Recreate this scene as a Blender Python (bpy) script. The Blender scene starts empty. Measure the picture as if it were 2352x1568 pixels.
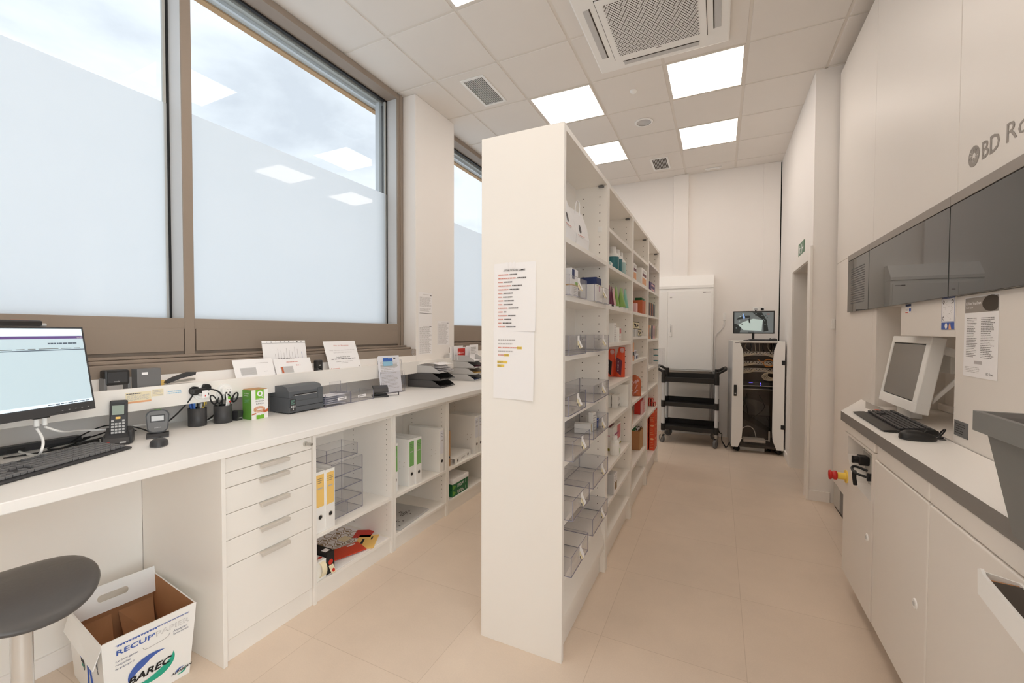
import bpy, bmesh, math, random
from mathutils import Matrix, Vector
random.seed(7)
SC = bpy.context.scene
COL = SC.collection
PI = math.pi

# ---------------------------------------------------------------- camera, world, exposure
def rgb(r, g, b, a=1.0):
    f = lambda c: (c / 255 / 12.92) if c <= 10 else ((c / 255 + 0.055) / 1.055) ** 2.4
    return (f(r), f(g), f(b), a)

cam_data = bpy.data.cameras.new('camera')
cam = bpy.data.objects.new('camera', cam_data)
COL.objects.link(cam)
cam_data.sensor_fit = 'HORIZONTAL'
cam_data.sensor_width = 36.0
cam_data.lens = 36.0 * 978.6 / 2352.0
cam_data.clip_start = 0.05
YAW, PITCH, ROLL = 0.451143, 0.022974, 0.0030856
_f = Vector((-math.sin(YAW) * math.cos(PITCH), math.cos(YAW) * math.cos(PITCH), -math.sin(PITCH)))
_r = Vector((math.cos(YAW), math.sin(YAW), 0))
_u = _r.cross(_f)
_r2 = _r * math.cos(ROLL) + _u * math.sin(ROLL)
_u2 = _u * math.cos(ROLL) - _r * math.sin(ROLL)
_m = Matrix((_r2, _u2, -_f)).transposed().to_4x4()
_m.translation = (0, 0, 1.4)
cam.matrix_world = _m
SC.camera = cam

SC.view_settings.view_transform = 'Standard'
SC.view_settings.look = 'None'
SC.view_settings.gamma = 1.0
SC.view_settings.use_curve_mapping = False
SC.view_settings.exposure = 0.0
SC.cycles.max_bounces = 24
SC.cycles.diffuse_bounces = 12
SC.cycles.glossy_bounces = 6
SC.cycles.transmission_bounces = 12
SC.cycles.transparent_max_bounces = 64

LED = 7.0            # radiance of the ceiling panels
SKY = 1.3           # brightness of the overcast sky
GLOW = 4.0           # glow added to the sky outside the unseen glazing, to fill the room
LED_FILL = 12.0           # radiance of the two unseen panels added behind the camera for fill

w = bpy.data.worlds.new('overcast_sky')
SC.world = w
w.use_nodes = True
nt = w.node_tree
nt.nodes.clear()
N = nt.nodes.new
tc = N('ShaderNodeTexCoord'); mp = N('ShaderNodeMapping'); nz = N('ShaderNodeTexNoise'); cr = N('ShaderNodeValToRGB')
bg = N('ShaderNodeBackground'); out = N('ShaderNodeOutputWorld')
mp.inputs['Scale'].default_value = (1.0, 1.0, 2.2)
mp.inputs['Location'].default_value = (0.35, 0.1, 0.2)
nz.inputs['Scale'].default_value = 3.2
nz.inputs['Detail'].default_value = 7
nz.inputs['Roughness'].default_value = 0.52
nz.inputs['Distortion'].default_value = 0.25
cr.color_ramp.elements[0].position = 0.34
cr.color_ramp.elements[0].color = (0.66, 0.69, 0.74, 1)
cr.color_ramp.elements[1].position = 0.58
cr.color_ramp.elements[1].color = (0.95, 0.97, 1.0, 1)
nt.links.new(tc.outputs['Generated'], mp.inputs['Vector'])
nt.links.new(mp.outputs['Vector'], nz.inputs['Vector'])
nt.links.new(nz.outputs['Fac'], cr.inputs['Fac'])
nt.links.new(cr.outputs['Color'], bg.inputs['Color'])
bg.inputs['Strength'].default_value = SKY
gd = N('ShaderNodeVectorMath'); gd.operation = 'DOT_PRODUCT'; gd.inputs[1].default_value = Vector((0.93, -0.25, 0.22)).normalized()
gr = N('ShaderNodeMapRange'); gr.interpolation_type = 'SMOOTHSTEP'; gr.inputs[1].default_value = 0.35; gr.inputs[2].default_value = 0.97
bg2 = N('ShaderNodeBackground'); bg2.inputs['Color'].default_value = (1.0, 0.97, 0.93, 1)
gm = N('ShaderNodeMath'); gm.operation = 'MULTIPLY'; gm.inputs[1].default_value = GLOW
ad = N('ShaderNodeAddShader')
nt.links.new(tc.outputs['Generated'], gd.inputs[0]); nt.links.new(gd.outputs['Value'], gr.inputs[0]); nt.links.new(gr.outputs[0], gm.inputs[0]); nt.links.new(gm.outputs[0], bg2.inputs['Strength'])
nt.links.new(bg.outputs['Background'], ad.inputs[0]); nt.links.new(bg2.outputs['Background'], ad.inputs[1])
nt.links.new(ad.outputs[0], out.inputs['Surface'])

# ---------------------------------------------------------------- materials
MATS = {}

def mat(name, col, rough=0.5, metal=0.0, spec=0.5, noise=0.0, nscale=40.0, bump=0.0, coat=0.0, emit=None, estr=0.0):
    m = bpy.data.materials.new(name)
    m.use_nodes = True
    t = m.node_tree
    p = t.nodes['Principled BSDF']
    c = rgb(*col)
    p.inputs['Base Color'].default_value = c
    p.inputs['Roughness'].default_value = rough
    p.inputs['Metallic'].default_value = metal
    p.inputs['Specular IOR Level'].default_value = spec
    p.inputs['Coat Weight'].default_value = coat
    if emit:
        p.inputs['Emission Color'].default_value = rgb(*emit)
        p.inputs['Emission Strength'].default_value = estr
    if noise or bump:
        co = t.nodes.new('ShaderNodeTexCoord')
        n = t.nodes.new('ShaderNodeTexNoise')
        n.inputs['Scale'].default_value = nscale
        n.inputs['Detail'].default_value = 4
        t.links.new(co.outputs['Object'], n.inputs['Vector'])
        if noise:
            mx = t.nodes.new('ShaderNodeMix'); mx.data_type = 'RGBA'
            mx.inputs['A'].default_value = tuple(max(0, x * (1 - noise)) for x in c[:3]) + (1,)
            mx.inputs['B'].default_value = tuple(min(1, x * (1 + noise)) for x in c[:3]) + (1,)
            t.links.new(n.outputs['Fac'], mx.inputs['Factor'])
            t.links.new(mx.outputs['Result'], p.inputs['Base Color'])
        if bump:
            bp = t.nodes.new('ShaderNodeBump')
            bp.inputs['Strength'].default_value = bump
            bp.inputs['Distance'].default_value = 0.002
            t.links.new(n.outputs['Fac'], bp.inputs['Height'])
            t.links.new(bp.outputs['Normal'], p.inputs['Normal'])
    MATS[name] = m
    return m

def sheet_fresnel(t, ior):
    """Fresnel factor that is the same from both sides of a thin solid sheet"""
    g = t.nodes.new('ShaderNodeNewGeometry')
    mr = t.nodes.new('ShaderNodeMapRange'); mr.inputs[3].default_value = ior; mr.inputs[4].default_value = 1.0 / ior
    fr = t.nodes.new('ShaderNodeFresnel')
    t.links.new(g.outputs['Backfacing'], mr.inputs[0]); t.links.new(mr.outputs[0], fr.inputs['IOR'])
    return fr

def clear_mat(name, tint, refl=0.5, rough=0.02, body=None, bodyfac=0.0, ior=1.45):
    """transparent sheet with a Fresnel reflection, optionally a little milky body"""
    m = bpy.data.materials.new(name); m.use_nodes = True
    t = m.node_tree; t.nodes.clear()
    o = t.nodes.new('ShaderNodeOutputMaterial')
    tr = t.nodes.new('ShaderNodeBsdfTransparent'); tr.inputs['Color'].default_value = tint
    gl = t.nodes.new('ShaderNodeBsdfGlossy'); gl.inputs['Roughness'].default_value = rough
    fr = sheet_fresnel(t, ior)
    mu = t.nodes.new('ShaderNodeMath'); mu.operation = 'MULTIPLY'; mu.inputs[1].default_value = refl
    t.links.new(fr.outputs['Fac'], mu.inputs[0])
    src = tr
    if body:
        df = t.nodes.new('ShaderNodeBsdfDiffuse'); df.inputs['Color'].default_value = body
        m1 = t.nodes.new('ShaderNodeMixShader'); m1.inputs['Fac'].default_value = bodyfac
        t.links.new(tr.outputs[0], m1.inputs[1]); t.links.new(df.outputs[0], m1.inputs[2])
        src = m1
    mx = t.nodes.new('ShaderNodeMixShader')
    t.links.new(mu.outputs[0], mx.inputs['Fac'])
    t.links.new(src.outputs[0], mx.inputs[1]); t.links.new(gl.outputs[0], mx.inputs[2])
    t.links.new(mx.outputs[0], o.inputs['Surface'])
    MATS[name] = m
    return m

def film_mat(name):
    m = bpy.data.materials.new(name); m.use_nodes = True
    t = m.node_tree; t.nodes.clear()
    o = t.nodes.new('ShaderNodeOutputMaterial')
    tl = t.nodes.new('ShaderNodeBsdfTranslucent'); tl.inputs['Color'].default_value = (0.965, 0.98, 0.99, 1)
    df = t.nodes.new('ShaderNodeBsdfDiffuse'); df.inputs['Color'].default_value = (0.85, 0.88, 0.9, 1)
    gl = t.nodes.new('ShaderNodeBsdfGlossy'); gl.inputs['Roughness'].default_value = 0.03
    fr = sheet_fresnel(t, 1.45)
    m1 = t.nodes.new('ShaderNodeMixShader'); m1.inputs['Fac'].default_value = 0.14
    m2 = t.nodes.new('ShaderNodeMixShader')
    t.links.new(tl.outputs[0], m1.inputs[1]); t.links.new(df.outputs[0], m1.inputs[2])
    t.links.new(fr.outputs[0], m2.inputs['Fac']); t.links.new(m1.outputs[0], m2.inputs[1]); t.links.new(gl.outputs[0], m2.inputs[2])
    t.links.new(m2.outputs[0], o.inputs['Surface'])
    MATS[name] = m

def floor_mat(name):
    m = mat(name, (196, 178, 160), 0.42, spec=0.35)
    t = m.node_tree; p = t.nodes['Principled BSDF']
    co = t.nodes.new('ShaderNodeTexCoord'); mpn = t.nodes.new('ShaderNodeMapping')
    mpn.inputs['Location'].default_value = (0.47 + 5.92, -1.33 + 5.92, 0)
    br = t.nodes.new('ShaderNodeTexBrick')
    br.offset = 0.0; br.squash = 1.0
    br.inputs['Scale'].default_value = 1.0
    br.inputs['Brick Width'].default_value = 0.592
    br.inputs['Row Height'].default_value = 0.592
    br.inputs['Mortar Size'].default_value = 0.0016
    br.inputs['Mortar Smooth'].default_value = 0.2
    br.inputs['Color1'].default_value = rgb(226, 210, 193)
    br.inputs['Color2'].default_value = rgb(223, 207, 190)
    br.inputs['Mortar'].default_value = rgb(208, 191, 173)
    n1 = t.nodes.new('ShaderNodeTexNoise'); n1.inputs['Scale'].default_value = 2.2; n1.inputs['Detail'].default_value = 8; n1.inputs['Roughness'].default_value = 0.62
    n2 = t.nodes.new('ShaderNodeTexNoise'); n2.inputs['Scale'].default_value = 160; n2.inputs['Detail'].default_value = 2
    r1 = t.nodes.new('ShaderNodeMapRange'); r1.inputs[3].default_value = 0.86; r1.inputs[4].default_value = 1.12
    r2 = t.nodes.new('ShaderNodeMapRange'); r2.inputs[3].default_value = 0.95; r2.inputs[4].default_value = 1.05
    mm = t.nodes.new('ShaderNodeMath'); mm.operation = 'MULTIPLY'
    vm = t.nodes.new('ShaderNodeVectorMath'); vm.operation = 'SCALE'
    L = t.links.new
    L(co.outputs['Object'], mpn.inputs['Vector']); L(mpn.outputs['Vector'], br.inputs['Vector'])
    L(co.outputs['Object'], n1.inputs['Vector']); L(co.outputs['Object'], n2.inputs['Vector'])
    L(n1.outputs['Fac'], r1.inputs[0]); L(n2.outputs['Fac'], r2.inputs[0])
    L(r1.outputs[0], mm.inputs[0]); L(r2.outputs[0], mm.inputs[1])
    L(br.outputs['Color'], vm.inputs[0]); L(mm.outputs[0], vm.inputs['Scale'])
    L(vm.outputs['Vector'], p.inputs['Base Color'])

floor_mat('floor_tile')
film_mat('frosted_film')
clear_mat('window_glass', (0.93, 0.965, 0.985, 1), 1.0, 0.0)
clear_mat('acrylic', (0.975, 0.975, 0.98, 1), 0.6, 0.03, (0.8, 0.8, 0.83, 1), 0.012)
clear_mat('smoked_glass', (0.9, 0.88, 0.86, 1), 1.0, 0.02)
mat('acrylic_edge', (142, 141, 158), 0.25)
mat('paint', (243, 240, 237), 0.85, spec=0.2, noise=0.012, nscale=3, bump=0.04)
mat('ceiling_white', (232, 228, 223), 0.9, spec=0.1, noise=0.012, nscale=6)
mat('t_bar', (226, 221, 214), 0.6, spec=0.3)
mat('laminate', (242, 239, 234), 0.42, spec=0.35, noise=0.01, nscale=8)
mat('laminate_edge', (222, 216, 208), 0.5, spec=0.3)
mat('worktop', (244, 242, 239), 0.38, spec=0.4, noise=0.01, nscale=5)
mat('robot_white', (232, 227, 221), 0.4, spec=0.4, noise=0.01, nscale=4)
mat('robot_grey', (150, 143, 136), 0.45, spec=0.4)
mat('edge_grey', (128, 124, 120), 0.5)
mat('bronze', (150, 136, 123), 0.5, metal=0.0, spec=0.5, noise=0.02, nscale=60)
mat('alu', (206, 209, 212), 0.45)
mat('alu_dull', (190, 189, 184), 0.55)
mat('steel', (190, 188, 184), 0.28, metal=0.9)
mat('chrome', (222, 221, 219), 0.2, metal=0.6)
mat('nickel', (204, 198, 190), 0.4)
mat('black_rubber', (24, 24, 25), 0.6)
mat('black_plastic', (36, 35, 35), 0.42)
mat('dark_plastic', (58, 58, 60), 0.45)
mat('grey_plastic', (88, 92, 97), 0.45)
mat('mid_grey', (112, 112, 113), 0.5)
mat('light_grey', (196, 196, 196), 0.5)
mat('tote_grey', (122, 122, 120), 0.55, noise=0.04, nscale=30)
mat('mirror_glass', (52, 54, 53), 0.015, spec=0.6)
mat('white_plastic', (243, 243, 241), 0.4)
mat('paper', (244, 243, 244), 0.8, spec=0.1)
mat('paper_cool', (232, 233, 240), 0.75, spec=0.15)
mat('ink', (112, 109, 110), 0.8, spec=0.1)
mat('ink_light', (192, 188, 188), 0.8, spec=0.1)
mat('ink_black', (26, 25, 26), 0.7)
mat('ink_red', (214, 150, 140), 0.8)
mat('red', (204, 48, 34), 0.5)
mat('red_button', (196, 34, 26), 0.4)
mat('yellow', (238, 206, 92), 0.5)
mat('label_yellow', (246, 206, 120), 0.7)
mat('label_green', (126, 180, 104), 0.7)
mat('green', (98, 158, 62), 0.6)
mat('lime', (122, 190, 52), 0.6)
mat('dark_green', (24, 104, 60), 0.55)
mat('blue', (64, 108, 190), 0.55)
mat('print_blue', (70, 100, 178), 0.7)
mat('print_teal', (36, 170, 140), 0.7)
mat('navy', (40, 56, 104), 0.6)
mat('sky_blue', (150, 200, 226), 0.5)
mat('teal', (48, 112, 120), 0.35)
mat('teal_pale', (170, 198, 196), 0.35)
mat('tube_green', (140, 178, 92), 0.35)
mat('tube_aqua', (136, 198, 178), 0.35)
mat('maroon', (104, 40, 62), 0.5)
mat('magenta', (176, 64, 128), 0.6)
mat('purple', (72, 42, 104), 0.5)
mat('orange', (226, 84, 46), 0.5)
mat('orange_deep', (212, 70, 40), 0.55)
mat('peach', (234, 176, 132), 0.6)
mat('terracotta', (196, 104, 66), 0.6)
mat('pink', (216, 120, 124), 0.6)
mat('pink_pale', (226, 186, 186), 0.7)
mat('cardboard', (178, 132, 96), 0.85, spec=0.1, noise=0.05, nscale=25)
mat('kraft', (190, 152, 112), 0.85, spec=0.1, noise=0.04, nscale=25)
mat('tan', (200, 160, 110), 0.7)
mat('olive', (150, 140, 52), 0.6)
mat('brown_pattern', (152, 128, 98), 0.7)
mat('cream', (238, 228, 196), 0.7)
mat('wood_pale', (224, 208, 186), 0.6)
mat('seat_foam', (84, 82, 81), 0.36, spec=0.45, noise=0.05, nscale=90, bump=0.15)
mat('tray_dark', (84, 83, 84), 0.5)
mat('trolley_black', (34, 31, 29), 0.55, noise=0.1, nscale=200, bump=0.2)
mat('hole', (70, 62, 55), 0.8)
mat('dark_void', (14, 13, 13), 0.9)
mat('stone', (196, 188, 168), 0.9, noise=0.06, nscale=60)
mat('exit_green', (92, 128, 102), 0.5)
mat('cable_cream', (222, 214, 196), 0.5)
mat('cable_orange', (226, 150, 60), 0.5)
mat('rack_inside', (150, 138, 126), 0.6)
mat('screen_off', (118, 112, 104), 0.12, spec=0.6)
mat('screen_on', (150, 168, 176), 0.3, emit=(196, 214, 222), estr=0.62)
mat('screen_bar', (80, 60, 110), 0.3, emit=(108, 88, 140), estr=0.5)
mat('screen_line', (60, 70, 84), 0.3, emit=(84, 98, 112), estr=0.5)
mat('screen_pale', (190, 205, 214), 0.3, emit=(208, 222, 230), estr=0.75)
mat('cctv_grey', (70, 76, 76), 0.3, emit=(116, 120, 118), estr=0.6)
mat('cctv_light', (150, 164, 160), 0.3, emit=(172, 186, 180), estr=0.7)
mat('cctv_dark', (20, 22, 22), 0.3, emit=(44, 46, 44), estr=0.5)
mat('cctv_blue', (90, 130, 190), 0.3, emit=(150, 180, 220), estr=0.6)
mat('led_blue', (60, 60, 200), 0.3, emit=(110, 100, 255), estr=2.0)
mat('lcd', (150, 164, 152), 0.25)
mat('led_panel', (255, 240, 228), 0.5, emit=(255, 241, 228), estr=LED)
mat('led_panel_fill', (255, 240, 228), 0.5, emit=(255, 236, 217), estr=LED_FILL)  # emitter of the added fill panels, out of view

# ---------------------------------------------------------------- mesh builder
_TXT = {}

def text_geo(s, off=0.0):
    k = (s, off)
    if k not in _TXT:
        cu = bpy.data.curves.new('lettering', 'FONT')
        cu.body = s; cu.size = 1.0; cu.resolution_u = 2; cu.offset = off
        ob = bpy.data.objects.new('lettering', cu)
        me = ob.to_mesh()
        _TXT[k] = ([tuple(v.co) for v in me.vertices], [tuple(p.vertices) for p in me.polygons])
        ob.to_mesh_clear()
        bpy.data.objects.remove(ob); bpy.data.curves.remove(cu)
    return _TXT[k]

class B:
    def __init__(s, M=None):
        s.v = []; s.f = []; s.mi = []; s.sm = []; s.mats = []
        s.M = M or Matrix.Identity(4)

    def slot(s, m):
        if m not in s.mats: s.mats.append(m)
        return s.mats.index(m)

    def add(s, vs, fs, m, smooth=False, M=None):
        o = len(s.v)
        MM = s.M @ M if M is not None else s.M
        s.v += [tuple(MM @ Vector(v)) for v in vs]
        single = isinstance(m, str)
        for i, f in enumerate(fs):
            s.f.append(tuple(o + j for j in f))
            s.mi.append(s.slot(m if single else m[i]))
            s.sm.append(smooth)

    def box(s, x0, x1, y0, y1, z0, z1, m, bev=0.0, M=None, mx=None, my=None, mz=None, seg=2):
        if x1 < x0: x0, x1 = x1, x0
        if y1 < y0: y0, y1 = y1, y0
        if z1 < z0: z0, z1 = z1, z0
        if bev <= 0:
            vs = [(x, y, z) for x in (x0, x1) for y in (y0, y1) for z in (z0, z1)]
            fs = [(0, 1, 3, 2), (4, 6, 7, 5), (0, 4, 5, 1), (2, 3, 7, 6), (0, 2, 6, 4), (1, 5, 7, 3)]
            s.add(vs, fs, [mx or m, mx or m, my or m, my or m, mz or m, mz or m], False, M)
            return
        bm = bmesh.new()
        bmesh.ops.create_cube(bm, size=1.0)
        for v in bm.verts:
            v.co = Vector(((x0 + x1) / 2 + v.co.x * (x1 - x0), (y0 + y1) / 2 + v.co.y * (y1 - y0), (z0 + z1) / 2 + v.co.z * (z1 - z0)))
        bev = min(bev, 0.49 * min(x1 - x0, y1 - y0, z1 - z0))
        bmesh.ops.bevel(bm, geom=bm.edges[:], offset=bev, segments=seg, profile=0.5, affect='EDGES')
        bm.verts.index_update()
        vs = [tuple(v.co) for v in bm.verts]; fs = [tuple(v.index for v in f.verts) for f in bm.faces]
        bm.free()
        s.add(vs, fs, m, False, M)

    def quad(s, a, b, c, d, m, M=None):
        s.add([a, b, c, d], [(0, 1, 2, 3)], m, False, M)

    def rect(s, u0, u1, v0, v1, m, n=0.0):
        """flat mark in the local xy plane at height n"""
        s.add([(u0, v0, n), (u1, v0, n), (u1, v1, n), (u0, v1, n)], [(0, 1, 2, 3)], m)

    def poly(s, pts, m, n=0.0):
        s.add([(p[0], p[1], n) for p in pts], [tuple(range(len(pts)))], m)

    def disc(s, cx, cy, r, m, n=0.0, k=20, ry=None):
        ry = ry or r
        s.poly([(cx + r * math.cos(2 * PI * i / k), cy + ry * math.sin(2 * PI * i / k)) for i in range(k)], m, n)

    def ring(s, cx, cy, r0, r1, m, n=0.0, k=24, a0=0.0, a1=2 * PI, sy=1.0):
        vs = []; fs = []
        for i in range(k + 1):
            a = a0 + (a1 - a0) * i / k
            vs += [(cx + r0 * math.cos(a), cy + r0 * sy * math.sin(a), n), (cx + r1 * math.cos(a), cy + r1 * sy * math.sin(a), n)]
        for i in range(k):
            fs.append((2 * i, 2 * i + 1, 2 * i + 3, 2 * i + 2))
        s.add(vs, fs, m)

    def prism(s, poly, axis, a0, a1, m, mcap=None, smooth=False):
        n = len(poly)
        def P(p, a):
            return (a, p[0], p[1]) if axis == 'x' else ((p[0], a, p[1]) if axis == 'y' else (p[0], p[1], a))
        vs = [P(p, a0) for p in poly] + [P(p, a1) for p in poly]
        sides = [(i, (i + 1) % n, n + (i + 1) % n, n + i) for i in range(n)]
        s.add(vs, sides, m, smooth)
        s.add(vs, [tuple(range(n)), tuple(range(2 * n - 1, n - 1, -1))], mcap or m)

    def cyl(s, p0, p1, r, m, n=18, r2=None, cap=True, smooth=True, mcap=None):
        p0 = Vector(p0); p1 = Vector(p1); r2 = r if r2 is None else r2
        d = (p1 - p0).normalized()
        a = d.orthogonal().normalized(); b = d.cross(a)
        vs = []
        for p, rr in ((p0, r), (p1, r2)):
            vs += [tuple(p + (a * math.cos(2 * PI * i / n) + b * math.sin(2 * PI * i / n)) * rr) for i in range(n)]
        s.add(vs, [(i, (i + 1) % n, n + (i + 1) % n, n + i) for i in range(n)], m, smooth)
        if cap:
            s.add(vs, [tuple(range(n - 1, -1, -1)), tuple(range(n, 2 * n))], mcap or m)

    def tube(s, pts, r, m, n=8, cyclic=False, smooth_path=0):
        P = [Vector(p) for p in pts]
        for _ in range(smooth_path):
            Q = []
            L = len(P)
            rng = range(L) if cyclic else range(L - 1)
            if not cyclic: Q.append(P[0])
            for i in rng:
                a, c = P[i], P[(i + 1) % L]
                Q += [a * 0.75 + c * 0.25, a * 0.25 + c * 0.75]
            if not cyclic: Q.append(P[-1])
            P = Q
        L = len(P); vs = []; fs = []
        up = None
        for i in range(L):
            if cyclic: t = P[(i + 1) % L] - P[i - 1]
            else: t = P[min(i + 1, L - 1)] - P[max(i - 1, 0)]
            t.normalize()
            if up is None: up = t.orthogonal().normalized()
            up = (up - t * up.dot(t)).normalized()
            bb = t.cross(up)
            vs += [tuple(P[i] + (up * math.cos(2 * PI * k / n) + bb * math.sin(2 * PI * k / n)) * r) for k in range(n)]
        for i in range(L if cyclic else L - 1):
            j = (i + 1) % L
            for k in range(n):
                fs.append((i * n + k, i * n + (k + 1) % n, j * n + (k + 1) % n, j * n + k))
        if not cyclic:
            s.add(vs, [tuple(range(n - 1, -1, -1)), tuple(range((L - 1) * n, L * n))], m)
        s.add(vs, fs, m, True)

    def lathe(s, prof, c, m, n=24, sx=1.0, sy=1.0, ms=None):
        vs = []; fs = []; mm = []
        for r, z in prof:
            vs += [(c[0] + r * sx * math.cos(2 * PI * i / n), c[1] + r * sy * math.sin(2 * PI * i / n), c[2] + z) for i in range(n)]
        for j in range(len(prof) - 1):
            for i in range(n):
                fs.append((j * n + i, j * n + (i + 1) % n, (j + 1) * n + (i + 1) % n, (j + 1) * n + i))
                mm.append(ms[j] if ms else m)
        s.add(vs, fs, mm, True)
        s.add(vs, [tuple(range(n - 1, -1, -1)), tuple(range((len(prof) - 1) * n, len(prof) * n))], [ms[0] if ms else m, ms[-1] if ms else m])

    def grid(s, fn, nu, nv, m, smooth=True):
        vs = [fn(i / nu, j / nv) for j in range(nv + 1) for i in range(nu + 1)]
        fs = [(j * (nu + 1) + i, j * (nu + 1) + i + 1, (j + 1) * (nu + 1) + i + 1, (j + 1) * (nu + 1) + i) for j in range(nv) for i in range(nu)]
        s.add(vs, fs, m, smooth)

    def text(s, t, u, v, size, m, n=0.0008, align='L', width=None, shear=0.0, off=0.0, rot=0.0):
        vs, fs = text_geo(t, off)
        if not vs: return
        x0 = min(q[0] for q in vs); x1 = max(q[0] for q in vs)
        kx = size
        if width: kx = width / max(1e-6, (x1 - x0))
        sh = {'L': x0, 'C': (x0 + x1) / 2, 'R': x1}[align]
        c, sn = math.cos(rot), math.sin(rot)
        o = []
        for q in vs:
            x = (q[0] - sh) * kx + q[1] * size * shear; y = q[1] * size
            o.append((u + x * c - y * sn, v + x * sn + y * c, n))
        s.add(o, fs, m)

    def lines(s, u0, u1, v0, v1, k, m='ink_light', n=0.0007, fill=0.45, ragged=0.3, seed=1):
        rd = random.Random(seed)
        h = (v1 - v0) / k
        for i in range(k):
            vv = v1 - (i + 0.5) * h
            e = u1 - (u1 - u0) * ragged * rd.random()
            u = u0
            while u < e - 1e-4:
                L = (u1 - u0) * rd.uniform(0.05, 0.16)
                a = min(e, u + L)
                s.rect(u, a, vv - h * fill / 2, vv + h * fill / 2, m, n)
                u = a + (u1 - u0) * 0.022

    def obj(s, name, parent=None, label=None, loc=None, rz=0.0, smooth_all=False):
        me = bpy.data.meshes.new(name)
        me.from_pydata(s.v, [], s.f)
        for m in s.mats: me.materials.append(MATS[m])
        me.polygons.foreach_set('material_index', s.mi)
        me.polygons.foreach_set('use_smooth', [True] * len(s.f) if smooth_all else s.sm)
        me.update()
        o = bpy.data.objects.new(name, me)
        COL.objects.link(o)
        if parent is not None: o.parent = parent
        if loc is not None: o.location = loc
        if rz: o.rotation_euler = (0, 0, rz)
        if label: o['label'] = label
        return o

def T(name, label, cat, loc=(0, 0, 0), rz=0.0, group=None, rot=None):
    o = bpy.data.objects.new(name, None)
    o.empty_display_size = 0.05
    COL.objects.link(o)
    o.location = loc
    o.rotation_euler = rot if rot else (0, 0, rz)
    o['label'] = label; o['category'] = cat
    if group: o['group'] = group
    return o

def tag(o, label, cat, group=None, kind=None):
    o['label'] = label; o['category'] = cat
    if group: o['group'] = group
    if kind: o['kind'] = kind
    return o

def st(o, label=None):
    o['kind'] = 'structure'
    if label: o['label'] = label
    return o

def dup(o, parent=None):
    c = o.copy(); COL.objects.link(c)
    if parent is not None: c.parent = parent
    for ch in list(o.children): dup(ch, c)
    return c

def W(loc):
    """builder fed with room coordinates for a thing whose base is at loc"""
    return B(Matrix.Translation(-Vector(loc)))

def frame(p, u, v):
    """matrix whose xy plane holds a sheet: p lower-left corner, u right, v up"""
    u = Vector(u).normalized(); v = Vector(v); v = (v - u * v.dot(u)).normalized(); n = u.cross(v)
    m = Matrix((u, v, n)).transposed().to_4x4(); m.translation = Vector(p)
    return m
# ================================================================ THE ROOM
ZC = 3.55
XT = [-0.425 + 0.595 * k for k in range(-5, 4)]
YT = [2.446 + 0.603 * k for k in range(-8, 8)]
YB = 6.34
b = B(); b.box(-2.75, 2.2, -2.3, YB + 0.2, -0.12, 0.0, 'floor_tile'); st(b.obj('floor'))

# ceiling: slab above, tiles between slim bars
b = B()
b.box(-2.95, 2.2, -2.3, YB + 0.2, ZC + 0.006, ZC + 0.1, 't_bar')
xs = [-2.66] + [x for x in XT if -2.6 < x < 0.8] + [1.95]
ys = [-2.25] + [y for y in YT if -2.2 < y < 6.3] + [YB]
LIGHTS = [(2, 0), (4, 0), (2, -2), (4, -2), (-1, -2), (-4, -2), (-4, 0)]   # (row, column) of grid cells, last two added for fill, counted from y=2.446, x=-0.425
def is_light(x0, y0):
    for r, c in LIGHTS:
        if abs(x0 - (-0.425 + 0.595 * c)) < 0.02 and abs(y0 - (2.446 + 0.603 * r)) < 0.02: return True
    return False
g = 0.011
for i in range(len(xs) - 1):
    for j in range(len(ys) - 1):
        if is_light(xs[i], ys[j]): continue
        b.box(xs[i] + g, xs[i + 1] - g, ys[j] + g, ys[j + 1] - g, ZC, ZC + 0.01, 'ceiling_white', 0.0022, seg=1)
b.box(-2.69, -2.655, -2.3, YB, ZC - 0.012, ZC + 0.012, 'paint')
st(b.obj('ceiling'))

# left wall: parapet under the windows, pillar between them
b = B()
b.box(-2.95, -2.62, -2.3, YB, 0, 1.19, 'paint')
b.box(-2.62, -2.495, -2.3, 3.13, 1.03, 1.19, 'paint')
b.box(-2.62, -2.495, 3.757, YB, 1.03, 1.19, 'paint')
b.box(-2.95, -2.60, -2.3, -1.55, 1.19, ZC + 0.05, 'paint')
st(b.obj('wall_left'))
b = B(); b.box(-2.95, -2.495, 3.13, 3.757, 0.0, ZC - 0.001, 'paint', 0.004); st(b.obj('wall_pillar'), 'white pillar between the two windows')
b = B(); b.box(-2.95, 2.2, YB, YB + 0.2, 0, ZC + 0.05, 'paint'); st(b.obj('wall_back'))
b = B(); b.box(-0.578, -0.388, YB - 0.055, YB, 2.16, ZC - 0.002, 'paint', 0.003); st(b.obj('trim_1'), 'narrow white pilaster above the white wall cabinet')
b = B(); b.box(0.496, 0.682, YB - 0.02, YB, 0, ZC - 0.002, 'paint', 0.002); st(b.obj('trim_2'), 'flat white strip in the back corner')
b = B(); b.box(0.684, 0.696, YB - 0.004, YB, 0, ZC - 0.01, 'dark_void'); st(b.obj('trim_3'), 'dark open joint in the back corner')
b = B(); b.box(-2.95, 2.2, -2.5, -2.3, 0, ZC + 0.05, 'paint'); st(b.obj('wall_front'))
t = T('window_fill', 'added unseen fill light window beyond the near end of the machine', 'window', (2.05, -0.8, 0.2)); t['kind'] = 'structure'  # glazing added out of view so sky light fills the room
b = W(t.location)
for (y0, y1) in ((-2.1, -2.04), (-0.88, -0.82), (0.44, 0.50)): b.box(2.02, 2.08, y0, y1, 0.2, 3.3, 'bronze')
b.box(2.02, 2.08, -2.04, 0.44, 0.2, 0.26, 'bronze'); b.box(2.02, 2.08, -2.04, 0.44, 3.24, 3.3, 'bronze')
b.obj('frame', t)
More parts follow.
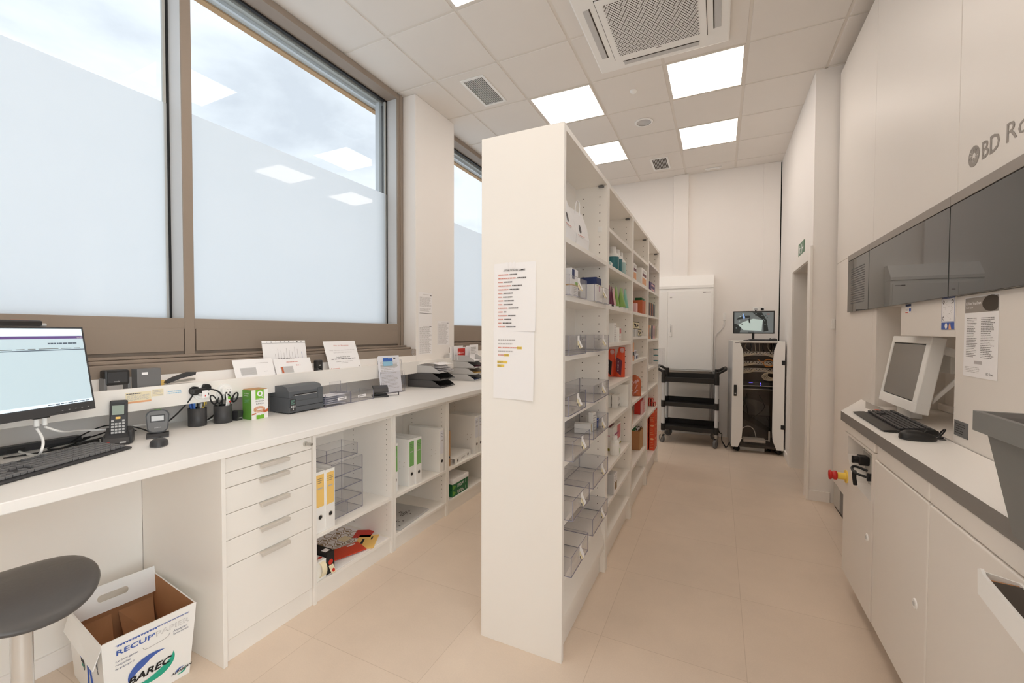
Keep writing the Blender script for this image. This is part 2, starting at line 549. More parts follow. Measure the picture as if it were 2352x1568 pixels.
for (y0, y1) in ((-2.04, -0.88), (-0.82, 0.44)):
    b = W(t.location); b.box(2.046, 2.054, y0, y1, 0.26, 3.24, 'window_glass'); b.obj('pane', t)
# right wall with its doorway
b = B()
b.box(0.695, 0.83, 4.28, 4.366, 0, ZC, 'paint')
b.box(0.695, 0.83, 5.215, YB, 0, ZC, 'paint')
b.box(0.695, 0.83, 4.366, 5.215, 2.02, ZC, 'paint')
b.box(0.83, 0.95, 4.28, 4.3, 0, ZC, 'paint')
b.box(2.0, 2.2, 0.5, YB, 0, ZC, 'paint'); b.box(2.0, 2.2, -2.3, -2.1, 0, ZC, 'paint'); b.box(2.0, 2.2, -2.1, 0.5, 0, 0.2, 'paint'); b.box(2.0, 2.2, -2.1, 0.5, 3.3, ZC, 'paint')
b.box(0.83, 2.0, 4.30, 4.33, 0, ZC, 'paint')
st(b.obj('wall_right'))
b = B()
b.box(0.681, 0.695, 5.365, YB, 0, 0.075, 'paint', 0.002)
st(b.obj('baseboard_right'))
b = B(); b.box(0.695, 0.842, 4.266, 4.28, 0, 0.085, 'paint', 0.002); st(b.obj('baseboard_pier'))

# doorway
t = T('door_1', 'open doorway with white casing in the right wall', 'door', (0.76, 4.79, 0)); t['kind'] = 'structure'
b = W(t.location)
def casing(x0, x1):
    b.box(x0, x1, 4.262, 4.372, 0, 2.12, 'laminate', 0.003)
    b.box(x0, x1, 5.21, 5.365, 0, 2.12, 'laminate', 0.003)
    b.box(x0, x1, 4.372, 5.21, 2.012, 2.12, 'laminate', 0.003)
casing(0.676, 0.695)
b.box(0.69, 0.83, 4.362, 4.374, 0, 2.015, 'laminate')
b.box(0.69, 0.83, 5.207, 5.219, 0, 2.015, 'laminate')
b.box(0.69, 0.83, 4.37, 5.21, 2.008, 2.02, 'laminate')
b.obj('door_frame', t)
b = W(t.location)
b.box(0.833, 0.872, 5.165, 5.44, 0.008, 2.0, 'wood_pale', 0.002)
leaf = b.obj('door_leaf', t)
b = W(t.location)
b.box(0.842, 0.863, 5.1635, 5.1655, 0.98, 1.13, 'steel')
b.box(0.846, 0.859, 5.1625, 5.1638, 1.065, 1.105, 'dark_void')
b.box(0.846, 0.859, 5.1625, 5.1638, 1.0, 1.03, 'dark_void')
b.obj('strike_plate', leaf, 'steel lock plate in the door edge')
b = B(); b.box(1.9, 2.0, 4.34, 5.6, 0, 2.2, 'dark_void'); b.box(0.84, 2.0, 5.45, 5.5, 0, 2.3, 'dark_void'); b.box(0.84, 2.0, 4.335, 4.36, 0, 2.3, 'dark_void'); b.box(0.84, 2.0, 4.34, 5.5, 2.25, 2.3, 'dark_void')  # walls coloured near black to stand for the missing light inside
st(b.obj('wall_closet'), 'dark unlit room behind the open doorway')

# ---------------------------------------------------------------- windows
def window(name, label, y0, y1, mull, z_ap=1.18):
    """bronze framed window: bottom panels, mullions, panes, frosted film below"""
    t = T(name, label, 'window', (-2.70, (y0 + y1) / 2, 1.2)); t['kind'] = 'structure'
    zb, zt = 1.468, 3.50
    b = W(t.location)
    xi, xo = -2.635, -2.79
    b.box(xo, xi, y0, y1, 1.41, zb, 'bronze', 0.002)
    b.box(xo, xi, y0, y1, zt, ZC - 0.004, 'bronze', 0.002)
    fl = 0.075 if y1 < 3.2 else 0.1
    b.box(xo, xi + 0.0012, y1 - fl, y1, 1.19, ZC - 0.003, 'bronze', 0.002)
    b.box(xi - 0.001, xi + 0.010, y1 - 0.045, y1 - 0.02, 1.25, ZC - 0.004, 'bronze', 0.001)
    b.box(xo, xi, y0, y0 + 0.1, 1.19, ZC - 0.004, 'bronze', 0.002)
    b.obj('frame', t)
    edges = [y0 + 0.1] + [q for m in mull for q in m] + [y1 - fl]
    for m0, m1 in mull:
        b = W(t.location)
        b.box(xo, xi + 0.0015, m0, m1, 1.25, zt + 0.01, 'bronze', 0.002)
        b.box(xo + 0.004, xi - 0.006, m0 - 0.0015, m0, zb, zt, 'alu')
        b.box(xo + 0.004, xi - 0.006, m1, m1 + 0.0015, zb, zt, 'alu')
        b.obj('mullion', t)
    b = W(t.location)
    b.box(xo + 0.004, xi - 0.012, y1 - fl - 0.0015, y1 - fl, zb, zt, 'alu')
    b.obj('reveal_lining', t)
    for k in range(0, len(edges), 2):
        a, c = edges[k], edges[k + 1]
        b = W(t.location); b.box(-2.645, -2.63, a + 0.006, c - 0.006, 1.288, 1.413, 'bronze', 0.0015); b.obj('infill_panel', t)
        b = W(t.location)
        for gy in (a, c - 0.012):
            b.box(-2.772, -2.752, gy, gy + 0.012, zb, zt, 'black_rubber')
        b.box(-2.772, -2.752, a, c, zt - 0.014, zt, 'black_rubber')
        b.box(-2.775, -2.757, c - 0.026, c - 0.014, zb, zt, 'alu_dull')
        b.obj('gasket', t)
        b = W(t.location); b.box(-2.768, -2.760, a + 0.004, c - 0.004, zb - 0.004, zt, 'window_glass'); pn = b.obj('pane', t)
        b = W(t.location); b.box(-2.7575, -2.7565, a + 0.012, c - 0.012, zb - 0.002, 2.652, 'frosted_film'); b.obj('privacy_film', pn, 'white frosted film on the lower glass')
    b = W(t.location)
    b.box(-2.645, -2.60, y0, y1, 1.258, 1.272, 'bronze', 0.002)
    b.box(-2.625, -2.545, y0, y1, 1.2405, 1.256, 'bronze', 0.003)
    b.box(-2.64, -2.55, y0, y1, 1.19, 1.242, 'bronze'); b.box(-2.75, -2.648, y0, y1, 1.19, 1.44, 'bronze')
    b.box(-2.56, -2.494, y0, y1 + 0.005, z_ap, 1.238, 'bronze', 0.003)
    b.obj('sill', t)
    # outer head and jamb lining seen through the clear glass
    b = W(t.location)
    b.box(-2.98, -2.80, y0 - 0.1, y1 + 0.2, 3.478, 3.75, 'alu_dull')
    b.box(-2.86, -2.84, y0, y1, 3.455, 3.48, 'alu')
    b.box(-2.98, -2.93, y0 - 0.1, y1 + 0.2, 3.466, 3.48, 'kraft')
    b.obj('outer_head', t)
    b = W(t.location)
    b.box(-2.98, -2.80, y1 + 0.02, y1 + 0.09, 1.4, 3.6, 'stone')
    b.box(-2.86, -2.81, y1 - 0.07, y1 + 0.01, 1.4, 3.48, 'mid_grey')
    b.box(-2.845, -2.80, y1 - 0.13, y1 - 0.10, 1.4, 3.48, 'alu')
    b.obj('outer_jamb', t)
    return t

win = window('window_1', 'large bronze framed window above the long white counter', -1.55, 3.125, [(-0.42, -0.37), (1.321, 1.371)])
window('window_2', 'narrow visible bronze framed window behind the white pillar', 3.66, 6.0, [(4.92, 4.97)])
b = B(); b.box(-2.95, -2.64, 6.0, YB, 1.19, ZC, 'paint'); st(b.obj('wall_left_end'))
# round badge at the end of the window sill
b = B(frame((-2.493, 3.093, 1.209), (0, 1, 0), (0, 0, 1)))
b.disc(0, 0, 0.026, 'light_grey', 0.0006, 28); b.disc(0, 0, 0.0225, 'bronze', 0.0010, 28); b.ring(0, 0, 0.014, 0.0165, 'light_grey', 0.0013, 24)
b.rect(-0.0015, 0.0015, -0.013, 0.013, 'light_grey', 0.0014); b.rect(-0.012, 0.012, -0.0015, 0.0015, 'light_grey', 0.0014); b.disc(-0.009, -0.001, 0.003, 'dark_plastic', 0.0017)
b.cyl((0, 0, -0.001), (0, 0, 0.0005), 0.027, 'mid_grey', 28)
tag(b.obj('round_badge'), 'small round pale badge on the bronze sill end by the pillar', 'sticker')

# white service ledge in front of the window wall
b = B()
b.box(-2.62, -2.388, -2.2, 4.3, 1.034, 1.128, 'laminate')
b.box(-2.39, -2.3748, -2.2, 4.3, 1.034, 1.139, 'laminate', 0.0015)
st(b.obj('trim_5'), 'white service ledge with a raised lip along the window wall')
# wall under the desk and its baseboard
b = B(); b.box(-2.62, -2.455, -2.2, 1.04, 0, 0.87, 'laminate'); st(b.obj('wall_knee'), 'white panel under the desk part of the counter')
b = B(); b.box(-2.455, -2.443, -2.2, 1.03, 0, 0.075, 'paint', 0.002); st(b.obj('baseboard_left'))

# ---------------------------------------------------------------- ceiling fittings
def ceiling_light(r, c, label):
    x0 = -0.425 + 0.595 * c; y0 = 2.446 + 0.603 * r
    t = T('ceiling_light', label, 'light', (x0 + 0.2975, y0 + 0.3015, ZC - 0.002), group='square ceiling light panels')
    b = W(t.location)
    for (a, d, e, f) in ((x0 + 0.012, x0 + 0.024, y0 + 0.012, y0 + 0.591), (x0 + 0.571, x0 + 0.583, y0 + 0.012, y0 + 0.591), (x0 + 0.024, x0 + 0.571, y0 + 0.012, y0 + 0.024), (x0 + 0.024, x0 + 0.571, y0 + 0.579, y0 + 0.591)):
        b.box(a, d, e, f, ZC - 0.002, ZC + 0.008, 't_bar', 0.001)
    b.obj('frame', t)
    b = W(t.location); b.box(x0 + 0.022, x0 + 0.573, y0 + 0.022, y0 + 0.581, ZC + 0.0, ZC + 0.006, 'led_panel' if r > -3 else 'led_panel_fill'); b.obj('diffuser', t)
LL = ['square light panel beside the air conditioner, nearest the white machine wall', 'square light panel nearest the back wall, right of the shelving',
      'square light panel above the near top corner of the shelving', 'square light panel above the far end of the shelving',
      'square light panel cut off by the top edge of the photo', 'added square fill light panel behind the camera near the window', 'added square fill light panel behind the camera near the machine']
for (r, c), l in zip(LIGHTS, LL): ceiling_light(r, c, l)

t = T('air_conditioner', 'white square ceiling air conditioner cassette with perforated grille', 'air conditioner', (-0.425, 3.06, ZC))
cx, cy = -0.425, 3.06
b = W(t.location)
b.box(cx - 0.47, cx + 0.47, cy - 0.47, cy + 0.47, ZC - 0.028, ZC - 0.0005, 'white_plastic', 0.02, seg=3)
b.obj('panel', t)
b = W(t.location)
b.box(cx - 0.325, cx + 0.325, cy - 0.325, cy + 0.325, ZC - 0.036, ZC - 0.027, 'white_plastic', 0.003)
b.box(cx - 0.329, cx + 0.329, cy - 0.329, cy + 0.329, ZC - 0.0295, ZC - 0.0275, 'hole')
b.M = b.M @ frame((cx, cy, ZC - 0.0365), (1, 0, 0), (0, -1, 0))
p = 0.0172
for i in range(33):
    for j in range(38):
        u = -0.277 + i * p + (p / 2 if j % 2 else 0); v = -0.277 + j * p * 0.86
        if u < 0.281 and v < 0.281:
            b.poly([(u - 0.0058, v - 0.0025), (u, v - 0.0042), (u + 0.0058, v - 0.0025), (u + 0.0058, v + 0.0025), (u, v + 0.0042), (u - 0.0058, v + 0.0025)], 'hole', 0.0004)
b.rect(-0.02, 0.02, -0.302, -0.296, 'hole', 0.0006)
b.obj('intake_grille', t)
for k in range(4):
    b = B(Matrix.Rotation(k * PI / 2, 4, 'Z'))
    b.box(-0.27, 0.27, 0.375, 0.415, -0.032, -0.026, 'light_grey', 0.002)
    b.box(-0.275, 0.275, 0.366, 0.374, -0.0295, -0.026, 'hole')
    b.obj('air_flap', t)

def vent(x0, x1, y0, y1, ang, label, n):
    cx, cy = (x0 + x1) / 2, (y0 + y1) / 2
    t = T('ceiling_vent', label, 'vent', (cx, cy, ZC), group='slatted ceiling vents')
    wx, wy = (x1 - x0) / 2, (y1 - y0) / 2
    b = B()
    for q in ((-wx, -wx + 0.025, -wy, wy), (wx - 0.025, wx, -wy, wy), (-wx + 0.025, wx - 0.025, -wy, -wy + 0.025), (-wx + 0.025, wx - 0.025, wy - 0.025, wy)):
        b.box(q[0], q[1], q[2], q[3], -0.008, -0.0005, 'white_plastic', 0.002)
    b.obj('frame', t)
    b = B(); b.box(-wx + 0.02, wx - 0.02, -wy + 0.02, wy - 0.02, -0.0018, -0.0008, 'hole'); b.obj('backing', t)
    b = B()
    for i in range(n):
        xx = -wx + 0.03 + (2 * wx - 0.06) * (i + 0.5) / n
        b.box(xx - 0.0035, xx + 0.0035, -wy + 0.024, wy - 0.024, -0.0075, -0.0018, 'light_grey')
    b.obj('slats', t)
vent(-2.03, -1.80, 3.14, 3.59, 0, 'long slatted vent in the ceiling near the window pillar', 12)
vent(-0.80, -0.585, 5.565, 5.965, 0, 'slatted vent in the ceiling near the back wall', 9)
b = B(); b.lathe([(0.085, 0), (0.092, -0.003), (0.088, -0.008), (0.07, -0.009), (0.069, -0.006), (0.001, -0.006)], (-0.715, 4.557, ZC), 'white_plastic', 32, ms=['white_plastic'] * 3 + ['hole', 'light_grey'])
tag(b.obj('ceiling_speaker'), 'round white speaker set in the ceiling between the light panels', 'speaker')
b = B(); b.lathe([(0.03, 0), (0.03, -0.01), (0.02, -0.02), (0.012, -0.026), (0.001, -0.027)], (-0.709, 3.931, ZC), 'white_plastic', 20)
tag(b.obj('smoke_detector'), 'tiny white ceiling sensor in front of the round speaker', 'smoke detector')
t = T('ceiling_sensor', 'faint white twin spot fitting on the ceiling at the back wall', 'sensor', (-0.09, 6.2, ZC))
b = B(); b.box(-0.1, 0.1, -0.018, 0.018, -0.012, -0.0005, 'white_plastic', 0.004); b.obj('bar', t)
for dx in (-0.06, 0.06):
    b = B(); b.lathe([(0.022, -0.0125), (0.022, -0.02), (0.005, -0.024)], (dx, 0, 0), 'white_plastic', 16); b.obj('spot', t)
# ================================================================ LONG COUNTER ON THE LEFT
CT = 0.912
b = B()
b.box(-2.60, -1.815, -2.0, 4.0, CT - 0.036, CT, 'worktop', 0.003)
tag(b.obj('worktop'), 'long white laminate worktop running under the windows', 'worktop')
b = B(); b.box(-2.4545, -1.825, 1.0405, 1.0575, 0, CT - 0.0365, 'laminate', 0.0015)
tag(b.obj('side_panel'), 'white upright panel carrying the worktop beside the recycling carton', 'panel')

# drawer unit
t = T('drawer_unit', 'white drawer unit with five stacked drawers under the worktop', 'drawer unit', (-2.1, 1.27, 0))
b = W(t.location)
b.box(-2.26, -1.862, 1.058, 1.487, 0.09, CT - 0.037, 'laminate')
b.box(-2.24, -1.852, 1.058, 1.487, 0.0, 0.088, 'laminate')
b.box(-1.865, -1.842, 1.058, 1.487, 0.874, 0.8755, 'laminate')
b.obj('carcass', t)
zs = [0.868, 0.806, 0.742, 0.631, 0.519, 0.408, 0.094]
def handle(y0, y1, z, parent):
    b = W(t.location)
    b.box(-1.842, -1.818, y0, y1, z - 0.003, z - 0.0005, 'nickel', 0.0008)
    b.box(-1.8225, -1.8175, y0, y1, z - 0.016, z - 0.001, 'nickel', 0.002)
    b.obj('handle', parent)
b = W(t.location); b.box(-1.862, -1.842, 1.062, 1.483, zs[1] + 0.0015, zs[0] - 0.001, 'laminate', 0.0012); fr = b.obj('top_rail', t)
b = W(t.location)
b.cyl((-1.8425, 1.447, 0.84), (-1.836, 1.447, 0.84), 0.0125, 'nickel', 20)
b.cyl((-1.836, 1.447, 0.84), (-1.832, 1.447, 0.84), 0.008, 'steel', 16)
b.box(-1.832, -1.812, 1.4455, 1.4485, 0.832, 0.848, 'nickel')
b.box(-1.826, -1.800, 1.444, 1.46, 0.834, 0.846, 'steel', 0.002)
b.obj('lock', fr, 'small metal lock with its key')
for k in range(1, 6):
    b = W(t.location); b.box(-1.862, -1.842, 1.062, 1.483, zs[k + 1] + 0.0015, zs[k] - 0.0015, 'laminate', 0.0012)
    d = b.obj('drawer', t)
    handle(1.207, 1.347, zs[k] - 0.0015 if k else 0, d)

# open cabinets
CX0, CX1 = -2.26, -1.838
def cabinet(y0, y1, zsh, label):
    t = T('open_cabinet', label, 'cabinet', ((CX0 + CX1) / 2, (y0 + y1) / 2, 0), group='open cabinets under the worktop')
    th = 0.019
    for yy in (y0, y1 - th):
        b = W(t.location); b.box(CX0, CX1, yy, yy + th, 0.0, CT - 0.037, 'laminate', 0.001)
        p = b.obj('side', t)
        b = W(t.location)
        inner = yy + th + 0.0004 if yy == y0 else yy - 0.0004
        for px_ in (CX1 - 0.04, CX0 + 0.1):
            z = 0.14
            while z < 0.85:
                if abs(z - zsh) > 0.03:
                    pts = [(px_ + 0.0028 * math.cos(a * PI / 4), inner, z + 0.0028 * math.sin(a * PI / 4)) for a in range(8)]
                    b.add(pts, [tuple(range(8))], 'hole')
                z += 0.032
        b.obj('peg_holes', p, 'rows of dark shelf peg holes')
    b = W(t.location); b.box(CX0, CX0 + 0.008, y0 + th, y1 - th, 0.085, CT - 0.037, 'laminate'); b.obj('back', t)
    b = W(t.location); b.box(CX0 + 0.008, CX1 - 0.003, y0 + th, y1 - th, 0.085, 0.104, 'laminate', 0.001); b.obj('bottom', t)
    b = W(t.location); b.box(CX0 + 0.008, CX1 - 0.002, y0 + th + 0.001, y1 - th - 0.001, zsh - 0.018, zsh, 'laminate', 0.001); b.obj('shelf', t)
    b = W(t.location); b.box(CX1 - 0.02, CX1 - 0.004, y0 + th, y1 - th, CT - 0.056, CT - 0.037, 'laminate'); b.obj('top_rail', t)
    b = W(t.location); b.box(CX1 - 0.03, CX1 - 0.012, y0 + th, y1 - th, 0.0, 0.0845, 'laminate'); b.obj('plinth', t)
    return t
cabinet(1.489, 2.082, 0.353, 'white open cabinet beside the drawers, holding yellow labelled binders')
cabinet(2.084, 2.678, 0.353, 'white open cabinet between its neighbours, holding green labelled binders')
cabinet(2.680, 3.274, 0.353, 'white open cabinet with green paper reams on its floor')
cabinet(3.276, 3.87, 0.353, 'white open cabinet at the far end, hidden behind the shelving')

# ================================================================ TALL SHELVING, FOUR UNITS
SXB, SXF, SXL = -0.765, -0.578, -0.968
SHELF = {0: [1.80, 1.555, 1.298, 1.04, 0.85, 0.597, 0.355],
         1: [2.01, 1.798, 1.556, 1.333, 1.075, 0.86, 0.581, 0.376, 0.172],
         2: [2.017, 1.80, 1.556, 1.365, 1.177, 0.86, 0.68, 0.362, 0.172],
         3: [2.054, 1.798, 1.556, 1.334, 1.06, 0.86, 0.618, 0.172]}
SLAB = ['white double sided shelving unit nearest the camera, with a list taped to its end',
        'white double sided shelving unit next to the near one, with blue bottles and red pouches',
        'white double sided shelving unit before the last, with an open brown carton low down',
        'white double sided shelving unit at the far end, with stacked red boxes']
UW = 0.7838
def UY(k): return 1.68 + UW * k
for k in range(4):
    y0 = UY(k); y1 = UY(k + 1) - 0.001
    t = T('shelving_unit', SLAB[k], 'shelving', ((SXL + SXF) / 2, (y0 + y1) / 2, 0), group='tall white shelving units in a row')
    th = 0.025
    for yy in (y0, y1 - th):
        b = W(t.location); b.box(SXL, SXF, yy, yy + th, 0, 2.262, 'laminate', 0.0012)
        p = b.obj('side_panel', t)
        b = W(t.location)
        inner = yy + th + 0.0005 if yy == y0 else yy - 0.0005
        for px_ in (SXF - 0.045, SXF - 0.142):
            z = 0.40
            while z < 2.22:
                if all(abs(z - s) > 0.032 for s in SHELF[k]):
                    b.add([(px_ + 0.0034 * math.cos(a * PI / 4), inner, z + 0.0034 * math.sin(a * PI / 4)) for a in range(8)], [tuple(range(8))], 'hole')
                z += 0.0455
        b.obj('peg_holes', p, 'rows of dark shelf peg holes')
    b = W(t.location); b.box(SXL, SXF - 0.002, y0 + th, y1 - th, 2.237, 2.262, 'laminate', 0.001); b.obj('top_board', t)
    b = W(t.location); b.box(SXB - 0.006, SXB, y0 + th, y1 - th, 0.08, 2.237, 'laminate'); b.obj('back_board', t)
    for z in SHELF[k]:
        for (xa, xb) in ((SXB, SXF - 0.003), (SXL + 0.003, SXB - 0.006)):
            b = W(t.location); b.box(xa, xb, y0 + th + 0.001, y1 - th - 0.001, z - 0.022, z, 'laminate', 0.001); b.obj('shelf', t)
    PZ = 0.176 if k == 0 else 0.149
    b = W(t.location)
    b.prism([(SXF - 0.03, 0.0), (SXF - 0.03, 0.135), (SXF - 0.004, 0.142), (SXF - 0.004, PZ), (SXF - 0.05, PZ), (SXF - 0.05, 0.0)], 'y', y0 + th + 0.001, y1 - th - 0.001, 'laminate')
    if k == 0:
        b.prism([(SXF - 0.004, 0.176), (SXF - 0.03, 0.287), (SXF - 0.042, 0.287), (SXF - 0.03, 0.176)], 'y', y0 + th + 0.001, y1 - th - 0.001, 'laminate')
    b.obj('plinth', t)
    if k == 0:
        b = W(t.location); b.box(SXB, SXF - 0.045, y0 + th + 0.001, y1 - th - 0.001, 0.15, 0.176, 'laminate'); b.obj('shelf', t)
    for pz in (2.233,):
        b = W(t.location); b.box(SXF - 0.05, SXF - 0.02, y1 - th - 0.02, y1 - th - 0.0005, pz - 0.009, pz, 'mid_grey', 0.002); b.obj('bracket', t, 'small grey corner bracket')

# paper list on the end panel
M = frame((-0.968 + 0.058, 1.679, 1.095), (1, 0, 0), (0, 0, 1))
t = T('printed_list', 'long printed name list taped to the end of the near shelving', 'notice', (-0.968 + 0.058, 1.679, 1.095))
EX = W(t.location)
def endsheet(name, x0, x1, z0, z1, curl):
    b = W(t.location)
    n = 10
    def fn(u, v):
        return (x0 + (x1 - x0) * u, 1.6785 - curl * (u ** 3) * (1 - v) ** 2 - 0.0006, z0 + (z1 - z0) * v)
    b.grid(fn, n, n, 'paper')
    return b
X0 = -0.905
b = endsheet('lower_sheet', X0, X0 + 0.198, 1.104, 1.42, 0.012)
b.M = b.M @ frame((X0, 1.6775, 1.104), (1, 0, 0), (0, 0, 1))
for i, (wd, hi) in enumerate([(0.085, 0), (0.07, 0), (0.092, 2), (0.075, 0), (0.03, 2)]):
    zz = 0.255 - i * 0.0165
    b.lines(0.024, 0.024 + wd, zz, zz + 0.008, 1, 'ink_red' if i in (2, 4) else 'ink_light', 0.0008, 0.6, 0, i)
    if hi:
        b.rect(0.024 + wd, 0.024 + wd + 0.024, zz - 0.002, zz + 0.009, 'yellow', 0.0006); b.text('TOUS', 0.026 + wd, zz + 0.0005, 0.0085, 'ink', 0.0012, width=0.019)
for i, (s_, wd) in enumerate([('ROBOT:', 0.05), ('SANIC:', 0.035)]):
    zz = 0.158 - i * 0.0165
    b.rect(0.02, 0.02 + wd, zz - 0.002, zz + 0.0095, 'yellow', 0.0006); b.text(s_, 0.022, zz, 0.0085, 'ink', 0.0012, width=wd * 0.55)
b.obj('lower_sheet', t)
b = endsheet('upper_sheet', X0 + 0.003, X0 + 0.204, 1.402, 1.700, 0.006)
b.M = b.M @ frame((X0 + 0.003, 1.6765, 1.402), (1, 0, 0), (0, 0, 1))
b.text('ATTRIBUTION DES GAMMES', 0.1, 0.262, 0.0105, 'ink_black', 0.0012, 'C', 0.105, off=0.01)
rows = [(0.05, 0.036), (0.085, 0.045), (0.022, 0.04), (0.062, 0.048), (0.05, 0.046), (0.02, 0.045), (0.018, 0.045), (0.024, 0.046), (0.02, 0.044), (0.045, 0.046), (0.022, 0.012), (0.042, 0.036), (0.024, 0.034), (0.016, 0.044), (0.034, 0.045)]
for i, (r_, k_) in enumerate(rows):
    zz = 0.244 - i * 0.0163
    b.lines(0.022, 0.022 + r_, zz, zz + 0.0075, 1, 'ink_red', 0.0009, 0.62, 0, i); b.lines(0.028 + r_, 0.028 + r_ + k_, zz, zz + 0.0075, 1, 'ink', 0.0009, 0.62, 0, i + 30)
b.obj('upper_sheet', t)
b = W(t.location)
for i in range(3): b.box(X0 + 0.06 + i * 0.018, X0 + 0.072 + i * 0.018, 1.6748, 1.6758, 1.676, 1.703, 'paper')
b.obj('tape', t)
# ================================================================ THINGS ON THE SHELVING
def shelf_box(name, label, cat, y0, y1, xf, depth, z, h, m, group=None, draw=None, mside=None):
    """a carton standing on a shelf: front face towards the aisle (+x)"""
    t = B()
    cy = (y0 + y1) / 2
    wd = y1 - y0
    t.box(-depth, 0, -wd / 2, wd / 2, 0.0006, h, m, 0.001, )
    if draw:
        t.M = frame((0.0006, -wd / 2, 0.0012), (0, 1, 0), (0, 0, 1)); draw(t, wd, h - 0.002)
    o = t.obj(name, None, loc=(xf, cy, z))
    return tag(o, label, cat, group)

# clear acrylic trays with folded paper tags
def acrylic_tray(w, d, h, name='acrylic_tray'):
    """local: front at x=0, depth towards -x, width along y, open top"""
    s = 0.003
    b = B()
    e = 'acrylic_edge'; a = 'acrylic'
    b.box(-d, 0, -w / 2, w / 2, 0.0005, s, a, mx=e, my=e)
    b.box(-s, 0, -w / 2, w / 2, s, h, a, my=e, mz=e)
    b.box(-d, -d + s, -w / 2, w / 2, s, h, a, my=e, mz=e)
    b.box(-d + s, -s, -w / 2, -w / 2 + s, s, h, a, mx=e, mz=e)
    b.box(-d + s, -s, w / 2 - s, w / 2, s, h, a, mx=e, mz=e)
    return b
def paper_tag(parent, y, h, rs):
    b = B()
    rd = random.Random(rs)
    b.box(0.0004, 0.0012, y - 0.013, y + 0.013, h * 0.32, h * 0.98, 'paper')
    b.prism([(0.001, h * 0.72), (0.014, h * 0.34), (0.012, h * 0.32), (0.001, h * 0.5)], 'y', y - 0.014, y + 0.014, 'cream')
    b.prism([(0.0015, h * 0.78), (0.017, h * 0.40), (0.0165, h * 0.385), (0.0015, h * 0.75)], 'y', y - 0.012, y + 0.013, 'paper')
    b.box(0.002, 0.006, y - 0.015, y - 0.0125, h * 0.36, h * 0.48, 'ink')
    return b.obj('paper_tag', parent, 'folded white and cream paper tag')
GRP = 'clear acrylic trays in the near shelving unit'
rowname = ['second shelf from the top', 'third shelf from the top', 'fourth shelf from the top', 'fifth shelf from the top', 'sixth shelf from the top', 'lowest shelf']
zrow = SHELF[0][1:]
for i, z in enumerate(zrow):
    for side, (y0, y1) in enumerate([(1.716, 1.975), (2.12, 2.437)]):
        ext = {(3, 0): 0.035, (5, 0): 0.03, (4, 0): 0.035}.get((i, side), 0.014)
        d = 0.172
        t = T('acrylic_tray', 'x', 'tray', (SXF + ext, (y0 + y1) / 2, z + 0.0004), group=GRP)
        what = {0: ('holding a strapped folded leaflet', 'filled with a blue capped carton')[side], 1: 'empty with a paper tag', 2: 'empty with a paper tag', 3: ('pulled out over the shelf edge', 'filled with small medicine cartons')[side], 4: 'empty with a paper tag', 5: 'empty with a paper tag'}[i]
        t['label'] = 'clear acrylic tray %s, %s, %s' % (what, rowname[i], ('near end', 'far end')[side])
        h = 0.086
        acrylic_tray(y1 - y0, d, h).obj('tray', t)
        paper_tag(t, (0.0, 0.02)[side], h, i * 2 + side)
# contents of the trays
t = T('folded_leaflet', 'white and blue leaflet strapped with a rubber band in the near tray', 'leaflet', (SXF - 0.03, 1.93, SHELF[0][1] + 0.0045))
b = B(); b.box(-0.04, 0.0, -0.05, 0.05, 0, 0.135, 'paper', 0.003); b.M = frame((0.0008, -0.05, 0), (0, 1, 0), (0, 0, 1)); b.rect(0.004, 0.04, 0.085, 0.13, 'navy', 0.0002); b.rect(0.05, 0.09, 0.06, 0.075, 'lime', 0.0002); b.lines(0.03, 0.09, 0.01, 0.06, 6, 'ink_light', 0.0003); b.obj('leaflet', t)
b = B(); b.box(-0.042, 0.002, -0.052, 0.052, 0.055, 0.061, 'tan', 0.001); b.obj('rubber_band', t)
t = T('medicine_carton', 'white carton with a dark blue top standing in the far tray, second shelf', 'carton', (SXF - 0.012, 2.325, SHELF[0][1] + 0.0045))
b = B(); b.box(-0.09, 0, -0.075, 0.055, 0, 0.098, 'white_plastic', 0.002); b.box(-0.0905, 0.0005, -0.0755, 0.03, 0.098, 0.135, 'navy', 0.003); b.box(0.0002, 0.001, -0.02, 0.0, 0.06, 0.09, 'magenta'); b.obj('carton_body', t)
b = B(); b.box(-0.08, 0.0015, -0.07, 0.055, 0.088, 0.094, 'cream', 0.001); b.obj('paper_strip', t)
# loose medicine cartons in the fourth row, far tray
mz = SHELF[0][4] + 0.0045
for i, (yy, hh, dd, ww, m, lab, rz) in enumerate([(2.255, 0.05, 0.09, 0.05, 'white_plastic', 'small white carton lying at the near end of the far tray', 0.2), (2.315, 0.10, 0.025, 0.045, 'white_plastic', 'upright white carton standing in the middle of the tray', -0.15), (2.365, 0.07, 0.06, 0.03, 'white_plastic', 'white carton with a red dot behind the tag', 0.25), (2.405, 0.05, 0.05, 0.028, 'print_blue', 'small blue carton at the far end of the tray', 0.1)]):
    b = B(); b.box(-dd, 0, -ww / 2, ww / 2, 0, hh, m, 0.0015)
    b.M = frame((0.0006, -ww / 2, 0), (0, 1, 0), (0, 0, 1)); b.lines(0.006, ww - 0.004, hh * 0.1, hh * 0.9, 6, 'ink_light', 0.0003, seed=i)
    if i == 0: b.rect(0, ww * 0.4, hh * 0.2, hh, 'label_yellow', 0.0005)
    if i == 2: b.disc(ww / 2, hh * 0.85, 0.004, 'red', 0.0006, 12)
    tag(b.obj('medicine_carton', None, loc=(SXF - 0.035, yy, mz), rz=rz), lab, 'carton', 'loose medicine cartons in the tray')
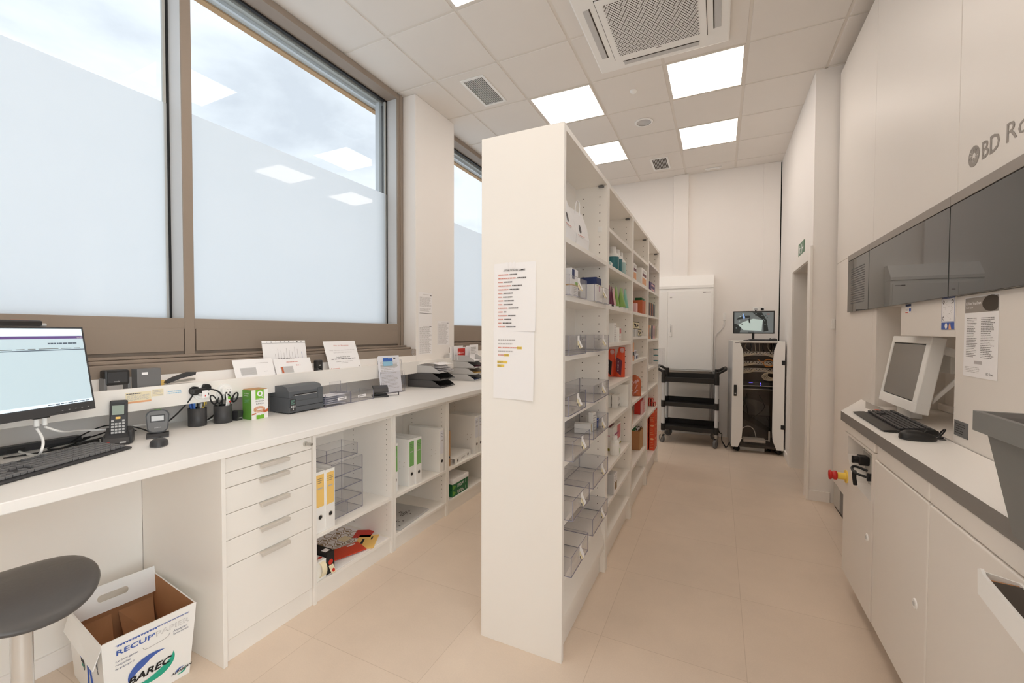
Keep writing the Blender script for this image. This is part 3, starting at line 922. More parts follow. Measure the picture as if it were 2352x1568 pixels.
# paper carrier bags on the top shelf
def carrier_bag(y, w, h, d, x, rz, label):
    t = T('paper_bag', label, 'bag', (x, y, SHELF[0][0] + 0.0006), rz, 'white paper carrier bags on the top shelf')
    b = B()
    lo = [(-d, -w / 2), (0, -w / 2), (0, w / 2), (-d, w / 2)]
    def lay(z, k, kd): return [(-d / 2 + (p[0] + d / 2) * kd, p[1] * k, z) for p in lo]
    L = [lay(0, 1, 1), lay(h * 0.3, 1.01, 1.06), lay(h * 0.62, 1.0, 0.8), lay(h, 0.985, 0.24)]
    vs = [p for q in L for p in q]; fs = []
    for j in range(3):
        for i in range(4): fs.append((j * 4 + i, j * 4 + (i + 1) % 4, j * 4 + 4 + (i + 1) % 4, j * 4 + 4 + i))
    fs.append((3, 2, 1, 0))
    b.add(vs, fs, 'paper')
    f0 = Vector(L[1][1]); f1 = Vector(L[2][1])
    Mf = frame((f0.x + 0.001, -w / 2, f0.z), (0, 1, 0), (f1.x - f0.x, 0, f1.z - f0.z))
    b.M = Mf
    b.disc(w * 0.35, h * 0.2, 0.014, 'ink', 0.0008, 12, 0.022); b.rect(w * 0.1, w * 0.6, h * 0.02, h * 0.035, 'ink_red', 0.0008); b.rect(w * 0.1, w * 0.5, -h * 0.02, -h * 0.01, 'ink_light', 0.0008)
    b.obj('bag_body', t)
    b = B()
    b.tube([(-d / 2 + 0.02, -w * 0.18, h * 0.9), (-d / 2 + 0.025, -w * 0.16, h * 1.22), (-d / 2 + 0.025, w * 0.12, h * 1.22), (-d / 2 + 0.02, w * 0.18, h * 0.9)], 0.003, 'paper', 6, smooth_path=2)
    b.obj('bag_handle', t)
carrier_bag(1.835, 0.19, 0.215, 0.11, SXF - 0.025, 0.05, 'white paper carrier bag on the top shelf, pressed against the near end panel')
carrier_bag(2.05, 0.17, 0.20, 0.10, SXF - 0.03, -0.08, 'white paper carrier bag with upright handle, beside the other bag')
b = B(); b.box(SXF - 0.055, SXF - 0.03, 2.435, 2.4385, 1.975, 2.005, 'white_plastic', 0.001)
tag(b.obj('wall_sticker'), 'small square white sticker on the upper divider of the near unit', 'sticker')

# ---- second unit
Z = SHELF[1]
def bottle(prof, ms, loc, label, name='bottle', cat='bottle', group=None, sx=1, sy=1):
    t = T(name, label, cat, loc, group=group)
    k = next(i for i, m in enumerate(ms) if m[1] == 'cap')
    for nm, seg in (('bottle_body', [i for i, m in enumerate(ms) if m[1] == 'body']), ('cap', [i for i, m in enumerate(ms) if m[1] == 'cap'])):
        b = B(); b.lathe([prof[i] for i in seg] + [prof[seg[-1] + 1]], (0, 0, 0), 'white_plastic', 22, sx, sy, ms=[ms[i][0] for i in seg]); b.obj(nm, t)
    return t
tealprof = [(0.038, 0.0), (0.04, 0.01), (0.04, 0.085), (0.034, 0.105), (0.024, 0.11), (0.022, 0.15), (0.015, 0.152)]
tealms = [('teal', 'body'), ('teal', 'body'), ('white_plastic', 'body'), ('white_plastic', 'cap'), ('white_plastic', 'cap'), ('white_plastic', 'cap')]
bottle(tealprof, tealms, (SXF - 0.045, 2.78, Z[1] + 0.0006), 'blue green bottle with white pump cap at the front of the shelf', group='bottles with white caps')
bottle(tealprof, tealms, (SXF - 0.045, 2.885, Z[1] + 0.0006), 'blue green bottle with white cap half hidden behind the front bottle', group='bottles with white caps')
bottle([(0.034, 0.0), (0.036, 0.01), (0.036, 0.08), (0.026, 0.1), (0.017, 0.105), (0.015, 0.15), (0.01, 0.152)], [('teal_pale', 'body'), ('teal_pale', 'body'), ('white_plastic', 'body'), ('white_plastic', 'cap'), ('white_plastic', 'cap'), ('white_plastic', 'cap')], (SXF - 0.04, 3.0, Z[1] + 0.0006), 'pale bottle with white cap beside the blue green bottles', group='bottles with white caps')
t = T('tissue_sachet', 'crumpled white and teal sachet in front of the blue green bottle', 'sachet', (SXF - 0.012, 2.60, Z[1] + 0.001)); b = B(); b.box(-0.03, 0, -0.03, 0.03, 0, 0.03, 'teal_pale', 0.01); b.box(-0.001, 0.003, -0.012, 0.012, 0.005, 0.02, 'white_plastic'); b.obj('sachet_body', t)
def tube_pack(y, w, h, d, m, lab, x=SXF - 0.02, cap='white_plastic', lean=0.0):
    t = T('cosmetic_tube', lab, 'tube', (x - d / 2, y, Z[2] + 0.0006), group='cosmetic tubes on one shelf')
    b = B(); b.lathe([(0.5 * w * 0.8, 0), (0.5 * w * 0.8, 0.016)], (0, 0, 0), cap, 16, sx=d / w); b.obj('cap', t)
    b = B()
    def fn(u, v):
        a = 2 * PI * u; k = 1 - v
        return (0.5 * d * (k * 0.95 + 0.04) * math.cos(a), 0.5 * w * (0.82 + 0.18 * v) * math.sin(a) + lean * v, 0.016 + (h - 0.016) * v)
    b.grid(fn, 20, 8, m); b.obj('tube_body', t)
tube_pack(2.66, 0.035, 0.135, 0.03, 'maroon', 'dark red tube at the near end of the shelf', lean=-0.01)
tube_pack(2.72, 0.035, 0.13, 0.03, 'maroon', 'dark red tube with a black cap, second in the row', cap='ink_black', lean=-0.015)
tube_pack(2.78, 0.04, 0.125, 0.035, 'pink_pale', 'pale pink tube between the red and the green tubes')
tube_pack(2.88, 0.06, 0.145, 0.04, 'tube_green', 'green tube standing narrow side to the aisle', lean=-0.01)
tube_pack(3.03, 0.09, 0.15, 0.066, 'tube_green', 'wide green tube at the far end of the shelf', x=SXF - 0.006)
tube_pack(3.13, 0.08, 0.15, 0.05, 'tube_aqua', 'turquoise tube behind the wide green tube', x=SXF - 0.006)
def lined(m, k, sd=3, logo=None):
    def f(b, w, h):
        b.lines(w * 0.15, w * 0.85, h * 0.08, h * 0.92, k, m, 0.0005, 0.4, 0.4, sd)
        if logo: b.rect(w * 0.15, w * 0.85, h * logo[1], h * logo[2], logo[0], 0.0009)
    return f
shelf_box('skincare_carton', 'tall narrow white carton with grey print beside the pale square carton', 'carton', 2.72, 2.79, SXF - 0.02, 0.035, Z[3], 0.125, 'white_plastic', draw=lined('ink_light', 9))
shelf_box('skincare_carton', 'white carton with a salmon square print', 'carton', 2.82, 2.885, SXF - 0.008, 0.032, Z[3], 0.096, 'white_plastic', draw=lined('pink_pale', 4, 3, ('pink', 0.62, 0.95)))
def pouch(xc, y, w, h, d, m1, m2, lab):
    t = T('refill_pouch', lab, 'pouch', (xc, y, Z[4] + 0.0006), -PI / 2, 'red refill pouches')
    b = B()
    def fn(u, v):
        a = 2 * PI * u; k = (1 - v) ** 0.7
        ww = w * (1.0 if v < 0.55 else 1.0 - (v - 0.55) * 0.9)
        return (0.5 * d * (k * 0.94 + 0.05) * math.cos(a), 0.5 * ww * math.sin(a) + w * 0.2 * max(0, v - 0.55) * 2, h * v)
    b.grid(fn, 24, 14, m1)
    b.M = frame((d * 0.5 + 0.001, -w * 0.3, h * 0.05), (0, 1, 0), (-d * 0.28, 0, h))
    b.poly([(0.0, 0.03), (w * 0.5, 0.0), (w * 0.58, h * 0.5), (0.0, h * 0.62)], m2, 0.0015)
    b.lines(0.01, w * 0.25, h * 0.15, h * 0.5, 7, 'paper', 0.003, 0.5, 0.3, 4)
    b.obj('pouch_body', t)
    b = B(); b.cyl((0.0, w * 0.22, h * 0.86), (0.03, w * 0.30, h * 0.92), 0.014, 'pink_pale', 14); b.obj('spout', t)
pouch(-0.712, 3.12, 0.07, 0.2, 0.06, 'orange', 'ink_black', 'red refill pouch with a black panel, nearest the divider')
pouch(-0.64, 3.12, 0.07, 0.215, 0.06, 'orange', 'maroon', 'red refill pouch with a dark red panel, in the middle of the shelf')
# white cartons with bar codes
def barcode(b, w, h):
    b.lines(w * 0.12, w * 0.85, h * 0.55, h * 0.85, 3, 'ink_light', 0.0006, 0.4, 0.3, 5)
    for i in range(9): b.rect(w * (0.15 + i * 0.075), w * (0.15 + i * 0.075) + w * (0.03 if i % 2 else 0.05), h * 0.1, h * 0.28, 'ink', 0.0006)
shelf_box('white_carton', 'small white carton with a bar code in front of two others', 'carton', 3.03, 3.125, SXF - 0.06, 0.04, Z[5], 0.09, 'white_plastic', 'small white bar coded cartons', barcode)
shelf_box('white_carton', 'small white carton with a bar code nearest the divider', 'carton', 3.03, 3.125, SXF - 0.108, 0.04, Z[5], 0.09, 'white_plastic', 'small white bar coded cartons', barcode)
shelf_box('white_carton', 'large plain white carton reaching to the far divider', 'carton', 3.13, 3.185, SXF - 0.004, 0.17, Z[5], 0.158, 'white_plastic', None, lambda b, w, h: (b.rect(w * 0.94, w * 0.995, h * 0.25, h * 0.95, 'paper', 0.0005), b.rect(w * 0.95, w * 0.99, h * 0.7, h * 0.9, 'ink_black', 0.0009), b.rect(w * 0.95, w * 0.99, h * 0.3, h * 0.36, 'maroon', 0.0009), b.lines(w * 0.95, w * 0.99, h * 0.4, h * 0.65, 4, 'ink', 0.0009, 0.4, 0.2, 8)))
t = T('pink_carton', 'large white and dark pink carton standing behind a white bottle', 'carton', (SXF - 0.064, 3.05, Z[6] + 0.0006))
b = B(); b.box(-0.09, 0.0, -0.14, 0.13, 0, 0.16, 'white_plastic', 0.001)
b.M = frame((0.0008, -0.14, 0.001), (0, 1, 0), (0, 0, 1)); b.rect(0.14, 0.25, 0.05, 0.15, 'pink', 0.0004); b.rect(0.0, 0.27, 0.0, 0.014, 'olive', 0.0004); b.lines(0.05, 0.2, 0.09, 0.11, 1, 'magenta', 0.0005, 0.6, 0.1)
b.M = frame((-0.085, -0.1405, 0.001), (1, 0, 0), (0, 0, 1)); b.rect(0.01, 0.05, 0.05, 0.085, 'maroon', 0.0005); b.text('E', 0.022, 0.054, 0.035, 'paper', 0.001); b.rect(0.0, 0.08, 0.0, 0.018, 'olive', 0.0005); b.lines(0.005, 0.07, 0.1, 0.108, 1, 'magenta', 0.0006)
b.M = frame((-0.085, -0.155, 0.1606), (0, 1, 0), (-1, 0, 0)); 
b.M = Matrix.Translation((0, 0, 0.1608)); b.rect(-0.085, -0.02, -0.13, 0.02, 'maroon', 0.0003)
b.obj('carton_body', t)
bottle([(0.031, 0.0), (0.033, 0.006), (0.033, 0.062), (0.031, 0.07), (0.029, 0.09), (0.018, 0.098), (0.0175, 0.122), (0.014, 0.126)], [('white_plastic', 'body'), ('white_plastic', 'body'), ('paper', 'body'), ('white_plastic', 'body'), ('white_plastic', 'body'), ('paper', 'cap'), ('paper', 'cap')], (SXF - 0.038, 2.855, Z[6] + 0.0006), 'white bottle with a green patch in front of the pink carton')
wb = bpy.data.objects['bottle.003'] if 'bottle.003' in bpy.data.objects else None
b = B(); b.box(0.030, 0.0342, 0.0, 0.02, 0.014, 0.044, 'green', 0.001); b.obj('green_patch', wb, 'green patch')
shelf_box('medicine_box', 'white and grey printed box low on the second unit', 'carton', 2.667, 2.765, SXF - 0.003, 0.11, Z[7], 0.125, 'light_grey', None, lambda b, w, h: (b.rect(0, w, 0, h, 'paper', 0.0003), b.rect(w * 0.3, w * 0.95, h * 0.15, h * 0.55, 'brown_pattern', 0.0006), b.lines(w * 0.1, w * 0.9, h * 0.6, h * 0.95, 4, 'ink_light', 0.0006)))

# ---- third unit
Z = SHELF[2]
def baby(b, w, h):
    b.rect(w * 0.1, w * 0.9, h * 0.05, h * 0.45, 'peach', 0.0005); b.rect(w * 0.15, w * 0.9, h * 0.55, h * 0.72, 'maroon', 0.0005); b.lines(w * 0.2, w * 0.8, h * 0.78, h * 0.92, 2, 'ink_light', 0.0005)
shelf_box('peach_carton', 'white and peach carton at the near divider of the third unit', 'carton', 3.30, 3.44, SXF - 0.006, 0.06, Z[1], 0.125, 'white_plastic', 'white and peach cartons', baby)
shelf_box('peach_carton', 'white and peach carton alone in mid shelf of the third unit', 'carton', 3.69, 3.95, SXF - 0.006, 0.05, Z[1], 0.14, 'white_plastic', 'white and peach cartons', baby)
t = T('orange_carton', 'orange carton with a green top on the third unit', 'carton', (SXF - 0.006, 3.84, Z[2] + 0.0006))
b = B(); b.box(-0.09, 0, -0.10, 0.09, 0, 0.115, 'terracotta', 0.002); b.box(0.0, 0.001, 0.07, 0.09, 0, 0.115, 'cream'); b.obj('carton_body', t)
b = B(); b.box(-0.07, -0.01, -0.06, 0.08, 0.1155, 0.14, 'dark_green', 0.006); b.obj('lid', t)
shelf_box('pink_carton', 'slim pale pink carton beside the orange carton', 'carton', 3.55, 3.62, SXF - 0.025, 0.04, Z[2], 0.08, 'pink_pale')
def pat(b, w, h):
    rd = random.Random(3)
    b.rect(0, w, h * 0.9, h, 'ink_black', 0.0005); b.rect(0, w, 0, h * 0.08, 'ink_black', 0.0005)
    for i in range(7):
        u = w * (0.1 + rd.random() * 0.6); v = h * (0.15 + rd.random() * 0.4); b.poly([(u, v), (u + w * 0.14, v + h * 0.1), (u + w * 0.1, v + h * 0.35), (u - w * 0.03, v + h * 0.2)], 'ink_black', 0.0006)
for i, yy in enumerate([3.32, 3.375, 3.43, 3.485, 3.54]):
    shelf_box('white_slim_carton', 'slim white and grey carton, %s in the row under the black patterned box' % ['first', 'second', 'third', 'fourth', 'fifth'][i], 'carton', yy, yy + 0.05, SXF - 0.015, 0.1, Z[3], 0.058, ('light_grey', 'white_plastic')[i % 2], 'slim cartons in a row', lambda b, w, h: b.rect(w * 0.3, w * 0.6, 0, h, 'ink_light', 0.0005))
b = B(); b.box(-0.12, 0, -0.13, 0.13, 0, 0.058, 'cream', 0.002); b.M = frame((0.0006, -0.13, 0), (0, 1, 0), (0, 0, 1)); pat(b, 0.26, 0.058)
tag(b.obj('patterned_box', None, loc=(SXF - 0.018, 3.53, Z[3] + 0.0595)), 'cream box with black pattern lying on the slim cartons', 'box', 'cream boxes with black pattern')
b = B(); b.box(-0.12, 0, -0.09, 0.09, 0, 0.058, 'cream', 0.002); b.M = frame((0.0006, -0.09, 0), (0, 1, 0), (0, 0, 1)); pat(b, 0.18, 0.058)
tag(b.obj('patterned_box', None, loc=(SXF - 0.02, 3.70, Z[3] + 0.0006)), 'cream box with black pattern standing on the shelf itself', 'box', 'cream boxes with black pattern')
shelf_box('coffee_carton', 'brown and orange carton at the near divider, third unit', 'carton', 3.29, 3.39, SXF - 0.01, 0.1, Z[4], 0.14, 'peach', None, lambda b, w, h: (b.rect(w * 0.1, w, h * 0.3, h * 0.5, 'ink_black', 0.0005), b.rect(w * 0.2, w * 0.7, h * 0.15, h * 0.32, 'terracotta', 0.0008)))
for i, (yy, zz, m) in enumerate([(3.46, 0.0006, 'mid_grey'), (3.62, 0.0006, 'paper_cool'), (3.55, 0.040, 'paper_cool')]):
    b = B(); b.box(-0.09, 0, -0.07, 0.07, 0, 0.038, m, 0.008)
    b.M = frame((0.0006, -0.07, 0), (0, 1, 0), (0, 0, 1)); b.rect(0.02, 0.06, 0.006, 0.03, 'navy', 0.0006); b.rect(0.07, 0.12, 0.01, 0.03, 'ink_light', 0.0006)
    tag(b.obj('wrapped_pack', None, loc=(SXF - 0.025, yy, Z[4] + zz)), ['dark grey wrapped pack below, near side', 'white wrapped pack below, far side', 'white wrapped pack lying on top of two others'][i], 'pack', 'grey and white wrapped packs')
t = T('patterned_cushion', 'brown cushion with a pale leaf pattern leaning on the near divider', 'cushion', (SXF - 0.057, 3.70, Z[5] + 0.0006), -PI / 2)
b = B()
def fn(u, v):
    a = 2 * PI * u; k = math.sin(PI * min(1, 0.08 + v * 0.9)) ** 0.5
    return (0.045 * k * math.cos(a), 0.055 * (1.0 if v < 0.6 else math.sqrt(max(0, 1 - ((v - 0.6) / 0.41) ** 2))) * math.sin(a), 0.175 * v)
b.grid(fn, 24, 14, 'terracotta')
rd = random.Random(5)
for i in range(26):
    u = rd.uniform(-0.045, 0.02); v = rd.uniform(0.01, 0.13); x = 0.047 * math.sin(PI * min(1, 0.08 + v / 0.175 * 0.9)) ** 0.5 * math.cos(math.asin(max(-1, min(1, u / 0.055)))) + 0.002
    a = rd.uniform(0.3, 1.2); b.add([(x, u, v), (x, u + 0.03 * math.cos(a), v + 0.03 * math.sin(a)), (x, u + 0.026 * math.cos(a + 0.4), v + 0.026 * math.sin(a + 0.4))], [(0, 1, 2)], 'pink_pale')
b.obj('cushion_cover', t)
shelf_box('red_carton', 'plain dark red carton between printed cartons', 'carton', 3.82, 3.98, SXF - 0.028, 0.05, Z[6], 0.125, 'red')
shelf_box('peach_carton', 'thin pink carton against the aisle side of the dark red carton', 'carton', 3.82, 3.98, SXF - 0.012, 0.014, Z[6], 0.115, 'pink_pale', None, lined('pink', 5))
shelf_box('peach_carton', 'orange and peach carton at the near divider beside the dark red carton', 'carton', 3.29, 3.40, SXF - 0.02, 0.08, Z[6], 0.11, 'peach', None, lined('terracotta', 5))
t = T('open_carton', 'open brown cardboard carton full of green and white packs', 'box', (SXF - 0.03, 3.83, Z[7] + 0.0006))
b = B(); s = 0.004; dd = 0.15; y0, y1, hh = 0.0, 0.165, 0.168
b.box(-s, 0, y0, y1, 0, hh, 'kraft'); b.box(-dd, -dd + s, y0, y1, 0, hh, 'kraft'); b.box(-dd + s, -s, y0, y0 + s, 0, hh, 'cardboard'); b.box(-dd + s, -s, y1 - s, y1, 0, hh, 'kraft'); b.box(-dd + s, -s, y0 + s, y1 - s, 0, s, 'kraft')
b.obj('carton_shell', t)
rd = random.Random(2)
for i in range(3):
    b = B(); b.box(-0.05, 0.05, -0.022, 0.022, 0, 0.02, 'paper', 0.006); b.box(-0.03, 0.03, -0.0225, 0.0225, 0.003, 0.0206, 'dark_green', 0.004); b.box(0.031, 0.045, -0.02, 0.03, 0.015, 0.0208, 'ink_black')
    ob = b.obj('snack_pack', None); ob.location = (SXF - 0.105, 3.863 + i * 0.05, Z[7] + 0.155 + 0.008 * (i % 2)); ob.rotation_euler = (0.12 * (-1) ** i, 0.0, rd.uniform(-0.1, 0.1))
    tag(ob, 'green and white pack in the brown carton, %s from its near end' % ['first', 'second', 'third', 'fourth', 'fifth', 'sixth'][i], 'pack', 'packs in the open carton')

# ---- fourth unit
Z = SHELF[3]
shelf_box('pink_bottle_carton', 'narrow pale pink carton at the near divider of the far unit', 'carton', 4.06, 4.13, SXF - 0.01, 0.06, Z[1], 0.15, 'pink_pale')
for i in range(2):
    shelf_box('purple_carton', ['purple carton lying on the shelf of the far unit', 'purple and white carton lying on top of the other purple one'][i], 'carton', 4.25, 4.62, SXF - 0.02, 0.12, Z[1] + i * 0.045, 0.044, 'purple', 'purple cartons', lambda b, w, h: b.rect(w * 0.3, w * 0.9, h * 0.3, h * 0.7, 'pink_pale', 0.0005))
for i in range(4):
    shelf_box('striped_carton', 'slim brown and teal striped carton, %s in the far unit row' % ['first', 'second', 'third', 'fourth'][i], 'carton', 4.06 + i * 0.13, 4.06 + i * 0.13 + 0.12, SXF - 0.012, 0.1, Z[2], 0.125, ('tan', 'tan', 'tan', 'tube_aqua')[i], 'striped cartons in a row', lambda b, w, h: (b.rect(0, w * 0.3, 0, h, 'ink', 0.0005), b.rect(w * 0.3, w * 0.6, 0, h * 0.9, 'terracotta', 0.0006), b.rect(w * 0.8, w, 0, h, 'navy', 0.0005)))
for i, m in enumerate(['cream', 'peach', 'cream', 'navy', 'pink_pale', 'pink_pale', 'cream']):
    shelf_box('slim_carton', 'slim %s carton standing like a book, %s from the divider' % ({'cream': 'cream', 'peach': 'peach', 'navy': 'dark blue', 'pink_pale': 'pink'}[m], ['first', 'second', 'third', 'fourth', 'fifth', 'sixth', 'seventh'][i]), 'carton', 4.06 + i * 0.095, 4.06 + i * 0.095 + 0.085, SXF - 0.012, 0.1, Z[3], 0.13, m, 'slim cartons standing like books', lambda b, w, h: (b.rect(w * 0.8, w, 0, h, 'ink', 0.0005), b.rect(w * 0.3, w * 0.6, h * 0.2, h * 0.8, 'ink_light', 0.0005)))
# clear drawer tower
t = T('drawer_tower', 'small clear plastic tower of three drawers sticking out of the far unit', 'drawer box', (SXF + 0.01, 4.52, Z[4] + 0.0006), -PI / 2)
b = B(); b.box(-0.2, -0.004, -0.065, 0.065, 0.0, 0.17, 'acrylic', 0.003, seg=1); b.obj('housing', t)
for k in range(3):
    b = B(); b.box(-0.004, 0, -0.063, 0.063, 0.004 + k * 0.056, 0.056 + k * 0.056, 'acrylic', my='acrylic_edge', mz='acrylic_edge')
    d = b.obj('drawer', t)
    b = B(frame((0.0006, 0.0, 0.05 + k * 0.056), (0, 1, 0), (0, 0, 1))); b.disc(0, 0, 0.026, 'teal', 0.0006, 20, 0.006); b.obj('finger_grip', d)
for i in range(6):
    r, c = divmod(i, 3)
    b = B(); b.box(-0.011, 0.011, -0.03, 0.03, 0, 0.04, 'red', 0.002); b.box(-0.010, -0.004, -0.0308, -0.0302, 0.002, 0.038, 'ink_black'); b.box(0.005, 0.010, -0.0308, -0.0302, 0.002, 0.038, 'cream')
    if (r, c) == (1, 2): continue
    tag(b.obj('small_red_box', None, loc=(SXF - 0.075 + c * 0.026, 4.71, Z[6] + 0.0006 + r * 0.0405)), 'tiny red and black box, %s row, %s from the divider' % (['lower', 'upper'][r], ['first', 'second', 'third'][c]), 'box', 'tiny red and black boxes')
n = 0
for c in range(2):
    for r in range(3):
        y0 = 4.59
        b = B(); b.box(-0.052, 0, -0.095, 0.095, 0, 0.138, 'orange', 0.003)
        b.M = frame((0.0007, -0.095, 0), (0, 1, 0), (0, 0, 1)); b.disc(0.095, 0.118, 0.05, 'peach', 0.0006, 20, 0.012); b.lines(0.03, 0.16, 0.02, 0.09, 4, 'peach', 0.0006, 0.3, 0.3, 2)
        b.M = frame((-0.052, -0.0957, 0.001), (1, 0, 0), (0, 0, 1)); b.disc(0.026, 0.118, 0.018, 'peach', 0.0006, 20, 0.010); b.lines(0.008, 0.045, 0.02, 0.09, 4, 'peach', 0.0006, 0.3, 0.3, 2)
        tag(b.obj('red_box', None, loc=(SXF - 0.004 - c * 0.064, y0 + 0.095, Z[7] + 0.0006 + r * 0.1392)), 'bright red box in the far unit, %s of the %s stack' % (['bottom', 'middle', 'top'][r], ['aisle side', 'inner'][c]), 'box', 'bright red boxes stacked low in the far unit')
# ================================================================ THINGS IN THE OPEN CABINETS
def binder(x, y, z, w, h, d, spine, rz, label, group, cover='white_plastic', ring=True, loc_rot=None):
    """lever arch binder: spine faces +x"""
    t = T('ring_binder', label, 'binder', (x, y, z + 0.0006), rz, group, rot=loc_rot)
    b = B(); c = 0.003
    b.box(-c, 0, -w / 2, w / 2, 0, h, cover, 0.001)
    b.box(-d, -c, -w / 2, -w / 2 + c, 0, h, cover, 0.001)
    b.box(-d, -c, w / 2 - c, w / 2, 0, h, cover, 0.001)
    for (zz, xx) in ((0.5, 0.28), (0.5, 0.42), (0.36, 0.28), (0.42, 0.4)):
        for sy in (-1, 1):
            b.cyl((-d + d * xx + d * 0.45, sy * (w / 2), h * zz), (-d + d * xx + d * 0.45, sy * (w / 2 + 0.0008), h * zz), 0.0035, 'nickel', 8)
    b.obj('cover', t)
    b = B(); b.box(-d + 0.02, -0.03, -w / 2 + 0.008, w / 2 - 0.010, 0.004, h - 0.022, 'paper'); b.obj('pages', t)
    if spine:
        b = B(frame((0.0003, -w / 2, 0), (0, 1, 0), (0, 0, 1)))
        b.box(w * 0.1, w * 0.9, h * 0.42, h * 0.95, 0, 0.0006, spine)
        b.lines(w * 0.2, w * 0.8, h * 0.80, h * 0.90, 3, 'ink', 0.0009, 0.3, 0.3, 1); b.lines(w * 0.25, w * 0.75, h * 0.70, h * 0.75, 1, 'ink_light', 0.0009, 0.5)
        b.obj('spine_label', t)
    if ring:
        b = B(frame((0.0003, 0, h * 0.25), (0, 1, 0), (0, 0, 1))); b.ring(0, 0, 0.0105, 0.014, 'nickel', 0.0012); b.disc(0, 0, 0.0108, 'ink_black', 0.0008); b.obj('finger_hole', t)
    return t
S1 = 0.353
binder(-1.845, 1.600, S1, 0.060, 0.318, 0.285, 'label_yellow', 0, 'white binder with a yellow spine label, the one next to the clear boxes', 'white binders with yellow labels')
binder(-1.85, 1.5395, S1, 0.060, 0.318, 0.285, 'label_yellow', 0, 'white binder with a yellow spine label, the one next to the drawers', 'white binders with yellow labels')
binder(-1.85, 2.35, S1, 0.060, 0.318, 0.285, 'label_green', 0, 'white binder with a green spine label, the one with open space beside it', 'white binders with green labels')
binder(-1.862, 2.288, S1, 0.058, 0.318, 0.285, 'label_green', 0, 'white binder with a green spine label, the middle one of three', 'white binders with green labels')
binder(-1.875, 2.140, S1, 0.05, 0.318, 0.285, 'label_green', 0, 'white binder nearly hidden by the cabinet side, first of the green labelled', 'white binders with green labels')
binder(-1.845, 2.615, S1, 0.05, 0.325, 0.285, 'paper_cool', 0, 'white binder with a pale spine label standing against the cabinet side', 'white binders')
binder(-1.87, 2.745, S1, 0.04, 0.275, 0.25, None, 0, 'brown cardboard binder standing upright beside a lying white binder', 'binders in the third cabinet', 'kraft')
binder(-1.86, 3.150, S1, 0.06, 0.325, 0.285, 'paper_cool', 0, 'upright white binder behind the lying one, nearer the camera', 'binders in the third cabinet')
binder(-1.86, 3.215, S1, 0.06, 0.325, 0.285, 'paper_cool', 0, 'upright white binder behind the lying one, against the far side', 'binders in the third cabinet')
t = T('ring_binder', 'white binder lying flat on the shelf, spine forward', 'binder', (-1.868, 2.945, S1 + 0.0006), 0.12, 'binders in the third cabinet')
b = B(); b.box(-0.25, 0, -0.15, 0.15, 0, 0.003, 'white_plastic'); b.box(-0.25, 0, -0.15, 0.15, 0.042, 0.045, 'white_plastic', 0.001); b.box(-0.003, 0, -0.15, 0.15, 0.003, 0.042, 'white_plastic')
b.M = frame((0.0006, -0.15, 0), (0, 1, 0), (0, 0, 1)); b.lines(0.11, 0.19, 0.015, 0.03, 1, 'ink_light', 0.0004, 0.6)
for u in (0.05, 0.24): b.disc(u, 0.022, 0.011, 'ink', 0.0006); b.ring(u, 0.022, 0.011, 0.014, 'nickel', 0.0008)
b.obj('cover', t)
b = B(); b.box(-0.235, -0.03, -0.14, 0.14, 0.004, 0.034, 'paper'); b.obj('pages', t)

# stack of clear acrylic boxes
S1A = S1 + 0.0008
n = 0
for k in range(5):
    for side in ((0, 1) if k < 2 else (0,)):
        pass
def clear_box(x, y, z, w, d, h, label, split=False):
    t = T('clear_box', label, 'box', (x, y, z), 0, 'stacked clear acrylic boxes')
    acrylic_tray(w, d, h).obj('box_shell', t)
    if split:
        b = B(); b.box(-d + 0.003, -0.003, -0.0015, 0.0015, 0.003, h - 0.001, 'acrylic', mx='acrylic_edge', mz='acrylic_edge'); b.obj('divider', t)
    return t
hz = 0.077
names = ['lowest', 'second lowest', 'middle', 'second highest']
for k in range(4):
    clear_box(-1.905, 1.775, S1A + k * (hz + 0.0008), 0.225, 0.175, hz, 'clear acrylic box, %s of the stack beside the yellow labelled binders' % names[k], k in (0,))
clear_box(-1.945, 1.775, S1A + 4 * (hz + 0.0008), 0.225, 0.135, 0.07, 'clear acrylic box, topmost of the stack beside the yellow labelled binders')

# lower compartment of the first cabinet
BZ = 0.104
t = T('gift_paper', 'white patterned sheet with brown rings lying in the lowest compartment', 'paper', (-2.05, 1.80, BZ + 0.0006))
b = B(); b.box(-0.185, 0.20, -0.24, 0.24, 0, 0.002, 'paper')
b.M = Matrix.Translation((0, 0, 0.0021))
for i in range(5):
    for j in range(9):
        u = -0.15 + i * 0.058 + (0.029 if j % 2 else 0); v = -0.21 + j * 0.05
        if u < 0.14 and v < 0.2:
            b.ring(u, v, 0.022, 0.027, 'brown_pattern', 0.0004, 16)
            if (i + j) % 2: b.poly([(u - 0.02, v), (u, v + 0.012), (u + 0.02, v), (u, v - 0.012)], 'brown_pattern', 0.0005)
b.obj('sheet', t)
b = B(); b.box(0.05, 0.11, -0.13, -0.07, 0.0026, 0.004, 'pink_pale') ; b.box(-0.06, 0.0, 0.08, 0.14, 0.0026, 0.0035, 'cream'); b.obj('label', t)
def flat_leaflet(x, y, z, w, d, m, rz, lab, nm='envelope', extra=None):
    b = B(); b.box(-d / 2, d / 2, -w / 2, w / 2, 0, 0.004, m, 0.001)
    b.M = Matrix.Translation((0, 0, 0.0045))
    if extra: extra(b)
    return tag(b.obj(nm, None, loc=(x, y, z), rz=rz), lab, 'envelope', 'envelopes in the lowest compartment')
flat_leaflet(-1.93, 1.94, BZ + 0.0034, 0.17, 0.12, 'label_yellow', 0.55, 'yellow orange leaflet under the red envelope', 'leaflet', lambda b: (b.rect(-0.03, -0.015, -0.03, 0.03, 'ink_black', 0.0003), b.rect(0.02, 0.03, 0.02, 0.06, 'ink_black', 0.0003)))
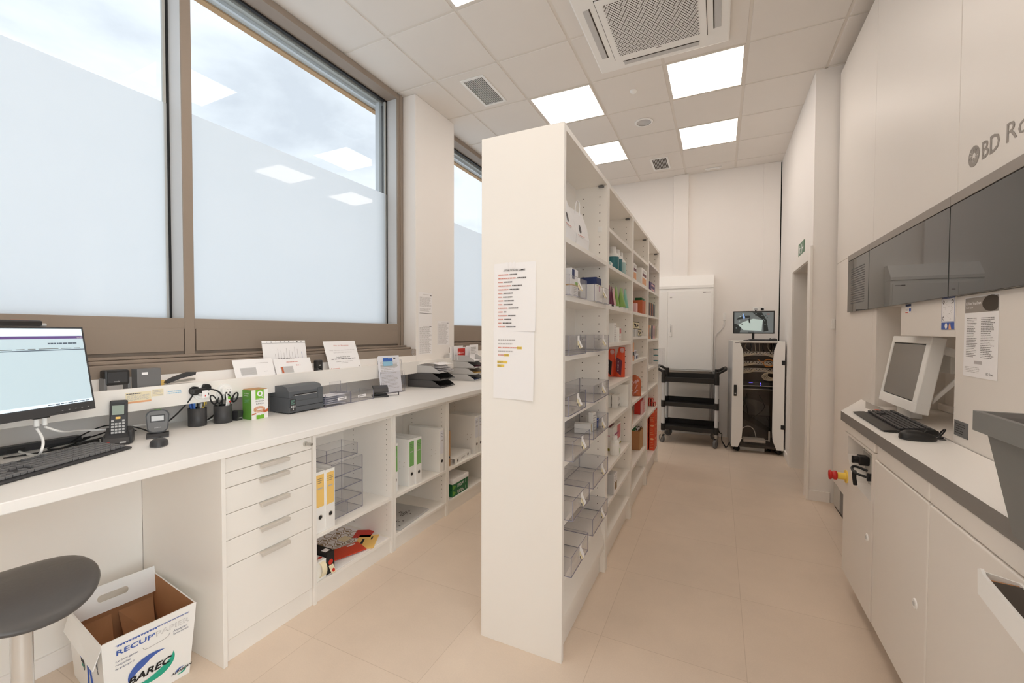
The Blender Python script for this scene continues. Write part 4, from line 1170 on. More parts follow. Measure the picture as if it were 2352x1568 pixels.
flat_leaflet(-1.945, 1.80, BZ + 0.0080, 0.19, 0.12, 'orange_deep', -0.35, 'red envelope with a small white label beside the sticker boxes', 'envelope', lambda b: b.rect(-0.05, -0.035, 0.02, 0.07, 'paper', 0.0003))
flat_leaflet(-2.02, 2.01, BZ + 0.0034, 0.10, 0.11, 'red', 0.5, 'dark red folded leaflet in the far corner', 'leaflet')
def sticker_box(x, y, m, lab, dx, dy, h, rz, dots):
    t = T('sticker_dispenser', lab, 'dispenser', (x, y, BZ + 0.0006), rz, 'sticker dispensers')
    b = B(); b.box(-dx, 0, -dy / 2, dy / 2, 0, h, m, 0.001)
    b.M = frame((0.0006, -dy / 2, 0), (0, 1, 0), (0, 0, 1))
    if dots: b.disc(dy * 0.5, h * 0.55, dy * 0.28, 'red', 0.0004)
    b.M = Matrix.Translation((0, 0, h + 0.0004))
    if not dots:
        for k in range(2): b.disc(-dx * 0.25 - k * 0.0, -dy * 0.25 + k * dy * 0.5, 0.011, 'red', 0.0003)
    else: b.rect(-dx * 0.4, -dx * 0.15, -dy * 0.3, dy * 0.3, 'paper', 0.0003)
    b.obj('dispenser_body', t)
    return t
t = sticker_box(-1.852, 1.605, 'ink_black', 'black sticker dispenser with a label strip hanging out', 0.14, 0.052, 0.115, 0.0, True)
b = B(); b.add([(0.002, -0.014, 0.045), (0.002, 0.014, 0.045), (0.017, 0.02, 0.005), (0.017, -0.008, 0.005), (0.003, -0.014, 0.047), (0.003, 0.014, 0.047), (0.018, 0.02, 0.007), (0.018, -0.008, 0.007)], [(3, 2, 1, 0), (4, 5, 6, 7), (0, 1, 5, 4), (2, 3, 7, 6), (1, 2, 6, 5), (3, 0, 4, 7)], 'cream')
b.M = b.M @ frame((0.0185, -0.006, 0.009), (0, 1, 0), (-0.37, 0, 1)); b.disc(0.012, 0.012, 0.009, 'red', 0.0012)
b.obj('label_strip', t)
t = sticker_box(-1.848, 1.545, 'white_plastic', 'white sticker dispenser with a curled cream label roll', 0.12, 0.055, 0.10, 0.0, False)
b = B(); b.prism([(0.002 + 0.026 * math.sin(a), 0.055 + 0.038 * math.cos(a)) for a in [PI * i / 12 for i in range(13)]] + [(0.002 + 0.023 * math.sin(a), 0.055 + 0.035 * math.cos(a)) for a in [PI * (12 - i) / 12 for i in range(13)]], 'y', -0.016, 0.012, 'cream'); b.obj('label_strip', t)
# second cabinet floor: flat document case ; third: paper reams
t = T('flat_folder', 'flat white folder with a dark square pattern in the lowest compartment', 'folder', (-2.02, 2.325, BZ + 0.0006), 0.1)
b = B(); b.box(-0.16, 0.16, -0.19, 0.16, 0, 0.012, 'light_grey', 0.002); b.M = Matrix.Translation((0, 0, 0.0125))
for i in range(6):
    for j in range(6):
        if (i in (2, 3) or j in (2, 3)) and (i + j) % 7: b.rect(0.0 + i * 0.016, 0.011 + i * 0.016, -0.02 + j * 0.016, -0.009 + j * 0.016, 'ink', 0.0003)
for (u, v) in ((0.06, -0.11), (0.08, -0.11), (0.06, -0.09), (0.10, -0.09), (0.12, -0.16)): b.rect(u, u + 0.012, v, v + 0.012, 'ink', 0.0003)
b.obj('cover', t)
for k in range(2):
    t = T('paper_ream', ['green wrapped paper ream at the bottom of the stack', 'green wrapped paper ream under the loose white paper'][k], 'paper ream', (-1.852, 2.885, BZ + 0.0006 + k * 0.0495), 0, 'green paper reams')
    b = B(); b.box(-0.297, 0, -0.12, 0.105, 0, 0.049, 'dark_green', 0.002)
    b.M = frame((0.0006, -0.12, 0), (0, 1, 0), (0, 0, 1)); b.lines(0.07, 0.17, 0.008, 0.036, 3, 'paper', 0.0004, 0.4, 0.3, k); b.rect(0.19, 0.196, 0.012, 0.04, 'paper', 0.0005); b.poly([(0.0, 0.0), (0.05, 0.024), (0.0, 0.049)], 'green', 0.0004)
    b.obj('wrapper', t)
b = B()
for i in range(5): b.box(-0.29, 0.0 + 0.002 * (i % 2), -0.118 - 0.002 * (i % 3), 0.112 + 0.002 * (i % 2), i * 0.0075, i * 0.0075 + 0.0072, 'paper')
tag(b.obj('loose_paper', None, loc=(-1.85, 2.885, BZ + 0.0996 + 0.0006)), 'stack of loose white paper on the green reams', 'paper')

# ================================================================ THINGS ON THE COUNTER
C = CT + 0.0006
A = math.radians(21)
def keyboard(name, label, loc, rz, L, D, m, mk, rest=False):
    """local: long axis y (0..L going away from the near end), user edge at +x, back at -x"""
    t = T(name, label, 'keyboard', loc, rz)
    b = B()
    b.prism([(0.0, 0.002), (0.003, 0.008), (-0.03, 0.013), (-D + 0.01, 0.026), (-D, 0.02), (-D, 0.002)], 'y', 0, L, m)
    if rest: b.prism([(0.045, 0.001), (0.05, 0.006), (0.02, 0.011), (0.0, 0.012), (0.0, 0.001)], 'y', 0.0, L, m)
    b.obj('base', t)
    b = B()
    rows = 6; x0 = -0.012 - (0 if not rest else 0); pitch = (D - 0.03) / rows
    for r in range(rows):
        xx = x0 - r * pitch - (0.004 if r == 5 else 0)
        zz = 0.0135 + (-xx - 0.0) / D * 0.0135 + 0.003
        n = 22
        k = 0
        while k < n:
            wd = 1
            if r == 0 and 6 <= k < 12: wd = 6
            ys0 = 0.012 + (L - 0.024) * k / n; ys1 = 0.012 + (L - 0.024) * (k + wd) / n - 0.003
            if not (k in (15, 18) and True and wd == 1 and False):
                gap = (k in (4, 8) and r == 5)
                if not gap and not (r in (2,) and k in (4, 5, 6)) and not (r == 1 and k in (4, 6)):
                    # numeric pad lies at the near end for a user facing the back
                    b.box(xx - pitch + 0.003, xx, ys0, ys1, zz - 0.006, zz + 0.003, mk, 0.0012, seg=1)
            k += wd
    b.obj('keys', t)
    return t
kb = keyboard('computer_keyboard', 'full size dark grey keyboard in front of the big monitor', (-2.018 + 0.005, 0.4935 - 0.03, C), 0, 0.45, 0.165, 'dark_plastic', 'mid_grey')
kb.rotation_euler = (0, 0, A)
kb.location = (-2.172 + math.sin(A) * 0.445, 0.884 - math.cos(A) * 0.445, C)

# big monitor
u = Vector((-math.sin(A), math.cos(A), 0)); nrm = Vector((math.cos(A), math.sin(A), 0))
WM, HM = 0.56, 0.325
TILT = math.radians(9)
up = (Vector((0, 0, 1)) * math.cos(TILT) - nrm * math.sin(TILT)).normalized()
br = Vector((-2.215, 0.795, 1.092))
# bottom edge of the case at the far end
Mm = frame(br - u * WM, u, up)
t = T('computer_monitor', 'large black monitor showing a pale program window, cut by the photo edge', 'monitor', (-2.30, 0.60, C))
b = B(Matrix.Translation(-Vector(t.location)) @ Mm)
b.box(0, WM, 0, HM, -0.022, 0, 'dark_plastic', 0.002)
b.box(0.05, WM - 0.05, 0.03, HM - 0.05, -0.05, -0.021, 'black_plastic', 0.012)
b.box(0.004, WM - 0.004, 0.0, 0.031, -0.0005, 0.0035, 'dark_plastic', 0.0015)
for i in range(5): b.box(WM - 0.12 + i * 0.022, WM - 0.115 + i * 0.022, 0.012, 0.0135, 0.0033, 0.0039, 'light_grey')
b.box(WM - 0.14, WM - 0.02, 0.0065, 0.008, 0.0033, 0.0038, 'black_plastic')
b.obj('case', t)
b = B(Matrix.Translation(-Vector(t.location)) @ Mm)
sx0, sx1, sy0, sy1 = 0.008, WM - 0.008, 0.033, HM - 0.007
b.box(sx0, sx1, sy0, sy1, -0.001, 0.0006, 'screen_on')
b.rect(sx0, sx1, sy1 - 0.028, sy1, 'screen_pale', 0.0009)
b.rect(sx0, sx1, sy1 - 0.038, sy1 - 0.028, 'screen_bar', 0.001)
b.rect(sx0, sx1, sy1 - 0.082, sy1 - 0.079, 'screen_line', 0.001)
b.lines(sx0 + 0.1, sx1 - 0.01, sy1 - 0.078, sy1 - 0.072, 1, 'cctv_grey', 0.0012, 0.4, 0.05, 3)
b.lines(sx1 - 0.12, sx1 - 0.02, sy1 - 0.06, sy1 - 0.052, 1, 'screen_line', 0.0012, 0.6, 0.2, 4)
b.lines(sx0, sx0 + 0.28, sy1 - 0.024, sy1 - 0.02, 1, 'cctv_grey', 0.0012, 0.5, 0.1, 5)
b.text('tactil', sx1 - 0.004, sy1 - 0.0365, 0.009, 'paper', 0.0014, 'R')
b.rect(sx0, sx1, sy0, sy0 + 0.011, 'screen_pale', 0.001)
b.lines(sx1 - 0.15, sx1 - 0.01, sy0 + 0.003, sy0 + 0.007, 1, 'screen_line', 0.0012, 0.7, 0.0, 6)
b.obj('screen', t)
mid = br - u * (WM / 2)
b = W(t.location)
base = Vector((mid.x - nrm.x * 0.125, mid.y - nrm.y * 0.125, 0))
Ms = frame((base.x, base.y, C), u, Vector((-nrm.x, -nrm.y, 0)))
b.M = b.M @ Ms
b.box(-0.115, 0.10, -0.08, 0.10, 0, 0.009, 'mid_grey', 0.003)
b.box(-0.035, 0.035, -0.01, 0.02, 0.008, 0.36, 'dark_plastic', 0.006)
b.obj('stand', t)
for k, off in enumerate((0.175, 0.15)):
    p = br - u * off - nrm * 0.03
    b = W(t.location)
    b.box(p.x - 0.012, p.x + 0.012, p.y - 0.012, p.y + 0.012, p.z - 0.008, p.z + 0.016, 'black_plastic', 0.003)
    b.cyl((p.x, p.y, p.z - 0.034), (p.x, p.y, p.z - 0.006), 0.0075, 'white_plastic', 12)
    b.obj('cable_plug', t, 'white cable plug under the screen')
p1 = br - u * 0.175 - nrm * 0.03; p2 = br - u * 0.15 - nrm * 0.03
b = B(); b.tube([p1 - Vector((0, 0, 0.041)), p1 + Vector((-0.005, 0.02, -0.09)), (p1.x + 0.03, p1.y + 0.0, C + 0.05), (-2.33, 0.66, C + 0.012), (-2.42, 0.66, C + 0.006), (-2.49, 0.66, C + 0.006)], 0.0042, 'white_plastic', 8, smooth_path=3)
tag(b.obj('white_cable'), 'white cable curving down from the monitor to the worktop', 'cable', 'white monitor cables')
b = B(); b.tube([p2 - Vector((0, 0, 0.041)), p2 + Vector((-0.01, 0.05, -0.075)), (-2.40, 0.80, C + 0.07), (-2.42, 0.90, C + 0.05), (-2.46, 0.99, C + 0.04), (-2.5, 1.2, C + 0.03)], 0.0042, 'white_plastic', 8, smooth_path=3)
tag(b.obj('white_cable'), 'white cable running from the monitor behind the handheld terminal', 'cable', 'white monitor cables')
t = T('webcam', 'small black camera bar on top of the big monitor', 'camera', tuple(br - u * 0.2 + up * (HM + 0.0006) - nrm * 0.012))
b = B(Matrix.Rotation(A, 4, 'Z')); b.box(-0.022, 0.022, -0.1, 0.06, 0, 0.022, 'black_plastic', 0.006); b.obj('camera_body', t)
b = B(Matrix.Rotation(A, 4, 'Z')); b.box(-0.02, 0.0, 0.06, 0.09, 0.0, 0.012, 'light_grey', 0.004); b.box(-0.0, 0.004, -0.02, 0.03, 0.021, 0.023, 'red'); b.obj('end_cap', t, 'pale end cap')
# things half seen at the photo edge
t = T('desk_canister', 'dark canister with a red and white round mark at the photo edge', 'canister', (-2.235, 0.475, C))
b = B(); b.lathe([(0.033, 0), (0.036, 0.004), (0.036, 0.13), (0.034, 0.135), (0.001, 0.135)], (0, 0, 0), 'dark_plastic', 24); b.obj('canister_body', t)
b = B(frame((0.0372, 0.006, 0.108), (-0.16, 1, 0), (0, 0, 1))); b.disc(0, 0, 0.021, 'light_grey', 0.0004, 20); b.disc(0, 0, 0.018, 'ink_black', 0.0007, 20); b.rect(-0.012, -0.005, -0.01, 0.012, 'red', 0.001); b.rect(0.003, 0.009, -0.012, 0.01, 'red', 0.001); b.obj('round_mark', t)
t = T('power_strip', 'long dark adapter bar lying at the back of the worktop', 'power strip', (-2.53, 0.74, C), 0.0)
b = B(); b.prism([(-0.024 + 0.0, 0.0), (0.024, 0.0), (0.026, 0.012), (0.018, 0.026), (-0.018, 0.026), (-0.026, 0.012)], 'y', -0.13, 0.11, 'dark_plastic'); b.cyl((0, -0.13, 0.013), (0, -0.138, 0.013), 0.012, 'black_plastic', 14); b.box(0.0245, 0.0265, -0.11, -0.06, 0.004, 0.018, 'black_plastic'); b.obj('housing', t)
cabs = [[(-2.52, 0.86, C + 0.012), (-2.44, 0.87, C + 0.03), (-2.43, 0.80, C + 0.01), (-2.40, 0.74, C + 0.005), (-2.47, 0.72, C + 0.005), (-2.45, 0.82, C + 0.015), (-2.50, 0.95, C + 0.03)],
        [(-2.42, 0.60, C + 0.005), (-2.40, 0.72, C + 0.004), (-2.42, 0.82, C + 0.008), (-2.48, 0.93, C + 0.012), (-2.52, 1.05, C + 0.006)],
        [(-2.36, 0.93, C + 0.02), (-2.44, 0.96, C + 0.05), (-2.50, 0.93, C + 0.06), (-2.52, 0.86, C + 0.03), (-2.47, 0.80, C + 0.01)],
        [(-2.36, 1.045, C + 0.012), (-2.42, 1.02, C + 0.035), (-2.45, 0.98, C + 0.05), (-2.44, 0.94, C + 0.02), (-2.47, 0.92, C + 0.01)]]
for i, pts in enumerate(cabs):
    b = B(); b.tube(pts, 0.003, 'black_rubber', 7, smooth_path=3)
    tag(b.obj('black_cable'), ['looped black cable in front of the adapter bar', 'black cable lying along the keyboard back edge', 'black cable rising behind the handheld terminal', 'black cable looping between terminal and scanner'][i], 'cable', 'black cables behind the keyboard')
b = B(); b.box(-0.012, 0.012, -0.045, 0.03, 0, 0.018, 'black_plastic', 0.006)
tag(b.obj('cable_adapter', None, loc=(-2.415, 0.845, C), rz=0.2), 'small black inline adapter lying behind the keyboard', 'adapter')

# handheld terminal in its cradle
AZ = math.radians(-30)
t = T('terminal_cradle', 'black charging cradle holding the handheld terminal', 'charger', (-2.325, 0.905, C), AZ)
b = B()
b.prism([(-0.055, 0.0), (0.045, 0.0), (0.05, 0.012), (0.038, 0.03), (-0.01, 0.05), (-0.035, 0.065), (-0.055, 0.05)], 'y', -0.042, 0.042, 'dark_plastic')
b.box(-0.03, 0.03, -0.05, -0.036, 0, 0.04, 'black_plastic', 0.006); b.box(-0.03, 0.03, 0.036, 0.05, 0, 0.058, 'dark_plastic', 0.006)
b.box(0.046, 0.0495, -0.028, -0.02, 0.014, 0.019, 'red'); b.box(0.044, 0.0500, 0.012, 0.032, 0.010, 0.016, 'light_grey')
b.obj('cradle_body', t)
t = T('handheld_terminal', 'black handheld data terminal with screen and yellow key standing in its cradle', 'handheld terminal', (-2.325, 0.905, C + 0.0), AZ)
Mh = Matrix.Translation((0.008, 0, 0.033)) @ Matrix.Rotation(math.radians(-10), 4, 'Y')
b = B(Mh); b.box(-0.024, 0, -0.029, 0.029, 0, 0.155, 'dark_plastic', 0.006); b.obj('terminal_body', t)
b = B(Mh @ frame((0.0005, -0.029, 0), (0, 1, 0), (0, 0, 1))); b.box(0.006, 0.052, 0.088, 0.142, 0, 0.0012, 'black_plastic'); b.rect(0.0095, 0.0485, 0.092, 0.132, 'lcd', 0.0016); b.obj('display', t)
b = B(Mh @ frame((0.0005, -0.029, 0), (0, 1, 0), (0, 0, 1)))
b.box(0.021, 0.037, 0.073, 0.083, 0, 0.003, 'label_yellow', 0.001)
for r in range(5):
    for c in range(4):
        b.box(0.007 + c * 0.0118, 0.0155 + c * 0.0118, 0.012 + r * 0.0125, 0.020 + r * 0.0125, 0, 0.002, 'light_grey', 0.0008, seg=1) if not (r == 4 and c in (1, 2)) else None
b.obj('keypad', t)
# presentation scanner
t = T('barcode_scanner', 'black upright barcode scanner with a rounded square head on a small foot', 'scanner', (-2.315, 1.045, C), math.radians(-26))
b = B(); b.prism([(-0.04, 0), (0.038, 0), (0.036, 0.006), (0.02, 0.018), (-0.025, 0.018), (-0.04, 0.006)], 'y', -0.04, 0.04, 'dark_plastic'); b.obj('foot', t)
Mh = Matrix.Translation((0.0, 0, 0.018)) @ Matrix.Rotation(math.radians(-8), 4, 'Y')
b = B(Mh)
rr = 0.026; wy, hz_ = 0.042, 0.105
prof = []
for (cy_, cz_, a0) in ((wy - rr, hz_ - rr, 0), (-wy + rr, hz_ - rr, PI / 2), (-wy + rr + 0.004, rr, PI), (wy - rr - 0.004, rr, 3 * PI / 2)):
    for i in range(7): a = a0 + PI / 2 * i / 6; prof.append((cy_ + rr * math.cos(a), cz_ + rr * math.sin(a)))
b.prism([(p[0] * 0.88, 0.006 + p[1] * 0.92) for p in prof], 'x', -0.045, -0.018, 'black_plastic', smooth=True)
b.prism(prof, 'x', -0.018, 0.012, 'dark_plastic', smooth=True)
b.prism([(p[0] * 0.9, 0.005 + p[1] * 0.9) for p in prof], 'x', 0.012, 0.016, 'mid_grey', smooth=True)
b.obj('head', t)
b = B(Mh); b.box(0.0155, 0.0172, -0.027, 0.027, 0.05, 0.082, 'black_plastic', 0.0007); b.box(0.017, 0.0176, -0.022, 0.022, 0.055, 0.077, 'alu'); b.obj('scan_window', t)
b = B()
b.M = Mh @ frame((0.0168, -0.012, 0.022), (0, 1, 0), (0, 0, 1)); b.text('ZEBRA', 0, 0, 0.007, 'light_grey', 0.0004, width=0.024); b.obj('lettering', t)
b = B(Mh); b.prism([(-0.014, 0.1045), (0.014, 0.1045), (0.012, 0.1075), (-0.012, 0.1075)], 'x', -0.01, 0.006, 'green'); b.obj('status_lamp', t)
# mouse
def mouse(label, loc, rz, L=0.105, Wd=0.062, H=0.036, m='dark_plastic', m2='mid_grey', name='computer_mouse'):
    t = T(name, label, 'mouse', loc, rz)
    b = B()
    def fn(u_, v):
        a = 2 * PI * u_
        r = math.sin(v * PI / 2)
        x = L / 2 * r * math.cos(a); y = Wd / 2 * r * math.sin(a) * (1 - 0.12 * math.cos(a))
        z = 0.004 + (H - 0.004) * (math.cos(v * PI / 2)) ** 0.6 * (0.86 - 0.22 * math.cos(a) * r)
        return (x, y, z)
    b.grid(fn, 28, 12, m)
    pts = [fn(i / 28, 1.0) for i in range(28)]
    b.add([(p[0], p[1], p[2]) for p in pts] + [(p[0] * 0.96, p[1] * 0.96, 0) for p in pts], [(i, (i + 1) % 28, 28 + (i + 1) % 28, 28 + i) for i in range(28)] + [tuple(range(28, 56))], m2, True)
    b.obj('shell', t)
    b = B(); b.cyl((L * 0.24, -0.004, H * 0.72), (L * 0.24, 0.004, H * 0.72), 0.009, 'black_rubber', 14); b.obj('scroll_wheel', t)
    return t
mouse('small dark grey wireless mouse in front of the barcode scanner', (-2.135, 0.968, C), math.radians(150))
# pen pots
def pot(loc, r, h, label, sx=1.0):
    t = T('pen_pot', label, 'pen pot', loc, group='black pen pots')
    b = B(); b.lathe([(r * 0.96, 0), (r, 0.003), (r, h), (r - 0.003, h), (r - 0.004, 0.004), (0.001, 0.004)], (0, 0, 0), 'dark_plastic', 28, sx=sx); b.obj('pot_body', t)
    return t
pot((-2.405, 1.258, C), 0.040, 0.092, 'black pen pot with blue and yellow pens, beside the scanner')
pot((-2.372, 1.365, C), 0.042, 0.092, 'black pen pot holding two scissors, beside the rubber band box')
def pen(p, d, L, m, mtip, label, r=0.0045):
    d = Vector(d).normalized(); p = Vector(p)
    t = T('pen', label, 'pen', tuple(p), group='pens in the pots')
    b = B(); b.cyl((0, 0, 0), tuple(d * L * 0.86), r, m, 10); b.obj('barrel', t)
    b = B(); b.cyl(tuple(d * L * 0.86), tuple(d * L), r * 1.15, mtip, 10, r2=r * 0.7); b.box(d.x * L * 0.9 - 0.0015, d.x * L * 0.9 + 0.0015, d.y * L * 0.9 + r, d.y * L * 0.9 + r + 0.003, d.z * L * 0.72, d.z * L * 0.98, mtip); b.obj('cap', t)
P0 = (-2.405, 1.258, C + 0.0045)
for i, (dx, dy, L, m, mt, lab) in enumerate([(-0.006, -0.026, 0.142, 'blue', 'blue', 'blue pen, outermost on the scanner side of the pot'), (0.012, -0.02, 0.135, 'blue', 'sky_blue', 'blue pen with a pale cap, in front'), (-0.014, -0.012, 0.15, 'blue', 'print_blue', 'thick blue marker in the middle of the pot'), (0.0, 0.004, 0.128, 'black_plastic', 'white_plastic', 'black pen with a white cap'), (0.015, 0.01, 0.13, 'light_grey', 'dark_plastic', 'grey pen with dark cap'), (0.006, 0.024, 0.14, 'yellow', 'yellow', 'yellow highlighter in the pot beside the scanner'), (-0.01, 0.018, 0.132, 'light_grey', 'light_grey', 'pale grey pen behind the highlighter')]):
    pen((P0[0] + dx * 0.3, P0[1] + dy * 0.3, P0[2]), (dx * 1.0, dy * 1.0, 0.13), L, m, mt, lab, 0.005 if i not in (2, 5) else 0.007)
t = T('paper_clip_tag', 'black plug with a small white paper tag above the pens', 'plug', (-2.374, 1.255, 1.098))
b = B(); b.cyl((0, -0.03, 0), (0.02, -0.03, 0), 0.022, 'black_rubber', 18); b.box(0.01, 0.04, -0.052, 0.01, -0.012, 0.012, 'black_plastic', 0.006); b.cyl((0.0, 0.02, 0.012), (0.03, 0.02, 0.012), 0.018, 'black_rubber', 16); b.obj('plug_body', t)
b = B(); b.box(0.041, 0.042, -0.012, 0.014, -0.036, 0.0, 'paper'); b.box(0.0421, 0.0425, 0.0, 0.004, -0.03, -0.022, 'red'); b.obj('paper_tag', t)
b = B(); b.tube([(-2.35, 1.275, 1.105), (-2.33, 1.32, 1.09), (-2.335, 1.345, 1.05), (-2.36, 1.35, 0.99), (-2.43, 1.33, C + 0.02), (-2.47, 1.33, C + 0.004)], 0.004, 'black_rubber', 8, smooth_path=3); tag(b.obj('black_cable'), 'black cable hanging from the wall plug beside the pen pots', 'cable')
b = B(); b.tube([(-2.36, 1.225, 1.095), (-2.375, 1.20, 1.04), (-2.42, 1.15, C + 0.05), (-2.45, 1.10, C + 0.01), (-2.42, 1.07, C + 0.006)], 0.0035, 'black_rubber', 8, smooth_path=3); tag(b.obj('black_cable'), 'black cable slanting from the wall plug down to the scanner', 'cable')
# scissors
def scissors(p, lean, m, lab):
    t = T('scissors', lab, 'scissors', p, group='scissors in the pot')
    l = Vector(lean)
    b = B(); b.add([(-0.006, -0.002, 0), (0.006, -0.002, 0), (0.006 + l.x, l.y - 0.002, 0.1), (-0.006 + l.x, l.y - 0.002, 0.1), (-0.006, 0.002, 0), (0.006, 0.002, 0), (0.006 + l.x, l.y + 0.002, 0.1), (-0.006 + l.x, l.y + 0.002, 0.1)], [(0, 1, 2, 3), (7, 6, 5, 4), (0, 4, 5, 1), (2, 6, 7, 3), (1, 5, 6, 2), (3, 7, 4, 0)], 'steel'); b.obj('blades', t)
    for s_ in (-1, 1):
        b = B()
        pts = []
        for i in range(16):
            a = 2 * PI * i / 16
            q = Vector((l.x * 1.0 + 0.002, l.y * 1.25 + s_ * 0.018 + 0.013 * math.cos(a) + s_ * 0.008 * math.sin(a), 0.122 + 0.024 * math.sin(a)))
            pts.append(q)
        b.tube(pts, 0.0038, m, 8, cyclic=True); b.obj('handle', t)
scissors((-2.378, 1.352, C + 0.0045), (0.0, -0.012, 0), 'black_rubber', 'black handled scissors leaning to the scanner side of the pot')
scissors((-2.365, 1.378, C + 0.0045), (0.0, 0.022, 0), 'black_rubber', 'black handled scissors leaning to the rubber band box')
t = T('cutter_knife', 'white plastic cutter with green and red ends standing between the scissors', 'cutter', (-2.36, 1.372, C + 0.0045))
b = B(); b.box(-0.003, 0.003, -0.008, 0.008, 0, 0.125, 'white_plastic', 0.002, M=Matrix.Rotation(-0.12, 4, 'X')); b.obj('knife_body', t)
b = B(); b.box(-0.0035, 0.0035, -0.0085, 0.0085, 0.118, 0.132, 'lime', 0.002, M=Matrix.Rotation(-0.12, 4, 'X')); b.box(0.002, 0.006, 0.014, 0.024, 0.10, 0.108, 'red'); b.obj('end_cap', t)
# small tape dispenser shaped box
t = T('tape_dispenser', 'small black desk dispenser between the pen pot and the rubber band box', 'dispenser', (-2.37, 1.432, C), 0.25)
b = B(); b.prism([(-0.05, 0), (0.022, 0), (0.03, 0.045), (0.026, 0.052), (-0.02, 0.05), (-0.05, 0.03)], 'y', -0.017, 0.017, 'dark_plastic'); b.obj('dispenser_body', t)
b = B(frame((0.0255, -0.01, 0.012), (0, 1, 0), (0.17, 0, 1))); b.lines(0, 0.02, 0, 0.005, 1, 'light_grey', 0.0008, 0.8, 0); b.obj('lettering', t)
# rubber band box
t = T('rubber_band_box', 'white and green cardboard box of rubber bands beside the label printer', 'box', (-2.288, 1.512, C), math.radians(-2))
RM = Matrix.Identity(4)
b = B()
wbx, dbx, hbx = 0.092, 0.082, 0.162
b.box(-dbx, 0, -wbx / 2, wbx / 2, 0, hbx, 'white_plastic', my='white_plastic', mz='kraft')
# front (+x)
b.M = frame((0.0005, -wbx / 2, 0), (0, 1, 0), (0, 0, 1))
b.rect(0.022, 0.068, 0.108, hbx, 'lime', 0.0004)
b.ring(0.046, 0.140, 0.008, 0.0155, 'paper', 0.0009, 24); b.poly([(0.046, 0.134), (0.05, 0.132), (0.064, 0.122), (0.058, 0.121)], 'paper', 0.001)
b.lines(0.026, 0.064, 0.110, 0.114, 1, 'paper', 0.0009, 0.6, 0)
b.text('RUBBER', 0.046, 0.095, 0.0105, 'ink', 0.0009, 'C', 0.046); b.text('BANDS', 0.046, 0.081, 0.0105, 'ink', 0.0009, 'C', 0.042)
for i in range(7):
    b.ring(0.043 + 0.002 * math.sin(i * 2), 0.053 + 0.0022 * (i - 3), 0.024 + 0.0016 * (i % 3), 0.0275 + 0.0016 * (i % 3), ('peach', 'terracotta', 'tan')[i % 3], 0.0008 + 0.00006 * i, 26, sy=0.42)
b.poly([(0.0, 0.03), (0.02, 0.036), (0.028, 0.03), (0.01, 0.026), (0.0, 0.026)], 'terracotta', 0.001)
b.poly([(0.06, 0.04), (0.092, 0.052), (0.092, 0.036), (0.07, 0.03)], 'terracotta', 0.001)
b.rect(0.026, 0.068, 0, 0.022, 'lime', 0.0008); b.disc(0.047, 0.027, 0.007, 'paper', 0.0012, 16)
# near side (-y)
b.M = frame((-dbx, -wbx / 2 - 0.0005, 0), (1, 0, 0), (0, 0, 1))
b.rect(0, dbx, 0, hbx, 'green', 0.0003)
b.text('RUBBER', 0.02, 0.14, 0.008, 'paper', 0.0009, width=0.04); b.text('BANDS', 0.02, 0.128, 0.008, 'paper', 0.0009, width=0.036); b.lines(0.02, 0.07, 0.09, 0.115, 4, 'tube_aqua', 0.0009, 0.25, 0.3)
b.obj('box_body', t)
b = B(); b.box(-dbx + 0.002, -0.002, -wbx / 2 + 0.002, wbx / 2 - 0.002, hbx, hbx + 0.003, 'kraft', 0.001); b.obj('lid', t)

# label printer
t = T('label_printer', 'dark grey desktop label printer with a paper slot in its front', 'printer', (-2.252, 1.78, C), math.radians(0))
b = B()
Wp, Dp, Hp = 0.235, 0.17, 0.165
sideprof = [(-Dp, 0.006), (0.0, 0.006), (0.0, Hp * 0.78), (-0.02, Hp * 0.95), (-0.07, Hp), (-0.13, Hp * 0.97), (-Dp, Hp * 0.8)]
b.prism(sideprof, 'y', -Wp / 2, Wp / 2, 'grey_plastic')
b.prism([(0.0, 0.006), (0.006, 0.010), (0.006, 0.036), (0.0, 0.04)], 'y', -Wp / 2, Wp / 2, 'grey_plastic')
b.box(-0.002, 0.0035, Wp / 2 - 0.035, Wp / 2, 0.04, Hp * 0.84, 'grey_plastic', 0.002)
b.box(-0.002, 0.0035, -Wp / 2, -Wp / 2 + 0.02, 0.04, Hp * 0.8, 'grey_plastic', 0.002)
b.box(0.0, 0.0036, -Wp / 2 + 0.02, Wp / 2 - 0.035, 0.040, 0.072, 'grey_plastic', 0.001)
b.box(0.0005, 0.0042, -Wp / 2, Wp / 2, 0.0385, 0.0395, 'ink_black')
b.box(-Dp - 0.001, 0.0037, -Wp / 2 - 0.0008, -Wp / 2 + 0.02, 0.094, 0.0952, 'ink_black'); 
for yy in (-0.1, 0.1):
    for xx in (-0.15, -0.015): b.cyl((xx, yy, 0), (xx, yy, 0.007), 0.008, 'black_rubber', 10)
b.obj('housing', t)
b = B(); b.box(-0.01, 0.0012, -0.085, 0.075, 0.103, 0.112, 'ink_black'); b.box(0.0, 0.0035, -0.082, 0.074, 0.1035, 0.106, 'light_grey'); b.obj('paper_slot', t)
b = B(frame((0.0065, -Wp / 2 + 0.006, 0.02), (0, 1, 0), (0, 0, 1)))
b.box(-0.002, 0.036, -0.004, 0.066, -0.006, 0.0, 'dark_plastic')
for k in range(3): b.box(0.003 + k * 0.0105, 0.0105 + k * 0.0105, 0.016, 0.028, 0, 0.0015, 'light_grey', 0.0006, seg=1)
b.box(0.014, 0.021, 0.002, 0.011, 0, 0.0015, 'light_grey', 0.0006, seg=1)
b.lines(0.003, 0.03, 0.032, 0.062, 6, 'tube_aqua', 0.0006, 0.35, 0.5); b.obj('control_panel', t)

